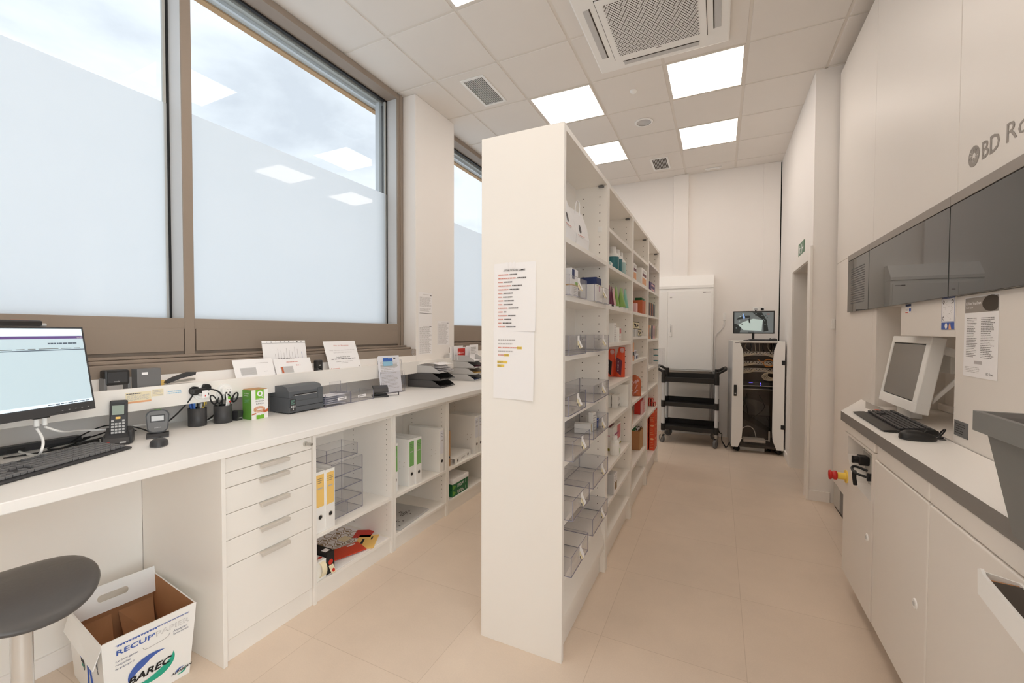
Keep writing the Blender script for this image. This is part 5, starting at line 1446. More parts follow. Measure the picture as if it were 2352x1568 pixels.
# clear boxes with cards
def card_box(y0, y1, h, lab, ywr):
    t = T('card_box', lab, 'box', (-2.245, (y0 + y1) / 2, C), 0, 'clear card boxes on the counter')
    acrylic_tray(y1 - y0, 0.135, h).obj('box_shell', t)
    b = B(frame((0.0006, ywr, h * 0.42), (0, 1, 0), (0, 0, 1))); b.box(-0.036, 0.036, 0, 0.017, 0, 0.0006, 'paper'); b.lines(-0.028, 0.028, 0.004, 0.013, 1, 'ink', 0.0009, 0.5, 0); b.obj('name_strip', t)
card_box(1.915, 2.12, 0.078, 'clear box full of folded papers beside the label printer', 0.03)
card_box(2.128, 2.335, 0.066, 'clear box with little inside, between the paper box and the hole punch', -0.01)
rd = random.Random(9)
for i in range(5):
    b = B(); b.box(-0.055, 0.055, -0.08, 0.08, 0, 0.0012, 'paper_cool')
    o = b.obj('folded_paper', None, loc=(-2.312, 2.012, C + 0.012 + i * 0.013)); o.rotation_euler = (rd.uniform(-0.12, 0.05), rd.uniform(-0.05, 0.08), rd.uniform(-0.04, 0.04))
    tag(o, 'folded paper in the clear box beside the printer, %s in the pile' % ['lowest', 'second', 'third', 'fourth', 'topmost'][i], 'paper', 'folded papers in the clear box')
t = T('card_stand', 'small clear upright stand behind the paper filled box', 'stand', (-2.33, 2.045, C + 0.0))
b = B(); b.box(-0.065, -0.062, -0.05, 0.05, 0.0, 0.15, 'acrylic', my='acrylic_edge', mz='acrylic_edge'); b.box(-0.062, 0.0, -0.05, 0.05, 0.0, 0.003, 'acrylic', my='acrylic_edge', mx='acrylic_edge')
b.v.clear(); b.f.clear(); b.mi.clear(); b.sm.clear()
Mst = Matrix.Translation((0.085, 0, 0.079))
b.box(-0.003, 0.0, -0.045, 0.045, 0.0, 0.062, 'acrylic', my='acrylic_edge', mz='acrylic_edge', M=Mst); b.box(-0.06, -0.003, -0.045, 0.045, 0.0, 0.003, 'acrylic', my='acrylic_edge', mx='acrylic_edge', M=Mst); b.box(-0.06, -0.057, -0.045, 0.045, 0.003, 0.072, 'acrylic', my='acrylic_edge', mz='acrylic_edge', M=Mst)
b.obj('stand_body', t)

# hole punch
t = T('hole_punch', 'black two hole punch with its paper guide pulled out', 'hole punch', (-2.27, 2.43, C), math.radians(-40))
b = B(); b.box(-0.05, 0.045, -0.06, 0.055, 0, 0.012, 'dark_plastic', 0.004); b.box(-0.03, 0.02, -0.045, 0.045, 0.012, 0.022, 'black_plastic', 0.002)
b.obj('base', t)
b = B(); b.prism([(-0.035, 0.012), (-0.02, 0.012), (-0.012, 0.055), (-0.03, 0.062)], 'y', -0.04, -0.034, 'dark_plastic'); b.prism([(-0.035, 0.012), (-0.02, 0.012), (-0.012, 0.055), (-0.03, 0.062)], 'y', 0.034, 0.04, 'dark_plastic')
for yy in (-0.025, 0.025): b.cyl((-0.005, yy, 0.012), (-0.005, yy, 0.06), 0.004, 'steel', 10)
b.obj('punch_frame', t)
b = B(); b.prism([(-0.055, 0.078), (-0.02, 0.082), (0.035, 0.066), (0.055, 0.042), (0.05, 0.034), (0.02, 0.052), (-0.02, 0.066), (-0.05, 0.066)], 'y', -0.052, 0.052, 'dark_plastic'); b.obj('lever', t)
b = B(); b.box(-0.004, 0.004, 0.055, 0.135, 0.004, 0.007, 'black_plastic'); b.box(-0.005, 0.005, 0.131, 0.136, 0.004, 0.028, 'black_plastic', 0.001); b.obj('paper_guide', t)

# brochure stand with sheets
t = T('brochure_stand', 'clear upright brochure stand at the back of the counter', 'stand', (-2.325, 2.63, C), math.radians(-10))
L = Matrix.Rotation(math.radians(-9), 4, 'Y')
b = B(); b.box(-0.04, 0.02, -0.115, 0.115, 0, 0.003, 'acrylic', mx='acrylic_edge', my='acrylic_edge')
b.box(-0.003, 0.0, -0.115, 0.115, 0.003, 0.26, 'acrylic', my='acrylic_edge', mz='acrylic_edge', M=L)
b.box(0.018, 0.021, -0.115, 0.115, 0.003, 0.17, 'acrylic', my='acrylic_edge', mz='acrylic_edge', M=L)
b.obj('stand_body', t)
for i, (dy, hh, lab) in enumerate([(0.0, 0.292, 'rear white printed sheet in the clear brochure stand'), (-0.012, 0.286, 'front white printed sheet in the clear brochure stand')]):
    b = B(Matrix.Translation((0.004 + i * 0.006, dy - 0.01, 0.004))); LL_ = L
    b.M = LL_ @ b.M
    b.box(0, 0.0012, -0.1, 0.1, 0.0, hh, 'paper_cool')
    b.M = b.M @ frame((0.0016, -0.1, 0), (0, 1, 0), (0, 0, 1))
    b.lines(0.02, 0.19, 0.15, 0.25, 8, 'ink_light', 0.0003, 0.3, 0.3, i); b.lines(0.02, 0.18, 0.03, 0.14, 10, 'ink_light', 0.0003, 0.3, 0.3, i + 5); b.rect(0.05, 0.10, 0.255, 0.275, 'blue', 0.0003); b.rect(0.15, 0.17, 0.262, 0.274, 'ink', 0.0003)
    if i: b.rect(0.02, 0.18, 0.2, 0.225, 'light_grey', 0.0005)
    o = b.obj('printed_sheet', None); o.location = t.location; o.rotation_euler = t.rotation_euler
    tag(o, lab, 'paper', 'sheets in the brochure stand')
b = B(); b.M = L @ Matrix.Translation((0.0145, -0.03, 0.215)); b.box(0, 0.0012, -0.045, 0.045, 0, 0.06, 'sky_blue'); b.box(0.0012, 0.0015, -0.045, 0.045, 0.035, 0.06, 'blue')
o = b.obj('blue_card', None); o.location = t.location; o.rotation_euler = t.rotation_euler
tag(o, 'blue card clipped on top of the sheets in the brochure stand', 'card')

# letter trays
def letter_tray(x, y, z, rz, m, lab, grp, w=0.25, d=0.33, h=0.062):
    """open front faces +x"""
    t = T('letter_tray', lab, 'letter tray', (x, y, z), rz, grp)
    b = B(); s = 0.003
    b.box(-d, 0, -w / 2, w / 2, 0.002, 0.005, m)
    for sy in (-1, 1):
        poly = [(-d, 0.0), (0.0, 0.0), (-0.01, 0.018), (-0.085, h), (-d, h)]
        y0, y1 = sorted((sy * w / 2, sy * (w / 2 - s)))
        b.prism(poly, 'y', y0, y1, m)
    b.box(-d, -d + s, -w / 2, w / 2, 0, h, m)
    b.box(-0.014, 0.0, -w / 2, -0.05, 0.002, 0.012, m, 0.002); b.box(-0.014, 0.0, 0.05, w / 2, 0.002, 0.012, m, 0.002)
    b.obj('tray', t)
    b = B(); b.box(-0.001, 0.0008, 0.06, w / 2 - 0.01, 0.001, 0.012, 'acrylic'); b.obj('label_window', t)
    return t
ang = math.radians(0)
TG = 'letter trays stacked on the counter'
letter_tray(-2.15, 3.14, C, 0.10, 'tray_dark', 'dark grey letter tray at the bottom of the near stack', TG)
letter_tray(-2.15, 3.14, C + 0.0635, 0.10, 'tray_dark', 'dark grey letter tray in the middle of the near stack', TG)
letter_tray(-2.16, 3.14, C + 0.127, 0.10, 'light_grey', 'light grey letter tray on top of the near stack', TG)
rd = random.Random(4)
for i in range(4):
    b = B()
    def fn(u_, v, i=i):
        x = -0.15 + 0.30 * u_; y = -0.105 + 0.21 * v
        return (x, y, 0.012 * i * (0.6 + 0.4 * u_) + 0.045 * (u_ ** 2) * (1 if i == 3 else 0.35) * (1 - u_ * 0.8) + (0.02 * math.sin(u_ * 3) if i == 3 else 0))
    b.grid(fn, 12, 6, 'paper'); b.M = Matrix.Translation((0, 0, -0.0012)); b.grid(fn, 12, 6, 'paper'); b.M = Matrix.Identity(4)
    if i == 3:
        for q in range(26):
            u_ = rd.uniform(0.35, 0.95); v = rd.uniform(0.1, 0.9); p_ = fn(u_, v)
            b.add([(p_[0], p_[1], p_[2] + 0.003), (p_[0] + 0.018, p_[1], p_[2] + 0.004), (p_[0] + 0.018, p_[1] + 0.008, p_[2] + 0.004), (p_[0], p_[1] + 0.008, p_[2] + 0.003)], [(0, 1, 2, 3)], ('ink_black', 'ink', 'green', 'ink_red')[q % 4])
    o = b.obj('printed_sheet', None, loc=(-2.31, 3.125, C + 0.127 + 0.012 + i * 0.004), rz=0.10 + rd.uniform(-0.1, 0.1))
    tag(o, ['lowest', 'second', 'third', 'curled printed topmost'][i] + ' sheet in the light grey letter tray', 'paper', 'sheets in the top letter tray')
for k in range(4):
    letter_tray(-2.16, 3.72, C + k * 0.0635, 0.12, 'light_grey', 'pale letter tray, %s of the far stack' % ['bottom', 'second', 'third', 'top'][k], 'pale letter trays in the far stack')
    m = ['navy', 'label_yellow', 'maroon', 'paper'][k]
    b = B(); b.box(-0.14, 0.14, -0.1, 0.1, 0, 0.006, m if k < 3 else 'paper', 0.002)
    tag(b.obj('document', None, loc=(-2.332, 3.70, C + k * 0.0635 + 0.0058), rz=0.12), ['dark blue', 'yellow', 'dark red', 'white'][k] + ' document lying in the far letter tray stack', 'document', 'documents in the far trays')
for i, (yy, hh, m) in enumerate([(3.62, 0.135, 'paper'), (3.645, 0.14, 'paper'), (3.66, 0.125, 'paper'), (3.78, 0.14, 'paper'), (3.80, 0.15, 'paper')]):
    b = B(); b.box(0, 0.002 if i else 0.02, -0.10, 0.10, 0, hh, m)
    if i == 2:
        b.M = frame((0.0026, -0.1, 0), (0, 1, 0), (0, 0, 1)); b.rect(0.01, 0.17, 0.04, 0.115, 'red', 0.0004); b.rect(0.035, 0.041, 0.055, 0.085, 'paper', 0.0008); b.rect(0.023, 0.053, 0.067, 0.073, 'paper', 0.0008); b.text('Quotation', 0.06, 0.064, 0.018, 'paper', 0.0008, width=0.08)
    if i == 4:
        b.M = frame((0.0026, -0.1, 0), (0, 1, 0), (0, 0, 1)); b.lines(0.02, 0.15, 0.05, 0.13, 5, 'ink_light', 0.0004)
    o = b.obj('leaflet', None, loc=(-2.40 + i * 0.03, yy, C + 0.2016 - 0.0 + 0.0), rz=0.10); o.location.z = C + 3 * 0.0635 + 0.0125
    tag(o, ['thick stack edge of leaflets', 'plain white leaflet behind the red one', 'leaflet with a red field and white cross', 'white leaflet beyond the red one', 'printed white leaflet at the front'][i] + ' standing in the far top tray', 'leaflet', 'leaflets standing in the far top tray')
# ================================================================ THINGS ON THE LEDGE
LZ = 1.1286; LX = -2.396
t = T('rubber_stamp', 'large black self inking stamp on the ledge beside the monitor', 'stamp', (LX - 0.03, 0.937, LZ), 0, 'self inking stamps')
b = B(); b.box(-0.026, 0.026, -0.045, 0.045, 0.028, 0.096, 'black_plastic', 0.008); b.box(0.024, 0.0275, -0.034, 0.034, 0.04, 0.086, 'dark_plastic', 0.001); b.obj('housing', t)
b = B(); b.box(-0.024, 0.024, -0.047, -0.036, 0.0, 0.06, 'mid_grey', 0.002); b.box(-0.024, 0.024, 0.036, 0.047, 0.0, 0.06, 'mid_grey', 0.002); b.box(-0.022, 0.022, -0.036, 0.036, 0.0, 0.03, 'acrylic'); b.obj('foot', t)
b = B(frame((0.028, -0.015, 0.043), (0, 1, 0), (0, 0, 1))); b.text('trodat', 0, 0, 0.008, 'light_grey', 0.0004, width=0.022); b.obj('lettering', t)
t = T('grey_box', 'plain grey square carton with a small white label on the ledge', 'box', (LX - 0.02, 1.052, LZ), 0)
b = B(); b.box(-0.035, 0.018, -0.046, 0.046, 0, 0.094, 'mid_grey', 0.001); b.M = frame((0.0185, -0.046, 0), (0, 1, 0), (0, 0, 1)); b.rect(0.017, 0.04, 0.066, 0.078, 'paper', 0.0004); b.obj('carton_body', t)
t = T('stapler', 'black and silver stapler lying on the ledge', 'stapler', (LX - 0.03, 1.195, LZ), math.radians(-4))
b = B(); b.prism([(-0.066, 0.0), (0.066, 0.0), (0.066, 0.007), (-0.066, 0.007)], 'x', -0.014, 0.014, 'alu'); b.prism([(-0.05, 0.012), (0.06, 0.018), (0.06, 0.03), (-0.05, 0.018)], 'x', -0.011, 0.011, 'steel'); b.obj('base', t)
b = B(); b.prism([(-0.066, 0.016), (-0.06, 0.012), (0.0, 0.034), (0.06, 0.046), (0.064, 0.06), (0.03, 0.062), (-0.03, 0.042), (-0.062, 0.026)], 'x', -0.013, 0.013, 'dark_plastic'); b.obj('arm', t)
b = B(); b.box(-0.0, 0.001, -0.03, 0.02, 0, 0.03, 'label_yellow'); o = b.obj('sticky_note', None, loc=(LX - 0.055, 1.115, LZ), rz=-0.3); tag(o, 'yellow sticky note standing between grey carton and stapler', 'note')

def leaned(name, label, cat, y0, y1, z, h, x, lean, m, draw, group=None, thick=0.0015):
    """sheet standing on the ledge leaning back to the wall"""
    ang = math.atan2(lean, h)
    b = B(); b.M = Matrix.Rotation(-ang, 4, 'Y')
    b.box(-thick, 0, -(y1 - y0) / 2, (y1 - y0) / 2, 0, h, m)
    b.M = b.M @ frame((0.0004, -(y1 - y0) / 2, 0), (0, 1, 0), (0, 0, 1))
    draw(b, y1 - y0, h)
    return tag(b.obj(name, None, loc=(x, (y0 + y1) / 2, z)), label, cat, group)
def env(b, w, h):
    b.poly([(w * 0.14, h * 0.18), (w * 0.53, h * 0.18), (w * 0.53, h * 0.56), (w * 0.14, h * 0.56)], 'light_grey', 0.0003)
    b.lines(w * 0.17, w * 0.5, h * 0.22, h * 0.5, 5, 'ink_light', 0.0006, 0.3, 0.3, 2)
    b.lines(w * 0.55, w * 0.9, h * 0.75, h * 0.8, 1, 'ink_light', 0.0005, 0.4); b.lines(w * 0.72, w * 0.82, h * 0.3, h * 0.33, 1, 'ink_light', 0.0005, 0.8, 0)
leaned('window_envelope', 'white window envelope leaning on the ledge, nearest the stapler', 'envelope', 1.455, 1.688, LZ, 0.115, LX - 0.004, 0.045, 'paper', env, 'white window envelopes')
def env2(b, w, h):
    b.rect(w * 0.13, w * 0.46, h * 0.12, h * 0.52, 'light_grey', 0.0003); b.rect(w * 0.15, w * 0.2, h * 0.12, h * 0.5, 'terracotta', 0.0005); b.lines(w * 0.24, w * 0.44, h * 0.16, h * 0.46, 5, 'ink_light', 0.0006, 0.3, 0.3, 3)
    b.lines(w * 0.32, w * 0.64, h * 0.74, h * 0.82, 1, 'ink_red', 0.0006, 0.6, 0, 4)
    b.text('261', w * 0.56, h * 0.52, 0.014, 'ink_red', 0.0006, width=w * 0.12)
leaned('window_envelope', 'white window envelope with red handwriting in front of a punched sheet', 'envelope', 1.695, 1.952, LZ, 0.105, LX - 0.002, 0.04, 'paper', env2, 'white window envelopes')
def wide(b, w, h):
    b.rect(0, w, h - 0.016, h - 0.0145, 'ink', 0.0004)
    for i in range(9): b.disc(w * (0.1 + i * 0.1), h - 0.008, 0.0026 + 0.001 * (i % 2), 'ink_black', 0.0005, 8)
    for k in range(9): 
        u_ = w * (0.26 + k * 0.065); b.rect(u_, u_ + 0.002, h * 0.3, h * (0.62 + 0.2 * ((k * 37) % 10) / 10), 'ink_light', 0.0004)
    b.rect(w * 0.88, w * 0.888, h * 0.3, h * 0.65, 'print_blue', 0.0005); b.lines(w * 0.3, w * 0.8, h * 0.43, h * 0.48, 1, 'ink_black', 0.0005, 0.6, 0, 3)
leaned('punched_sheet', 'large white punched sheet in a clear pocket behind the red written envelope', 'paper', 1.655, 1.954, LZ, 0.213, LX - 0.052, 0.035, 'paper', wide)
t = T('rubber_stamp', 'small black self inking stamp between the punched sheet and the notice', 'stamp', (LX - 0.02, 2.005, LZ), 0, 'self inking stamps')
b = B(); b.box(-0.02, 0.016, -0.024, 0.024, 0.022, 0.078, 'black_plastic', 0.007); b.obj('housing', t)
b = B(); b.box(-0.018, 0.015, -0.022, -0.014, 0, 0.03, 'dark_plastic', 0.001); b.box(-0.018, 0.015, 0.014, 0.022, 0, 0.03, 'dark_plastic', 0.001); b.box(-0.016, 0.012, -0.014, 0.014, 0, 0.015, 'mid_grey'); b.obj('foot', t)
b = B(frame((0.0165, -0.01, 0.04), (0, 1, 0), (0, 0, 1))); b.rect(0, 0.018, 0, 0.006, 'light_grey', 0.0003); b.obj('lettering', t)
def notice(b, w, h):
    b.text('Fête de l\'Ascension', w * 0.52, h * 0.82, 0.014, 'ink_red', 0.0006, 'C', w * 0.46, off=0.006)
    b.text('Nous informons notre aimable clientèle', w * 0.52, h * 0.66, 0.011, 'ink_light', 0.0006, 'C', w * 0.78)
    b.text('que la pharmacie sera fermée', w * 0.52, h * 0.58, 0.011, 'ink_light', 0.0006, 'C', w * 0.58)
    b.text('le jeudi 14 mai 2026', w * 0.5, h * 0.42, 0.011, 'ink', 0.0006, 'C', w * 0.42, off=0.008)
    b.lines(w * 0.12, w * 0.88, h * 0.35, h * 0.39, 1, 'ink', 0.0006, 0.6, 0, 3); b.lines(w * 0.25, w * 0.76, h * 0.26, h * 0.29, 1, 'ink_light', 0.0006, 0.6, 0, 4); b.lines(w * 0.38, w * 0.6, h * 0.21, h * 0.235, 1, 'ink_light', 0.0006, 0.6, 0, 5)
    b.disc(w * 0.05, h * 0.055, 0.004, 'ink_red', 0.0006, 10); b.lines(w * 0.09, w * 0.3, h * 0.04, h * 0.065, 1, 'ink_red', 0.0006, 0.7, 0, 6); b.rect(w * 0.92, w * 0.96, h * 0.06, h * 0.1, 'ink_light', 0.0006)
leaned('holiday_notice', 'white closing notice with a red heading leaning on the ledge', 'notice', 2.085, 2.372, LZ, 0.212, LX - 0.002, 0.075, 'paper', notice)
# stickers and sockets on the ledge face
FX = -2.3748
def flat(name, label, cat, y, z, w, h, m, draw=None, x=FX, group=None):
    b = B(frame((x, y, z), (0, 1, 0), (0, 0, 1))); b.box(0, w, 0, h, 0.0, 0.0006, m)
    if draw: draw(b, w, h)
    return tag(b.obj(name), label, cat, group)
flat('phone_list', 'small printed card with an orange foot stuck to the ledge face', 'label', 0.953, 1.072, 0.095, 0.048, 'cream', lambda b, w, h: (b.lines(0.004, w - 0.004, 0.012, h - 0.012, 5, 'ink_light', 0.0009, 0.4, 0.1), b.rect(0, w, 0, 0.008, 'peach', 0.0009), b.lines(0.002, w * 0.6, h - 0.009, h - 0.003, 1, 'ink', 0.0009, 0.7, 0)))
flat('small_label', 'small grey printed label beside the orange footed card', 'label', 1.052, 1.092, 0.045, 0.033, 'cream', lambda b, w, h: b.lines(0.002, w - 0.002, 0.003, h - 0.003, 4, 'ink_light', 0.0009, 0.4, 0.2))
flat('blue_label', 'faint white label with pale blue writing on the ledge face', 'label', 1.11, 1.09, 0.065, 0.025, 'laminate', lambda b, w, h: b.lines(0.004, w - 0.002, 0.004, h - 0.004, 2, 'sky_blue', 0.0009, 0.5, 0.2))
def socket(y, z, lab, x=FX):
    t = T('wall_socket', lab, 'socket', (x, y, z), group='round white sockets')
    b = B(); b.cyl((0, 0, 0), (0.008, 0, 0), 0.041, 'white_plastic', 32); b.cyl((0.008, 0, 0), (0.011, 0, 0), 0.034, 'white_plastic', 32, r2=0.031); b.obj('cover', t)
    b = B(); b.box(0.009, 0.03, -0.024, 0.028, -0.014, 0.018, 'white_plastic', 0.004)
    b.M = frame((0.0305, -0.024, -0.014), (0, 1, 0), (0, 0, 1)); b.rect(0.014, 0.024, 0.002, 0.012, 'ink_black', 0.0003); b.rect(0.032, 0.044, 0.002, 0.012, 'ink', 0.0003)
    for q in (0.012, 0.026, 0.04): b.disc(q, 0.024, 0.0022, 'ink_light', 0.0003, 8)
    b.obj('insert', t)
socket(1.372, 1.078, 'round white socket on the ledge face above the scissors pot')
socket(1.262, 1.085, 'round white socket behind the black plug above the pens')
b = B(); b.tube([(-2.345, 1.368, 1.066), (-2.335, 1.366, 1.03), (-2.345, 1.36, 0.98), (-2.40, 1.345, C + 0.03), (-2.45, 1.33, C + 0.006)], 0.004, 'white_plastic', 8, smooth_path=3); tag(b.obj('white_cable'), 'white network cable plugged in above the scissors pot', 'cable')
# sheets on the pillar
def form(seed, cols=False):
    def f(b, w, h):
        b.lines(w * 0.08, w * 0.94, h * 0.03, h * 0.90, 26, 'ink_light', 0.0009, 0.45, 0.25, seed)
        b.rect(w * 0.78, w * 0.94, h * 0.915, h * 0.935, 'ink', 0.0009); b.lines(w * 0.35, w * 0.76, h * 0.92, h * 0.935, 1, 'ink_light', 0.0009, 0.7, 0, 2)
    return f
def memo(b, w, h):
    b.lines(w * 0.1, w * 0.95, h * 0.55, h * 0.86, 11, 'ink_light', 0.0009, 0.45, 0.35, 7); b.lines(w * 0.1, w * 0.95, h * 0.40, h * 0.5, 4, 'ink_light', 0.0009, 0.45, 0.3, 8); b.rect(w * 0.08, w * 0.95, h * 0.33, h * 0.345, 'ink', 0.0009); b.rect(w * 0.82, w * 0.95, h * 0.905, h * 0.93, 'ink', 0.0009); b.lines(w * 0.35, w * 0.8, h * 0.92, h * 0.95, 1, 'ink_light', 0.0009, 0.4)
PX = -2.4945
flat('printed_memo', 'upper printed memo taped to the pillar', 'notice', 3.165, 1.47, 0.21, 0.297, 'paper', memo, PX, 'sheets taped to the pillar')
flat('printed_table', 'lower printed table taped to the pillar under the memo', 'notice', 3.165, 1.185, 0.21, 0.283, 'paper', form(5), PX, 'sheets taped to the pillar')
flat('printed_table', 'pale printed table on the pillar beside the other two sheets', 'notice', 3.46, 1.265, 0.205, 0.24, 'paper', form(9), PX, 'sheets taped to the pillar')

# ================================================================ STOOL AND CARTON ON THE FLOOR
t = T('saddle_stool', 'grey foam saddle stool on a shiny metal column at the desk', 'stool', (-1.82, 0.478, 0))
b = B()
def seat(u_, v):
    a = 2 * PI * u_
    c_, s_ = math.cos(a), math.sin(a)
    c_ = math.copysign(abs(c_) ** 0.884, c_); s_ = math.copysign(abs(s_) ** 0.884, s_)
    top = v < 0.5
    k = math.sin(v / 0.5 * PI / 2) if top else math.sin((1 - v) / 0.5 * PI / 2)
    x = 0.181 * k * c_; y = 0.222 * k * s_
    hh = 0.035 * math.sqrt(max(0, 1 - k ** 2.6))
    z = 0.646 + 0.029 * (x / 0.181) ** 2 - 0.028 * (y / 0.222) ** 2 - 0.017 * x / 0.181 + (hh if top else -hh)
    return (x * math.cos(1.6) - y * math.sin(1.6), x * math.sin(1.6) + y * math.cos(1.6) - 0.026, z)
b.grid(seat, 48, 28, 'seat_foam')
b.obj('seat', t)
b = B(); b.cyl((0, 0, 0.05), (0, 0, 0.30), 0.025, 'chrome', 28); b.cyl((0, 0, 0.30), (0, 0, 0.305), 0.0262, 'alu', 28); b.cyl((0, 0, 0.305), (0, 0, 0.63), 0.0235, 'chrome', 28); b.obj('column', t)
b = B(); b.lathe([(0.20, 0.0), (0.20, 0.012), (0.06, 0.035), (0.03, 0.055)], (0, 0, 0), 'chrome', 40); b.obj('base', t)

# recycling carton
t = T('recycling_carton', 'white recycling paper carton with blue and green lettering on the floor', 'carton', (-2.13, 0.86, 0), math.radians(-6))
def tp(x, y, z):   # the walls lean outwards a little
    return (x, y, z)
lo = dict(x0=-0.19, x1=0.185, y0=-0.125, y1=0.128); hi = dict(x0=-0.2, x1=0.215, y0=-0.145, y1=0.145)
H = 0.305; s = 0.005
def pt(fx, fy, z, ins=0.0):
    k = z / H
    x0 = lo['x0'] + (hi['x0'] - lo['x0']) * k + ins; x1 = lo['x1'] + (hi['x1'] - lo['x1']) * k - ins
    y0 = lo['y0'] + (hi['y0'] - lo['y0']) * k + ins; y1 = lo['y1'] + (hi['y1'] - lo['y1']) * k - ins
    return (x0 + (x1 - x0) * fx, y0 + (y1 - y0) * fy, z)
def wallpanel(b, a, c, z0, z1, mo, mi, nm=6):
    """a, c are (fx, fy) ends; outer skin mo, inner skin mi"""
    o = [pt(*a, z0), pt(*c, z0), pt(*c, z1), pt(*a, z1)]
    i_ = [pt(*a, z0, s), pt(*c, z0, s), pt(*c, z1, s), pt(*a, z1, s)]
    b.add(o + i_, [(0, 1, 2, 3), (7, 6, 5, 4), (3, 2, 6, 7), (0, 4, 5, 1), (0, 3, 7, 4), (1, 5, 6, 2)], [mo, mi, mo, mo, mo, mo])
b = B(); wallpanel(b, (1, 0), (1, 1), 0.001, H - 0.01, 'white_plastic', 'cardboard')
o0 = Vector(pt(1, 0, 0.0)); o1 = Vector(pt(1, 1, 0.0)); o2 = Vector(pt(1, 0, H))
wl = (o1 - o0).length
Mf = frame(tuple(o0 + Vector((0.0008, 0, 0))), o1 - o0, o2 - o0)
b.M = Mf
b.text("RECUP'", 0.022, 0.232, 0.026, 'print_blue', 0.0008, width=0.112, off=0.02)
b.text('PAPIER', 0.138, 0.232, 0.026, 'ink_light', 0.0008, width=0.108, off=0.012); b.text('PAPIER', 0.1395, 0.2332, 0.0235, 'white_plastic', 0.0012, width=0.105, off=-0.012)
b.rect(0.02, 0.245, 0.268, 0.2705, 'print_blue', 0.0008)
for k_ in range(14): b.rect(0.024 + k_ * 0.0085, 0.029 + k_ * 0.0085, 0.264, 0.2685, 'print_blue', 0.0009)
for k_ in range(12): b.rect(0.145 + k_ * 0.0085, 0.149 + k_ * 0.0085, 0.265, 0.2685, 'ink_light', 0.0009)
for i_, s_ in enumerate(['Le bon geste,', 'recyclez', 'le papier !']): b.text(s_, 0.020, 0.205 - i_ * 0.0145, 0.0105, 'navy', 0.0008, shear=0.2, width=(0.065, 0.042, 0.052)[i_])
for i_, s_ in enumerate(['Altpapier', 'Sammelwerk']): b.text(s_, 0.192, 0.215 - i_ * 0.0125, 0.0105, 'navy', 0.0008, shear=0.2, width=(0.046, 0.052)[i_])
def crescent(cx, cy, r, a0, a1, m, thick, sy=0.7, n=0.0008):
    pts = []
    K = 18
    for i in range(K + 1):
        a = a0 + (a1 - a0) * i / K; pts.append((cx + r * math.cos(a), cy + r * sy * math.sin(a)))
    for i in range(K, -1, -1):
        a = a0 + (a1 - a0) * i / K; rr_ = r - thick * math.sin(PI * i / K); pts.append((cx + rr_ * math.cos(a), cy + rr_ * sy * math.sin(a)))
    for i in range(K):
        b.add([(pts[i][0], pts[i][1], n), (pts[i + 1][0], pts[i + 1][1], n), (pts[-2 - i][0], pts[-2 - i][1], n), (pts[-1 - i][0], pts[-1 - i][1], n)], [(0, 1, 2, 3)], m)
crescent(0.128, 0.115, 0.072, 0.32 * PI, 1.12 * PI, 'print_blue', 0.034, 0.82)
crescent(0.128, 0.115, 0.072, -0.78 * PI, 0.12 * PI, 'print_teal', 0.034, 0.82)
b.text('BAREC', 0.056, 0.090, 0.036, 'ink_black', 0.0014, shear=0.35, width=0.128, off=0.03, rot=0.06)
crescent(0.222, 0.035, 0.018, 0.3 * PI, 1.1 * PI, 'print_blue', 0.008, 0.8); crescent(0.222, 0.035, 0.018, -0.75 * PI, 0.1 * PI, 'print_teal', 0.008, 0.8)
b.text('ALPABERN', 0.19, 0.03, 0.013, 'ink_black', 0.0013, shear=0.35, width=0.068, off=0.02, rot=0.08)
b.tube([(0.098, 0.212, 0.0006), (0.102, 0.202, 0.0006), (0.115, 0.200, 0.0006), (0.16, 0.204, 0.0006), (0.176, 0.208, 0.0006), (0.182, 0.22, 0.0006)], 0.0009, 'ink_light', 5)
b.obj('front_panel', t)
b = B()
wallpanel(b, (0, 0), (1, 0), 0.001, H - 0.02, 'white_plastic', 'cardboard')
q0 = Vector(pt(0, 0, 0)); q1 = Vector(pt(1, 0, 0)); q2 = Vector(pt(0, 0, H))
b.M = frame(tuple(q0 + Vector((0, -0.001, 0))), q1 - q0, q2 - q0)
# line drawing of a person putting paper in a box, generic
b.tube([(0.20, 0.05, 0.001), (0.215, 0.12, 0.001), (0.22, 0.17, 0.001), (0.235, 0.20, 0.001), (0.25, 0.17, 0.001), (0.245, 0.12, 0.001), (0.262, 0.05, 0.001)], 0.0022, 'print_blue', 6)
b.ring(0.236, 0.215, 0.011, 0.014, 'ink', 0.001, 16); b.ring(0.14, 0.215, 0.010, 0.013, 'ink', 0.001, 16)
b.tube([(0.12, 0.19, 0.001), (0.16, 0.195, 0.001), (0.155, 0.15, 0.001), (0.165, 0.1, 0.001)], 0.0016, 'ink', 6); b.rect(0.125, 0.16, 0.14, 0.185, 'print_blue', 0.0012); b.rect(0.135, 0.165, 0.125, 0.14, 'ink_black', 0.0013); b.rect(0.14, 0.17, 0.11, 0.122, 'print_teal', 0.0013)
for k_ in range(4): b.tube([(0.29 + k_ * 0.008, 0.25 - k_ * 0.012, 0.001), (0.31 + k_ * 0.006, 0.26, 0.001), (0.33, 0.25 - k_ * 0.02, 0.001), (0.34, 0.22 - k_ * 0.02, 0.001)], 0.0012, 'ink', 5)
b.obj('near_panel', t)
b = B(); wallpanel(b, (1, 1), (0, 1), 0.001, H - 0.012, 'white_plastic', 'cardboard'); b.obj('far_panel', t)
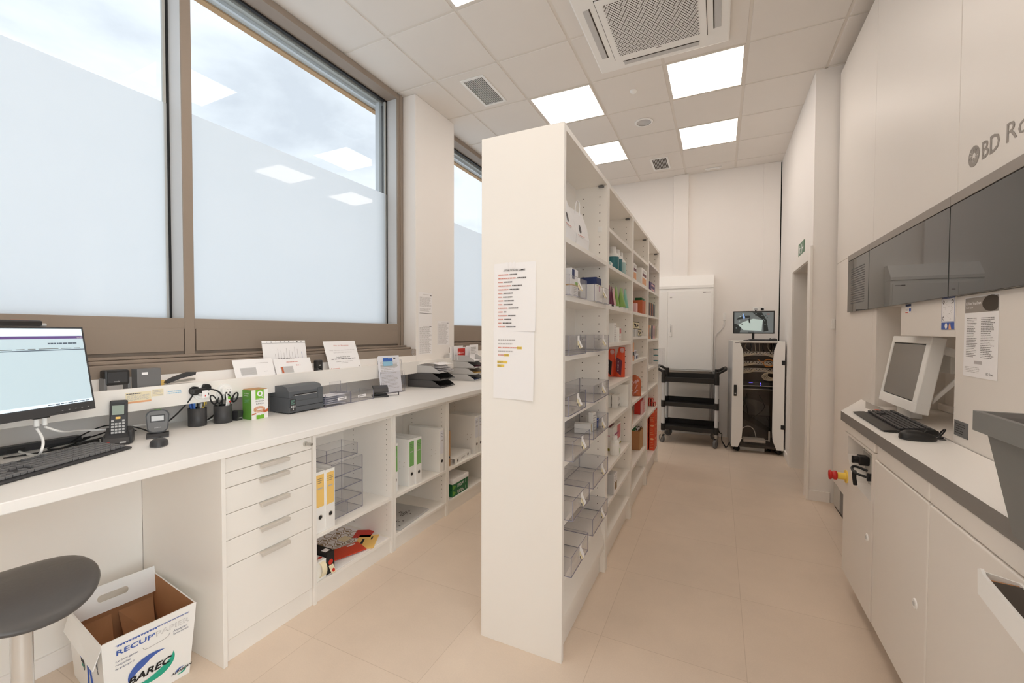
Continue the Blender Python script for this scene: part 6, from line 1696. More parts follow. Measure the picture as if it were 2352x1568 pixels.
# back wall with its white handle flap
b = B(); wallpanel(b, (0, 1), (0, 0), 0.001, H - 0.06, 'white_plastic', 'cardboard'); b.obj('rear_panel', t)
b = B()
xb = hi['x0']; ya, yb_ = hi['y0'] + 0.004, hi['y1'] - 0.004
Mr = frame((xb + 0.03, ya, H - 0.085), (0, 1, 0), (-0.028, 0, 0.105)); b.M = Mr
wf = yb_ - ya; hf = 0.108; c0, c1, d0, d1 = wf * 0.30, wf * 0.66, 0.042, 0.070
def slab(u0, u1, v0, v1): b.box(u0, u1, v0, v1, -0.003, 0.003, 'white_plastic')
slab(0, wf, 0, d0); slab(0, wf, d1, hf); slab(0, c0, d0, d1); slab(c1, wf, d0, d1)
for cxx in (c0, c1):
    K = 8; sg = 1 if cxx == c0 else -1; rr_ = (d1 - d0) / 2
    for up_ in (1, -1):
        pts = [(cxx, (d0 + d1) / 2 + up_ * rr_)] + [(cxx + sg * (rr_ - rr_ * math.cos(PI / 2 * (1 - i / K)) * 1.0) * 0.9, (d0 + d1) / 2 + up_ * rr_ * math.sin(PI / 2 * (1 - i / K)) * 1.0) for i in range(K, -1, -1)]
        ctr = (cxx, (d0 + d1) / 2 + up_ * rr_)
        arc = [(cxx + sg * rr_ * (1 - math.cos(a)), (d0 + d1) / 2 + up_ * rr_ * math.sin(a)) for a in [PI / 2 * i / K for i in range(K + 1)]]
        P_ = [ctr] + (arc if True else [])
        b.add([(p_[0], p_[1], 0.003) for p_ in [(cxx, (d0 + d1) / 2 + up_ * rr_)] + arc], [tuple(range(K + 2))], 'white_plastic')
b.obj('handle_flap', t, 'white flap with an oval hand hole')
b = B(); b.box(lo['x0'] + s, lo['x1'] - s, lo['y0'] + s, lo['y1'] - s, 0.002, 0.006, 'cardboard')
b.add([pt(0, 0, 0.19, 0.006), pt(0, 0.46, 0.19, 0.006), (-0.12, -0.02, 0.05), (-0.10, -0.10, 0.05)], [(0, 1, 2, 3), (3, 2, 1, 0)], 'cardboard')
b.add([pt(0, 0.54, 0.19, 0.006), pt(0, 1, 0.19, 0.006), (-0.09, 0.11, 0.06), (-0.12, 0.02, 0.04)], [(0, 1, 2, 3), (3, 2, 1, 0)], 'cardboard')
b.obj('inner_flaps', t)
b = B(); b.M = Matrix.Rotation(0.0, 4, 'Z')
b.add([pt(0.1, 0, H - 0.02), pt(1, 0, H - 0.02), (0.19, -0.163, H - 0.10), (-0.15, -0.163, H - 0.085), pt(0.1, 0, H - 0.024), pt(1, 0, H - 0.024), (0.19, -0.159, H - 0.102), (-0.15, -0.159, H - 0.087)], [(0, 1, 2, 3), (7, 6, 5, 4), (2, 6, 7, 3), (1, 5, 6, 2), (0, 3, 7, 4)], 'white_plastic')
b.obj('side_flap', t)
# ================================================================ DISPENSING MACHINE ON THE RIGHT
RX = 0.86
MY0, MY1 = 0.70, 4.24
NY0, NY1, NZ0, NZ1 = 2.300, 3.24, 0.965, 1.552
t = T('dispensing_robot', 'tall white dispensing machine with a dark glass band filling the right wall', 'machine', (1.4, 1.5, 0))
b = W(t.location)
b.box(RX, 1.95, NY1, MY1, 0.20, 3.47, 'robot_white')
b.box(RX, 1.95, MY0, NY0, 0.20, 3.47, 'robot_white')
b.box(RX, 1.95, NY0, NY1, NZ1, 3.47, 'robot_white')
b.box(RX, 1.95, NY0, NY1, 0.20, NZ0 - 0.03, 'robot_white')
b.box(RX + 0.30, 1.95, NY0, NY1, NZ0 - 0.03, NZ1, 'robot_white')
b.obj('housing', t)
b = W(t.location)
b.box(RX - 0.006, 1.9, MY1 - 0.22, MY1 - 0.03, 0.02, 0.195, 'alu_dull', 0.002); b.box(RX - 0.002, RX + 0.04, MY1 - 0.30, MY1 - 0.23, 0.02, 0.22, 'mid_grey', 0.002); b.box(RX, 1.9, MY0, MY1 - 0.23, 0.03, 0.2, 'black_plastic')
b.box(RX + 0.0, 1.9, MY0, MY1 - 0.04, 0.0, 0.03, 'black_rubber')
b.obj('base', t)
for (ya, yb_) in ((4.045, MY1 - 0.002), (3.336, 4.043), (NY0 + 0.01, 3.333), (0.702, NY0 + 0.007)):
    b = W(t.location); b.box(RX - 0.008 - (0.004 if ya < 4.0 else 0), RX - 0.0005, ya, yb_, 1.952, 3.468, 'robot_white', 0.0025); b.obj('upper_panel', t)
for (ya, yb_, z0, z1) in ((4.045, MY1 - 0.002, 0.2, 1.95), (3.31, 4.043, 0.2, 1.95)):
    b = W(t.location); b.box(RX - 0.008 - (0.004 if ya < 4.0 else 0), RX - 0.0005, ya, yb_, z0, z1 if ya > 4 else 1.95, 'robot_white', 0.0025); b.obj('lower_panel', t)
b = W(t.location); b.box(RX - 0.012, RX + 0.001, NY1, 3.307, NZ0 - 0.02, 1.555, 'robot_white', 0.002); b.obj('corner_post', t)
b = W(t.location); b.box(RX - 0.010, RX - 0.0005, MY0, NY0 - 0.002, NZ0 - 0.01, 1.545, 'robot_white', 0.002); b.obj('front_panel', t)
b = W(t.location); b.box(RX - 0.010, RX + 0.012, NY0 + 0.002, 2.868, 1.384, 1.55, 'robot_white', 0.003); b.obj('flap', t)
# glass band
XB = RX - 0.030
bands = [(3.336, 3.81), (2.316, 3.330), (0.71, 2.310)]
for i, (ya, yb_) in enumerate(bands):
    b = W(t.location); b.box(XB, RX - 0.008, ya, yb_, 1.545, 1.905, 'mirror_glass', 0.0015); gp = b.obj('glass_panel', t)
    b = W(t.location); b.box(XB - 0.001, RX - 0.008, ya - 0.001, yb_ + 0.001, 1.9085, 1.947, 'robot_grey', 0.001); b.obj('grey_trim', t)
    b = W(t.location); b.box(XB + 0.003, RX - 0.01, ya - 0.007, ya, 1.545, 1.908, 'ink_black'); b.obj('joint', t)
b = W(t.location); b.box(XB + 0.003, RX - 0.008, 0.71, 3.81, 1.9045, 1.909, 'ink_black'); b.obj('joint', t)
b = W(t.location); 
for k in range(16): b.box(XB - 0.0006, XB + 0.0002, 3.42, 3.72, 1.60 + k * 0.0155, 1.606 + k * 0.0155, 'dark_plastic')
b.obj('ventilation_slots', t)
# lettering
b = B(Matrix.Translation(-Vector(t.location)) @ frame((RX - 0.0125, 2.228, 1.99), (0, -1, 0), (0, 0, 1)))
cxl, czl, rl = 0.037, 0.068, 0.038
for i in range(10):
    a = PI * 0.62 - i * PI * 1.24 / 9 + PI * 0.0
    a = math.radians(-20 + i * 220 / 9)
    c_, s_ = math.cos(a), math.sin(a)
    r0 = 0.012; r1 = rl * 0.92
    b.poly([(cxl + r0 * c_ - 0.0022 * s_, czl + r0 * s_ + 0.0022 * c_), (cxl + r0 * c_ + 0.0022 * s_, czl + r0 * s_ - 0.0022 * c_), (cxl + r1 * c_ + 0.005 * s_, czl + r1 * s_ - 0.005 * c_), (cxl + r1 * c_ - 0.005 * s_, czl + r1 * s_ + 0.005 * c_)], 'robot_grey', 0.0004)
b.ring(cxl, czl, rl * 0.84, rl, 'robot_grey', 0.0005, 32)
b.ring(cxl, czl, rl * 0.45, rl, 'robot_grey', 0.0006, 18, math.radians(205), math.radians(335))
b.disc(cxl, czl - 0.012, 0.010, 'robot_white', 0.0009, 14); b.disc(cxl, czl - 0.013, 0.0075, 'robot_grey', 0.0012, 14)
b.obj('logo', t)
b = B(Matrix.Translation(-Vector(t.location)) @ frame((RX - 0.0125, 2.228, 1.99), (0, -1, 0), (0, 0, 1)))
b.text('BD', 0.092, 0.036, 0.088, 'robot_grey', 0.0006, width=0.108, off=0.012)
b.text('Rowa', 0.238, 0.036, 0.092, 'robot_grey', 0.0006, width=0.24)
b.obj('lettering', t)
b = W(t.location); b.box(RX + 0.27, RX + 0.30, NY0, NY1, NZ0, NZ0 + 0.035, 'robot_white', 0.002); b.box(RX + 0.0, RX + 0.29, NY0, NY1, NZ0 - 0.03, NZ0 - 0.002, 'robot_white'); b.obj('niche_floor', t)

# workbench in front of the machine
WX = 0.62
t = T('machine_bench', 'white cabinet bench with three doors in front of the dispensing machine', 'cabinet', (0.75, 1.6, 0))
b = W(t.location)
b.box(WX + 0.085, RX - 0.014, 0.72, 2.40, 0.11, 0.915, 'robot_white')
b.box(WX + 0.085, RX - 0.014, 2.40, 2.86, 0.11, 0.915, 'robot_white')
b.box(WX + 0.16, RX - 0.014, 0.72, 2.80, 0.0, 0.11, 'mid_grey')
b.obj('carcass', t)
def front(name, y0, y1, z0, z1):
    b = W(t.location); b.box(WX + 0.006, WX + 0.084, y0, y1, z0, z1, 'robot_white', 0.006, seg=3); return b.obj(name, t)
front('drawer', 2.388, 2.872, 0.868, 0.914)
front('drawer', 1.838, 2.345, 0.848, 0.914); front('drawer', 1.16, 1.832, 0.848, 0.914); front('drawer', 0.73, 1.154, 0.848, 0.914)
b = W(t.location); b.box(WX + 0.03, WX + 0.084, 2.347, 2.386, 0.115, 0.914, 'robot_white', 0.003); b.obj('stile', t)
d2 = front('door', 1.838, 2.375, 0.108, 0.843); d3 = front('door', 1.16, 1.832, 0.108, 0.843); front('door', 0.73, 1.154, 0.108, 0.843)
# first door with the recessed control panel
b = W(t.location)
for (y0, y1, z0, z1) in ((2.388, 2.872, 0.108, 0.64), (2.80, 2.872, 0.64, 0.866), (2.388, 2.412, 0.64, 0.866), (2.412, 2.80, 0.856, 0.866)):
    b.box(WX + 0.006, WX + 0.084, y0, y1, z0, z1, 'robot_white')
b.prism([(2.80, 0.64), (2.80, 0.76), (2.77, 0.72), (2.71, 0.66), (2.70, 0.64)], 'x', WX + 0.006, WX + 0.07, 'robot_white')
d1 = b.obj('door', t)
def lockknob(y, z, parent):
    b = W(t.location); b.cyl((WX + 0.006, y, z), (WX + 0.002, y, z), 0.018, 'white_plastic', 24, r2=0.016); b.cyl((WX + 0.002, y, z), (WX + 0.0005, y, z), 0.008, 'light_grey', 16); b.obj('latch', parent)
lockknob(2.452, 0.462, d1); lockknob(1.921, 0.462, d2); lockknob(1.30, 0.462, d3)
b = W(t.location)
b.box(WX + 0.072, WX + 0.083, 2.413, 2.799, 0.641, 0.855, 'alu_dull')
for z in (0.835, 0.79): b.box(WX + 0.069, WX + 0.073, 2.413, 2.799, z, z + 0.004, 'white_plastic')
b.box(WX + 0.068, WX + 0.073, 2.60, 2.604, 0.70, 0.79, 'white_plastic')
for (y, z) in ((2.72, 0.752), (2.47, 0.735)):
    b.box(WX + 0.03, WX + 0.07, y - 0.028, y + 0.028, z - 0.022, z + 0.022, 'black_plastic', 0.004); b.cyl((WX + 0.03, y, z), (WX + 0.012, y, z), 0.018, 'black_plastic', 16); b.box(WX + 0.004, WX + 0.014, y - 0.005, y + 0.005, z - 0.018, z + 0.018, 'black_plastic', 0.002)
b.box(WX + 0.03, WX + 0.07, 2.43, 2.46, 0.67, 0.71, 'black_plastic', 0.004)
b.obj('control_panel', t)
b = W(t.location); b.tube([(WX + 0.05, 2.64, 0.72), (WX - 0.0, 2.66, 0.735), (WX - 0.02, 2.62, 0.73), (WX - 0.02, 2.55, 0.725), (WX + 0.02, 2.52, 0.72)], 0.006, 'black_rubber', 8, smooth_path=2); b.tube([(WX - 0.012, 2.60, 0.726), (WX - 0.012, 2.60, 0.69), (WX - 0.006, 2.605, 0.655)], 0.009, 'black_rubber', 10); b.obj('control_cable', t)
b = W(t.location); b.cyl((WX + 0.006, 2.815, 0.632), (WX + 0.001, 2.815, 0.632), 0.034, 'yellow', 28); b.cyl((WX + 0.001, 2.815, 0.632), (WX - 0.035, 2.815, 0.632), 0.018, 'yellow', 20); b.obj('stop_collar', t, 'yellow collar of the emergency stop')
b = W(t.location); b.lathe([(0.017, 0), (0.024, 0.003), (0.024, 0.014), (0.019, 0.02), (0.019, 0.024), (0.026, 0.028), (0.024, 0.036), (0.001, 0.038)], (0, 0, 0), 'red_button', 22)
bb = b.obj('stop_button', t, 'red mushroom button'); bb.rotation_euler = (0, -PI / 2, 0)
me = bb.data
for v in me.vertices: v.co = v.co + Vector(t.location)     # lathe was built about the bench origin
bb.location = (WX - 0.035 - t.location.x, 2.815 - t.location.y, 0.632 - t.location.z)
# top
b = B(); zt0, zt1 = 0.9165, 0.965
b.prism([(WX, -0.6), (WX, 2.93), (RX - 0.014, 3.50), (RX - 0.014, -0.6)], 'z', zt0, zt1, 'edge_grey', 'worktop')
tag(b.obj('bench_top'), 'white bench top with a grey front edge in front of the machine', 'worktop')
b = B(frame((RX - 0.0103, 2.286, 0.998), (0, -1, 0), (0, 0, 1))); b.box(0, 0.103, 0, 0.06, 0, 0.0012, 'mid_grey'); b.lines(0.006, 0.09, 0.008, 0.052, 5, 'ink_black', 0.0016, 0.3, 0.4, 3)
tag(b.obj('type_plate'), 'small grey type plate at the bench behind the mouse cable', 'plate')
b = B(); b.prism([(0.77, 3.10), (RX - 0.016, 3.40), (RX - 0.016, 2.90), (0.80, 2.92)], 'z', 0.9652, 0.9664, 'steel'); b.box(0.80, 0.82, 3.02, 3.06, 0.9665, 0.9672, 'orange')
tag(b.obj('steel_plate'), 'flat steel plate on the bench under the white monitor', 'plate')

# monitor of the machine
th = math.atan2(0.06, 0.36)
t = T('robot_monitor', 'white framed slanted monitor with a grey blank screen on the bench', 'monitor', (0.92, 2.89, 0.9655))
up = Vector((0.06, 0, 0.36)).normalized()
Mm = frame((0.84, 3.145, 1.018), (0, -1, 0), up)
BM = Matrix.Translation(-Vector(t.location)) @ Mm
Hh = 0.37; Ww = 0.495
b = B(BM)
b.box(0, Ww, 0, 0.05, -0.055, 0, 'white_plastic', 0.004); b.box(0, Ww, Hh - 0.036, Hh, -0.055, 0, 'white_plastic', 0.004); b.box(0, 0.028, 0.045, Hh - 0.03, -0.055, 0, 'white_plastic', 0.004); b.box(Ww - 0.05, Ww, 0.045, Hh - 0.03, -0.055, 0, 'white_plastic', 0.004)
b.box(0.01, Ww - 0.01, 0.01, Hh - 0.01, -0.055, -0.02, 'white_plastic')
b.obj('case', t)
b = B(BM); b.box(0.027, Ww - 0.049, 0.049, Hh - 0.035, -0.016, -0.006, 'ink_black'); b.box(0.036, Ww - 0.054, 0.054, Hh - 0.041, -0.007, -0.003, 'screen_off'); b.obj('screen', t)
b = W(t.location)
for yy in (2.70, 3.06): b.prism([(0.925, 1.06), (1.03, 1.19), (1.03, 1.31), (0.955, 1.34), (0.95, 1.3), (1.015, 1.28), (1.015, 1.20), (0.93, 1.09)], 'y', yy, yy + 0.012, 'white_plastic')
b.box(1.02, 1.158, 2.80, 3.0, 1.20, 1.30, 'white_plastic', 0.004); b.obj('bracket', t)
b = W(t.location); b.box(0.88, 0.93, 2.82, 3.00, 0.966, 1.03, 'white_plastic', 0.004); b.obj('foot', t)
# keyboard, mouse
kb2 = keyboard('computer_keyboard', 'black keyboard with palm rest on the bench in front of the white monitor', (0, 0, 0), 0, 0.50, 0.135, 'black_plastic', 'dark_plastic', True)
kb2.rotation_euler = (0, 0, PI + math.radians(-1)); kb2.location = (0.712, 2.885, 0.9656)
ms = mouse('black wired mouse beside the black keyboard on the bench', (0.735, 2.272, 0.9656), math.radians(-25) + PI * 0, 0.125, 0.066, 0.042, 'black_plastic', 'dark_plastic')
ms.rotation_euler = (0, 0, math.radians(8))
b = B(); b.tube([(0.797, 2.28, 0.974), (0.82, 2.29, 1.0), (0.835, 2.315, 1.012), (0.832, 2.345, 0.995), (0.82, 2.335, 0.975), (0.815, 2.31, 0.972), (0.835, 2.32, 0.974), (0.80, 2.38, 0.972), (0.80, 2.42, 0.972)], 0.003, 'black_rubber', 8, smooth_path=3)
tag(b.obj('mouse_cable'), 'looped black mouse cable standing up behind the bench mouse', 'cable')
b = B(); b.disc(0, 0, 0.02, 'mid_grey', 0.0004, 20, 0.03); b.cyl((0, 0, 0), (0, 0, 0.0003), 0.02, 'mid_grey', 20)
tag(b.obj('cable_grommet', None, loc=(0.82, 2.33, 0.9653)), 'flat grey cable outlet in the bench top by the mouse', 'grommet')

# papers on the machine
def rsheet(name, label, cat, y, z, w, h, m, draw, x=RX - 0.0105, group=None, curl=0.0):
    b = B(frame((x, y, z), (0, -1, 0), (0, 0, 1))); b.box(0, w, 0, h, 0, 0.0007, m); draw(b, w, h); return tag(b.obj(name), label, cat, group)
def guide(b, w, h):
    hh = h * 0.80
    b.rect(0.004, w - 0.002, hh, h - 0.004, 'robot_grey', 0.001); 
    K = 20; R = h * 0.19
    ang0 = math.asin(min(1, (h - 0.004 - h * 0.9) / R))
    pts = [(w * 0.80 + R * math.cos(a) * 1.0, h * 0.9 + (h * 0.096) * math.sin(a)) for a in [2 * PI * i / K for i in range(K)]]
    pts = [(min(p[0], w - 0.004), p[1]) for p in pts]
    b.poly(pts, 'hole', 0.0014)
    b.text('BD Rowa Vmax/Smart', 0.012, h * 0.90, 0.015, 'paper', 0.0017, width=w * 0.46, off=0.01); b.text('Guide rapide', 0.012, h * 0.855, 0.009, 'paper', 0.0017, width=w * 0.22)
    b.lines(w * 0.08, w * 0.42, h * 0.24, h * 0.74, 24, 'ink', 0.001, 0.32, 0.35, 3); b.lines(w * 0.52, w * 0.92, h * 0.24, h * 0.74, 24, 'ink', 0.001, 0.32, 0.35, 4)
    b.rect(w * 0.34, w * 0.58, h * 0.165, h * 0.205, 'ink_light', 0.001); b.lines(w * 0.05, w * 0.55, h * 0.05, h * 0.13, 4, 'ink_light', 0.001, 0.3, 0.2, 5); b.text('BD Rowa', w * 0.70, h * 0.045, 0.014, 'ink', 0.001, width=w * 0.2)
rsheet('guide_sheet', 'white guide sheet with a dark header taped to the machine', 'notice', 2.229, 1.238, 0.222, 0.297, 'paper', guide)
def codes(b, w, h):
    b.rect(0, w, 0, h * 0.23, 'print_blue', 0.001); b.rect(0, w, h * 0.25, h * 0.262, 'print_blue', 0.001); b.rect(0, 0.002, h * 0.25, h, 'print_blue', 0.001); b.rect(w - 0.002, w, h * 0.25, h, 'print_blue', 0.001); b.rect(0, w, h - 0.002, h, 'print_blue', 0.001)
    for (u_, v) in ((0.15, 0.88), (0.85, 0.88), (0.15, 0.36)): b.ring(w * u_, h * v, 0.005, 0.0085, 'ink', 0.001, 14)
    rd = random.Random(6)
    for i in range(34): u_ = w * rd.uniform(0.12, 0.85); v = h * rd.uniform(0.32, 0.92); b.rect(u_, u_ + 0.006, v, v + 0.0012, 'ink_light', 0.001)
    b.disc(w * 0.38, h * 0.12, 0.011, 'paper', 0.0013, 16, 0.012); b.poly([(w * 0.58, 0), (w * 0.8, 0), (w * 0.72, h * 0.14), (w * 0.68, h * 0.24), (w * 0.6, h * 0.14)], 'peach', 0.0013)
rsheet('blue_sticker', 'tall white and blue instruction sticker on the machine flap', 'sticker', 2.417, 1.414, 0.11, 0.130, 'paper', codes)
rsheet('small_sticker', 'small blue and white sticker at the corner of the machine flap', 'sticker', 2.806, 1.50, 0.068, 0.043, 'paper', lambda b, w, h: (b.rect(0, w, h * 0.72, h, 'navy', 0.001), b.rect(w * 0.65, w, h * 0.15, h * 0.5, 'print_blue', 0.001), b.rect(0, w * 0.5, 0, h * 0.1, 'orange', 0.001), b.lines(0.003, w * 0.6, h * 0.2, h * 0.65, 3, 'ink_light', 0.001)))
t = T('room_thermostat', 'small white box on the edge between pier and machine', 'switch', (0.842, 4.279, 1.47))
b = B(); b.box(-0.012, 0.012, -0.012, 0.0, -0.04, 0.04, 'white_plastic', 0.003); b.obj('cover', t)

# grey tote on the bench and white tray
t = T('storage_tote', 'dark grey plastic tote with a thick rim on the bench, cut by the photo edge', 'bin', (0.70, 1.09, 0.9655))
b = B()
bot = [(-0.125, 0.195), (0.10, 0.195), (0.10, -0.195), (-0.125, -0.195)]; top = [(-0.163, 0.222), (0.13, 0.222), (0.13, -0.225), (-0.163, -0.225)]
hb = 0.235
def ringq(a, z): return [(p[0], p[1], z) for p in a]
def ins(a, d): return [(p[0] - d * (1 if p[0] > 0 else -1), p[1] - d * (1 if p[1] > 0 else -1)) for p in a]
rings = [ringq(bot, 0), ringq(top, hb), ringq(ins(top, 0.004), hb), ringq(ins(bot, 0.004), 0.004)]
vs = [q for r in rings for q in r]
fs = [(0, 3, 2, 1)]
for j in range(3):
    for i in range(4): fs.append((j * 4 + i, j * 4 + (i + 1) % 4, j * 4 + 4 + (i + 1) % 4, j * 4 + 4 + i))
fs.append((12, 13, 14, 15))
b.add(vs, fs, 'tote_grey')
b.obj('tote_body', t)
b = B()
R0, R1 = ins(top, -0.014), ins(top, -0.002)
rz0, rz1 = hb - 0.02, hb + 0.024
rr = [ringq(ins(R1, 0.0), rz0), ringq(R0, rz0), ringq(R0, rz1), ringq(ins(R0, 0.012), rz1), ringq(ins(R0, 0.014), rz1 - 0.01), ringq(ins(R1, 0.004), rz0)]
vs = [q for r in rr for q in r]; fs = []
for j in range(6):
    for i in range(4): fs.append((j * 4 + i, j * 4 + (i + 1) % 4, ((j + 1) % 6) * 4 + (i + 1) % 4, ((j + 1) % 6) * 4 + i))
b.add(vs, fs, 'tote_grey')
b.obj('rim', t)
for i, (yy, zz, m, lab) in enumerate([(0.10, 0.17, 'orange', 'orange packet inside the grey tote'), (-0.02, 0.165, 'pink_pale', 'pale packet inside the grey tote'), (0.12, 0.13, 'maroon', 'dark red packet at the far end of the grey tote')]):
    b = B(); b.box(-0.09, 0.08, -0.05, 0.05, 0, 0.03, m, 0.003)
    tag(b.obj('medicine_packet', None, loc=(0.70, 1.09 + yy, 0.9655 + zz), rz=0.1 * i), lab, 'packet', 'packets in the grey tote')
b = B(); b.box(-0.10, 0.09, -0.17, 0.18, 0, 0.12, 'paper', 0.004); tag(b.obj('packet_pile', None, loc=(0.69, 1.09, 0.9655 + 0.0046)), 'white cartons filling the bottom of the grey tote', 'carton')
t = T('waste_tray', 'white open tray hooked on the bench front below the grey tote', 'tray', (0.545, 1.25, 0.80))
b = B(); 
Mt = Matrix.Rotation(math.radians(-6), 4, 'Z'); b.M = Mt
b.prism([(-0.55, 0.005), (0.08, 0.005), (0.085, 0.06), (0.07, 0.068), (0.055, 0.06), (-0.55, 0.06)], 'x', -0.012, -0.006, 'white_plastic')
b.box(-0.006, 0.07, -0.55, 0.08, 0.0, 0.006, 'white_plastic'); b.box(0.05, 0.056, -0.55, 0.08, 0.006, 0.05, 'white_plastic')
b.prism([(-0.006, 0.006), (0.05, 0.006), (0.05, 0.05), (-0.006, 0.06)], 'y', 0.074, 0.08, 'white_plastic')
b.obj('tray_shell', t)
b = B(Mt); b.box(-0.004, 0.049, -0.55, 0.072, 0.008, 0.046, 'cardboard', 0.002); b.box(-0.004, 0.049, -0.55, 0.06, 0.046, 0.048, 'hole'); b.obj('dark_liner', t)
# ================================================================ BACK OF THE ROOM
# wall cabinet with slanted hood
t = T('wall_cabinet', 'white metal wall cabinet with a slanted hood behind the trolley', 'cabinet', (-0.445, 6.34, 1.4))
b = W(t.location)
x0, x1, yf = -0.825, -0.062, 6.14
b.box(x0, x1, yf + 0.004, YB - 0.001, 0.885, 1.985, 'white_plastic', 0.003); b.obj('cabinet_body', t)
b = W(t.location); b.prism([(yf - 0.004, 1.986), (YB - 0.001, 1.986), (YB - 0.001, 2.165), (yf + 0.11, 2.165), (yf - 0.004, 2.02)], 'x', x0, x1, 'white_plastic'); b.obj('hood', t)
b = W(t.location); b.box(-0.622, -0.082, yf - 0.004, yf + 0.004, 0.905, 1.945, 'white_plastic', 0.0015); dr = b.obj('door', t)
b = W(t.location); b.box(-0.81, -0.626, yf - 0.004, yf + 0.004, 0.905, 1.945, 'white_plastic', 0.0015); b.obj('door', t)
b = W(t.location); b.box(-0.60, -0.565, yf - 0.016, yf - 0.004, 1.34, 1.50, 'white_plastic', 0.004); b.box(-0.588, -0.577, yf - 0.028, yf - 0.015, 1.40, 1.48, 'light_grey', 0.003); b.cyl((-0.583, yf - 0.017, 1.495), (-0.583, yf - 0.014, 1.495), 0.006, 'ink', 10); b.obj('handle', dr)
b = W(t.location); b.box(-0.19, -0.10, yf - 0.0048, yf - 0.004, 1.922, 1.932, 'ink_light'); b.box(-0.19, -0.155, yf - 0.0052, yf - 0.0047, 1.922, 1.932, 'ink'); b.box(-0.60, -0.54, yf - 0.0046, yf - 0.004, 1.89, 1.925, 'paper'); b.box(-0.598, -0.57, yf - 0.005, yf - 0.0045, 1.86, 1.875, 'ink_light'); b.obj('name_label', dr)
b = B(); b.box(-0.82, -0.10, YB - 0.03, YB - 0.001, 0.08, 0.88, 'laminate', 0.003); tag(b.obj('cover_panel'), 'plain white cover panel on the wall behind the trolley', 'panel')
for i, xx in enumerate((-0.075, -0.045)):
    b = B(); b.cyl((xx, YB - 0.02, 0.0), (xx, YB - 0.02, 0.884), 0.011, 'light_grey', 12); tag(b.obj('conduit_pipe'), ['pale conduit pipe below the wall cabinet, next to the cover panel', 'pale conduit pipe below the wall cabinet, on the rack side'][i], 'pipe', 'conduit pipes')
b = B(); b.tube([(0.069, YB - 0.012, 1.60), (0.069, YB - 0.012, 1.50), (0.04, YB - 0.012, 1.44), (-0.045, YB - 0.012, 1.36), (-0.05, YB - 0.012, 1.25), (-0.03, YB - 0.012, 0.9), (-0.015, YB - 0.02, 0.4), (-0.01, YB - 0.02, 0.1)], 0.009, 'white_plastic', 10, smooth_path=2); b.box(0.052, 0.086, YB - 0.03, YB - 0.001, 1.56, 1.66, 'white_plastic', 0.004)
tag(b.obj('wall_cable'), 'white cable with its plug bending down the back wall beside the cabinet', 'cable')
# socket strip above the rack
t = T('socket_strip', 'double white wall socket above the small security monitor', 'socket', (0.465, YB - 0.021, 1.695))
b = B(); b.box(-0.075, 0.075, -0.012, 0.0, -0.035, 0.035, 'white_plastic', 0.003); b.obj('cover', t)
b = B()
for xx in (-0.036, 0.036): b.cyl((xx, -0.014, 0), (xx, -0.011, 0), 0.02, 'light_grey', 18)
b.box(0.02, 0.05, -0.04, -0.012, -0.01, 0.015, 'ink_black', 0.005); b.box(-0.045, -0.03, -0.02, -0.012, -0.02, -0.005, 'ink_black'); b.obj('plug', t)
# exit sign
b = B(frame((0.694, 4.965, 2.125), (0, -1, 0), (0, 0, 1))); b.box(0, 0.30, 0, 0.125, -0.0, 0.004, 'exit_green', 0.0008)
b.rect(0.012, 0.145, 0.012, 0.113, 'exit_green', 0.0045); b.rect(0.165, 0.185, 0.02, 0.105, 'paper', 0.0045); 
b.poly([(0.20, 0.055), (0.235, 0.055), (0.235, 0.03), (0.275, 0.0625), (0.235, 0.095), (0.235, 0.07), (0.20, 0.07)], 'paper', 0.0045)
b.disc(0.075, 0.094, 0.009, 'paper', 0.0046, 14); b.poly([(0.06, 0.083), (0.082, 0.083), (0.088, 0.055), (0.07, 0.05)], 'paper', 0.0046); b.poly([(0.07, 0.053), (0.082, 0.055), (0.11, 0.03), (0.102, 0.022)], 'paper', 0.0046); b.poly([(0.07, 0.055), (0.08, 0.052), (0.055, 0.02), (0.04, 0.022), (0.044, 0.03)], 'paper', 0.0046); b.poly([(0.085, 0.08), (0.088, 0.072), (0.115, 0.07), (0.115, 0.077)], 'paper', 0.0046); b.poly([(0.062, 0.082), (0.068, 0.075), (0.048, 0.055), (0.042, 0.062)], 'paper', 0.0046)
tag(b.obj('exit_sign'), 'green escape route sign with running figure above the doorway', 'sign')

# ---------------------------------------------------------------- service trolley
t = T('service_trolley', 'black three tier service trolley with grey posts and castors', 'trolley', (-0.315, 5.90, 0))
X0, X1, Y0, Y1 = -0.305, 0.305, -0.205, 0.205
for (xx, yy) in ((X0, Y0), (X1, Y0), (X0, Y1), (X1, Y1)):
    b = B(); b.cyl((xx, yy, 0.15), (xx, yy, 0.84), 0.021, 'alu', 18)
    b.obj('post', t)
for z, h in ((0.17, 0.075), (0.47, 0.07), (0.775, 0.085)):
    b = B()
    b.box(X0 - 0.01, X1 + 0.01, Y0 - 0.012, Y1 + 0.012, z, z + 0.012, 'trolley_black', 0.003)
    b.box(X0 + 0.02, X1 - 0.02, Y0 - 0.016, Y0 - 0.004, z, z + h * 0.72, 'trolley_black', 0.004); b.box(X0 + 0.02, X1 - 0.02, Y1 + 0.004, Y1 + 0.016, z, z + h, 'trolley_black', 0.004)
    b.box(X0 - 0.014, X0 - 0.002, Y0 + 0.02, Y1 - 0.02, z, z + h * 0.8, 'trolley_black', 0.004); b.box(X1 + 0.002, X1 + 0.014, Y0 + 0.02, Y1 - 0.02, z, z + h * 0.8, 'trolley_black', 0.004)
    for (xx, yy) in ((X0, Y0), (X1, Y0), (X0, Y1), (X1, Y1)): b.cyl((xx, yy, z - 0.012), (xx, yy, z + h), 0.027, 'trolley_black', 16)
    b.obj('shelf_tray', t)
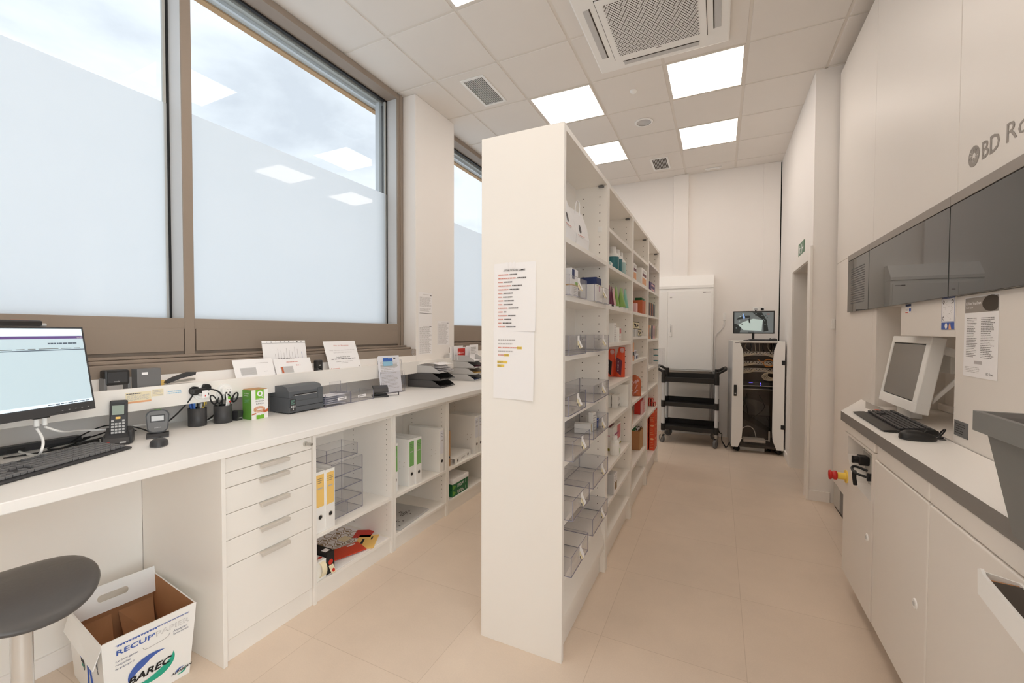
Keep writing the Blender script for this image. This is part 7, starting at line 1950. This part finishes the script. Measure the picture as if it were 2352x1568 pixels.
for s_ in (-1, 1):
    xx = s_ * 0.305
    b = B(); b.tube([(xx, Y0, 0.84), (xx, Y0, 0.89), (xx + s_ * 0.03, Y0, 0.915), (xx + s_ * 0.085, Y0 + 0.01, 0.945), (xx + s_ * 0.098, Y0 + 0.05, 0.955), (xx + s_ * 0.098, Y1 - 0.05, 0.955), (xx + s_ * 0.085, Y1 - 0.01, 0.945), (xx + s_ * 0.03, Y1, 0.915), (xx, Y1, 0.89), (xx, Y1, 0.84)], 0.016, 'trolley_black', 10, smooth_path=1)
    for yy in (Y0, Y1): b.cyl((xx, yy, 0.82), (xx, yy, 0.92), 0.026, 'trolley_black', 14)
    b.obj('push_handle', t)
def castor(t, x, y, r, a, mfork='steel', ztop=0.15):
    b = B(Matrix.Translation((x, y, 0)) @ Matrix.Rotation(a, 4, 'Z'))
    b.cyl((0, 0, ztop - 0.03), (0, 0, ztop), 0.018, mfork, 14)
    for sy in (-1, 1):
        b.prism([(-0.02, ztop - 0.03), (0.02, ztop - 0.03), (0.035, r + 0.004), (0.028, r - 0.012), (0.016, r - 0.01), (-0.012, ztop - 0.05)], 'y', sy * 0.017 - 0.0015, sy * 0.017 + 0.0015, mfork)
    b.box(-0.02, 0.02, -0.0185, 0.0185, ztop - 0.034, ztop - 0.028, mfork)
    c = b.obj('castor', t)
    b = B(Matrix.Translation((x, y, 0)) @ Matrix.Rotation(a, 4, 'Z')); b.cyl((0.025, -0.0135, r), (0.025, 0.0135, r), r, 'mid_grey' if mfork == 'steel' else 'black_rubber', 22); b.cyl((0.025, -0.0205, r), (0.025, 0.0205, r), 0.008, mfork, 12); b.obj('wheel', c)
for (xx, yy, a) in ((X0, Y0, 2.2), (X1, Y0, -1.9), (X0, Y1, 0.6), (X1, Y1, 2.6)): castor(t, xx, yy, 0.05, a)

# ---------------------------------------------------------------- network rack
RA = math.radians(4)
t = T('network_rack', 'white server cabinet on castors with a smoked glass door', 'server cabinet', (0.414, 5.612, 0), RA)
hw, z0, z1, dp = 0.262, 0.065, 1.30, 0.52
b = B()
b.box(-hw, -hw + 0.02, 0.03, dp, z0, z1, 'light_grey'); b.box(hw - 0.02, hw, 0.03, dp, z0, z1, 'light_grey'); b.box(-hw + 0.02, hw - 0.02, 0.03, dp, z1 - 0.02, z1, 'white_plastic'); b.box(-hw + 0.02, hw - 0.02, 0.03, dp, z0, z0 + 0.03, 'black_plastic'); b.box(-hw + 0.02, hw - 0.02, dp - 0.012, dp, z0 + 0.03, z1 - 0.02, 'rack_inside')
b.box(-hw + 0.0205, -hw + 0.03, 0.05, dp - 0.02, z0 + 0.03, z1 - 0.02, 'dark_plastic'); b.box(hw - 0.03, hw - 0.0205, 0.05, dp - 0.02, z0 + 0.03, z1 - 0.02, 'dark_plastic')
b.obj('casing', t)
b = B()
for xx in (-0.225, 0.225): b.box(xx - 0.012, xx + 0.012, 0.09, 0.11, z0 + 0.03, z1 - 0.02, 'black_plastic')
b.obj('mounting_rails', t)
def curved(sgn):
    K = 12; pts = []
    for i in range(K + 1):
        v = i / K; z = z0 + (z1 - z0) * v
        e = abs(v - 0.5) * 2
        wid = 0.112 - 0.045 * max(0.0, (e - 0.72) / 0.28) ** 2
        pts.append((sgn * (hw - wid), z))
    return [(sgn * hw, z0)] + pts + [(sgn * hw, z1)]
b = B()
for sgn in (-1, 1):
    P_ = curved(sgn); n_ = len(P_) - 2
    quads = []
    for i in range(1, len(P_) - 2):
        a, c = P_[i], P_[i + 1]
        for (ya) in (0.0, 0.024):
            q = [(a[0], ya, a[1]), (sgn * hw, ya, a[1]), (sgn * hw, ya, c[1]), (c[0], ya, c[1])]
            b.add(q, [(0, 1, 2, 3)], 'white_plastic')
        b.add([(a[0], 0.0, a[1]), (a[0], 0.024, a[1]), (c[0], 0.024, c[1]), (c[0], 0.0, c[1])], [(0, 1, 2, 3)], 'alu')
    for q in ((z0, z0), (z1, z1)):
        x_in = P_[1][0]; b.add([(x_in, 0, q[0]), (sgn * hw, 0, q[0]), (sgn * hw, 0.024, q[0]), (x_in, 0.024, q[0])], [(0, 1, 2, 3)], 'white_plastic')
    b.add([(sgn * hw, 0, z0), (sgn * hw, 0.024, z0), (sgn * hw, 0.024, z1), (sgn * hw, 0, z1)], [(0, 1, 2, 3)], 'white_plastic')
door = b.obj('door_frame', t)
b = B(); b.box(-hw + 0.055, hw - 0.055, 0.012, 0.017, z0 + 0.004, z1 - 0.004, 'smoked_glass'); b.obj('glass', door, 'smoked glass pane')
b = B(); b.box(-hw + 0.016, -hw + 0.046, -0.012, 0.0, 0.66, 0.79, 'black_plastic', 0.003); b.cyl((-hw + 0.031, -0.0135, 0.69), (-hw + 0.031, -0.0115, 0.69), 0.008, 'light_grey', 14); b.obj('handle', door)
for zz in (0.33, 1.06):
    b = B(); b.box(hw - 0.03, hw + 0.006, -0.006, 0.03, zz - 0.025, zz + 0.025, 'black_plastic', 0.003); b.obj('hinge', t)
b = B(); b.box(-hw + 0.025, -hw + 0.07, -0.0008, 0.0, z1 - 0.022, z1 - 0.014, 'mid_grey'); b.obj('name_plate', door)
for (xx, yy) in ((-hw + 0.05, 0.07), (hw - 0.05, 0.07), (-hw + 0.05, dp - 0.06), (hw - 0.05, dp - 0.06)): castor(t, xx, yy, 0.028, 0.7, 'black_plastic', 0.0665)
# patch panels with their cables
rd = random.Random(21)
for k, zz in enumerate((1.155, 1.045, 0.965)):
    b = B(); b.box(-0.225, 0.225, 0.062, 0.09, zz - 0.022, zz + 0.022, 'light_grey', 0.002)
    for i in range(24): b.box(-0.205 + i * 0.0172, -0.194 + i * 0.0172, 0.0605, 0.063, zz + 0.004 if i % 2 else zz - 0.008, zz + 0.016 if i % 2 else zz + 0.004, 'ink_black')
    pp = b.obj('patch_panel', t)
    b = B()
    for i in range(16):
        xx = -0.20 + i * 0.0262; s_ = 1 if i > 8 else -1
        ex = s_ * rd.uniform(0.19, 0.205)
        b.tube([(xx, 0.06, zz + 0.006), (xx, 0.046, zz + 0.004), ((xx + ex) / 2, 0.038, zz - 0.022 - rd.uniform(0, 0.014)), (ex, 0.045, zz - 0.028 - rd.uniform(0, 0.02)), (ex, 0.055, zz - 0.065)], 0.0036, 'cable_cream', 6, smooth_path=1)
    b.obj('patch_cables', pp, 'cream patch cables')
b = B()
for k in range(5):
    b.tube([(0.12 + 0.075 * math.cos(a) * (1 - 0.07 * k) + 0.008 * k, 0.036 + 0.003 * k, 0.895 + 0.045 * math.sin(a) * (1 - 0.05 * k) + 0.005 * k) for a in [2 * PI * i / 18 for i in range(18)]], 0.004, 'cable_cream', 6, cyclic=True)
b.obj('cable_loops', t, 'coiled cream cables')
b = B()
for k in range(2): b.tube([(0.11 + 0.05 * math.cos(a), 0.034 + 0.003 * k, 1.05 + (0.045 - 0.006 * k) * math.sin(a)) for a in [2 * PI * i / 18 for i in range(18)]], 0.0034, 'cable_orange', 6, cyclic=True)
b.tube([(0.06, 0.04, 1.05), (0.02, 0.04, 1.075), (0.0, 0.055, 1.09)], 0.0032, 'cable_orange', 6)
b.obj('orange_cable', t, 'orange patch cable loop')
b = B()
for i in range(9):
    xx = -0.19 + i * 0.045
    b.tube([(xx, 0.2, 1.27), (xx + rd.uniform(-0.03, 0.03), 0.16, 1.22), (xx + rd.uniform(-0.02, 0.02), 0.08, 1.185)], 0.005, 'black_rubber' if i % 3 == 0 else 'cable_cream', 6, smooth_path=1)
b.obj('rear_cables', t)
b = B(); b.box(-0.215, 0.215, 0.07, 0.40, 0.775, 0.782, 'light_grey', 0.001); b.box(-0.215, 0.215, 0.07, 0.40, 0.735, 0.74, 'alu', 0.001); b.obj('rack_shelf', t)
b = B()
for i in range(7):
    xx = rd.uniform(-0.17, 0.15); zz = rd.uniform(0.25, 0.7)
    b.tube([(xx, 0.30, zz), (xx + rd.uniform(-0.08, 0.08), 0.25, zz - 0.08), (xx + rd.uniform(-0.1, 0.1), 0.26, zz - 0.16), (xx + rd.uniform(-0.1, 0.1), 0.28, max(0.11, zz - 0.3))], 0.0035, 'black_rubber', 6, smooth_path=2)
b.obj('loose_cables', t)
def inrack(x, y, z): 
    v = Matrix.Rotation(RA, 4, 'Z') @ Vector((x, y, z)); return (v.x + 0.414, v.y + 5.612, v.z)
t = T('network_recorder', 'dark flat network box with blue lamps on the rack shelf', 'network device', inrack(0.0, 0.22, 0.7826), RA)
b = B(); b.box(-0.19, 0.19, -0.13, 0.13, 0, 0.04, 'dark_plastic', 0.003); b.obj('housing', t)
b = B(); b.box(0.035, 0.045, -0.132, -0.1295, 0.022, 0.032, 'led_blue'); b.box(0.035, 0.045, -0.132, -0.1295, 0.004, 0.01, 'led_blue'); b.box(-0.08, -0.04, -0.1315, -0.1295, 0.028, 0.031, 'led_blue'); b.obj('status_lamps', t)
t = T('dark_document', 'dark grey sheet leaning inside the lower part of the rack', 'panel', inrack(-0.02, 0.33, 0.096), RA)
b = B(); b.prism([(-0.2, 0.55), (-0.2, 0.3), (0.2, 0.1), (0.19, 0.42), (0.05, 0.48)], 'y', 0.0, 0.006, 'mid_grey'); b.prism([(-0.2, 0.3), (-0.2, 0.42), (0.2, 0.15), (0.2, 0.10)], 'y', -0.01, -0.001, 'ink_black'); b.box(-0.2, 0.2, 0.0, 0.005, 0, 0.3, 'dark_plastic'); b.obj('sheet', t)
t = T('wifi_router', 'white router with two upright antennas at the bottom of the rack', 'router', inrack(-0.005, 0.13, 0.0958), RA)
b = B(); b.box(-0.125, 0.105, -0.05, 0.05, 0.025, 0.055, 'white_plastic', 0.006, M=Matrix.Rotation(0.15, 4, 'X')); b.box(-0.1, 0.08, -0.04, 0.04, 0.0, 0.03, 'dark_plastic'); b.obj('housing', t)
for xx in (-0.155, 0.15):
    b = B(); b.box(xx - 0.008, xx + 0.008, 0.01, 0.022, 0.03, 0.15, 'white_plastic', 0.003); b.box(min(xx, xx * 0.7), max(xx, xx * 0.7), 0.01, 0.02, 0.034, 0.046, 'white_plastic', 0.002); b.obj('antenna', t)
b = B(); b.tube([(-0.16, 0.0, 0.05), (-0.15, 0.06, 0.13), (-0.07, 0.08, 0.19), (0.0, 0.07, 0.16), (0.02, 0.05, 0.06)], 0.005, 'white_plastic', 8, smooth_path=2); b.obj('router_cable', t)
t = T('rack_socket', 'white socket with a black plug at the back of the rack', 'socket', inrack(0.13, 0.46, 0.29), RA)
b = B(); b.box(-0.05, 0.05, 0.0, 0.046, -0.06, 0.06, 'white_plastic', 0.004); b.obj('cover', t); b = B(); b.cyl((0, -0.03, -0.01), (0, 0.0, -0.01), 0.02, 'black_rubber', 14); b.cyl((0.035, -0.03, -0.02), (0.035, 0.0, -0.02), 0.016, 'black_rubber', 14); b.obj('plug', t)
t = T('power_bar', 'white power bar lying on the floor under the rack', 'power strip', inrack(-0.02, 0.16, 0.0006), RA + 0.05)
b = B(); b.box(-0.16, 0.12, -0.025, 0.025, 0, 0.04, 'white_plastic', 0.006); b.obj('housing', t)
b = B()
for i in range(4): b.cyl((-0.12 + i * 0.065, 0, 0.04), (-0.12 + i * 0.065, 0, 0.0415), 0.018, 'light_grey', 14)
b.tube([(0.12, 0.0, 0.02), (0.17, -0.01, 0.01), (0.2, 0.04, 0.008), (0.17, 0.08, 0.008)], 0.005, 'black_rubber', 8, smooth_path=2); b.obj('outlets', t)
b = B(); b.tube([(0.135, 5.64, 0.10), (0.10, 5.70, 0.008), (0.085, 5.85, 0.008), (0.05, 6.0, 0.03), (0.06, 6.15, 0.10), (0.03, 6.27, 0.05), (0.01, 6.31, 0.12)], 0.006, 'black_rubber', 8, smooth_path=3); tag(b.obj('floor_cable'), 'black cable on the floor between trolley and rack', 'cable')
# security monitor on the rack
t = T('security_monitor', 'small monitor showing a camera picture on top of the rack', 'monitor', inrack(-0.02, 0.26, 1.3006), RA * 0.4)
b = B(); b.box(-0.217, 0.217, -0.016, 0.016, 0.085, 0.355, 'black_plastic', 0.003); b.obj('case', t)
b = B(frame((-0.205, -0.0166, 0.098), (1, 0, 0), (0, 0, 1)))
sw, sh = 0.41, 0.243
b.box(0, sw, 0, sh, -0.0008, 0.0004, 'cctv_grey')
b.poly([(0.10, 0.03), (0.29, 0.02), (0.30, 0.15), (0.20, 0.165), (0.10, 0.13), (0.04, 0.09)], 'cctv_light', 0.0008)
b.poly([(0.0, 0.0), (0.06, 0.0), (0.075, 0.06), (0.03, 0.10), (0.0, 0.11)], 'cctv_dark', 0.0009); b.poly([(0.02, 0.155), (0.07, 0.20), (0.16, 0.205), (0.17, 0.18), (0.09, 0.165)], 'cctv_dark', 0.0009)
b.poly([(0.19, 0.24), (0.29, 0.24), (0.34, 0.15), (0.36, 0.02), (0.31, 0.01), (0.305, 0.15), (0.25, 0.19)], 'cctv_dark', 0.0009)
rd = random.Random(8)
for i in range(60):
    u_ = rd.uniform(0.01, 0.35); v = rd.uniform(0.01, 0.23)
    if 0.09 < u_ < 0.30 and v < 0.16 and rd.random() < 0.9: continue
    b.rect(u_, u_ + rd.uniform(0.004, 0.016), v, v + rd.uniform(0.004, 0.012), rd.choice(['cctv_light', 'cctv_dark', 'cctv_grey', 'cctv_light']), 0.0012)
b.poly([(0.085, 0.2), (0.1, 0.235), (0.115, 0.18), (0.105, 0.15)], 'cctv_blue', 0.0013); b.poly([(0.15, 0.16), (0.165, 0.175), (0.17, 0.11), (0.155, 0.12)], 'cctv_dark', 0.0013); b.rect(0.15, 0.21, 0.003, 0.009, 'cctv_dark', 0.0013); b.rect(0.345, 0.37, 0.215, 0.222, 'red', 0.0013)
b.obj('screen', t)
b = B(); b.box(-0.013, 0.013, 0.0, 0.016, 0.012, 0.10, 'black_plastic', 0.003); b.lathe([(0.105, 0.0), (0.105, 0.006), (0.03, 0.014)], (0, 0.01, 0), 'black_plastic', 28, sy=0.7); b.obj('stand', t)
mouse('small black mouse on top of the server cabinet', inrack(0.17, 0.19, 1.3006), 2.9, 0.1, 0.06, 0.034, 'black_plastic', 'black_plastic')
b = B(); b.box(-0.1, 0.1, -0.04, 0.04, 0, 0.02, 'dark_plastic', 0.004); tag(b.obj('flat_device', None, loc=inrack(0.02, 0.14, 1.3006), rz=RA), 'low dark box lying in front of the small monitor', 'network device')
# sanity: nothing here renders or saves
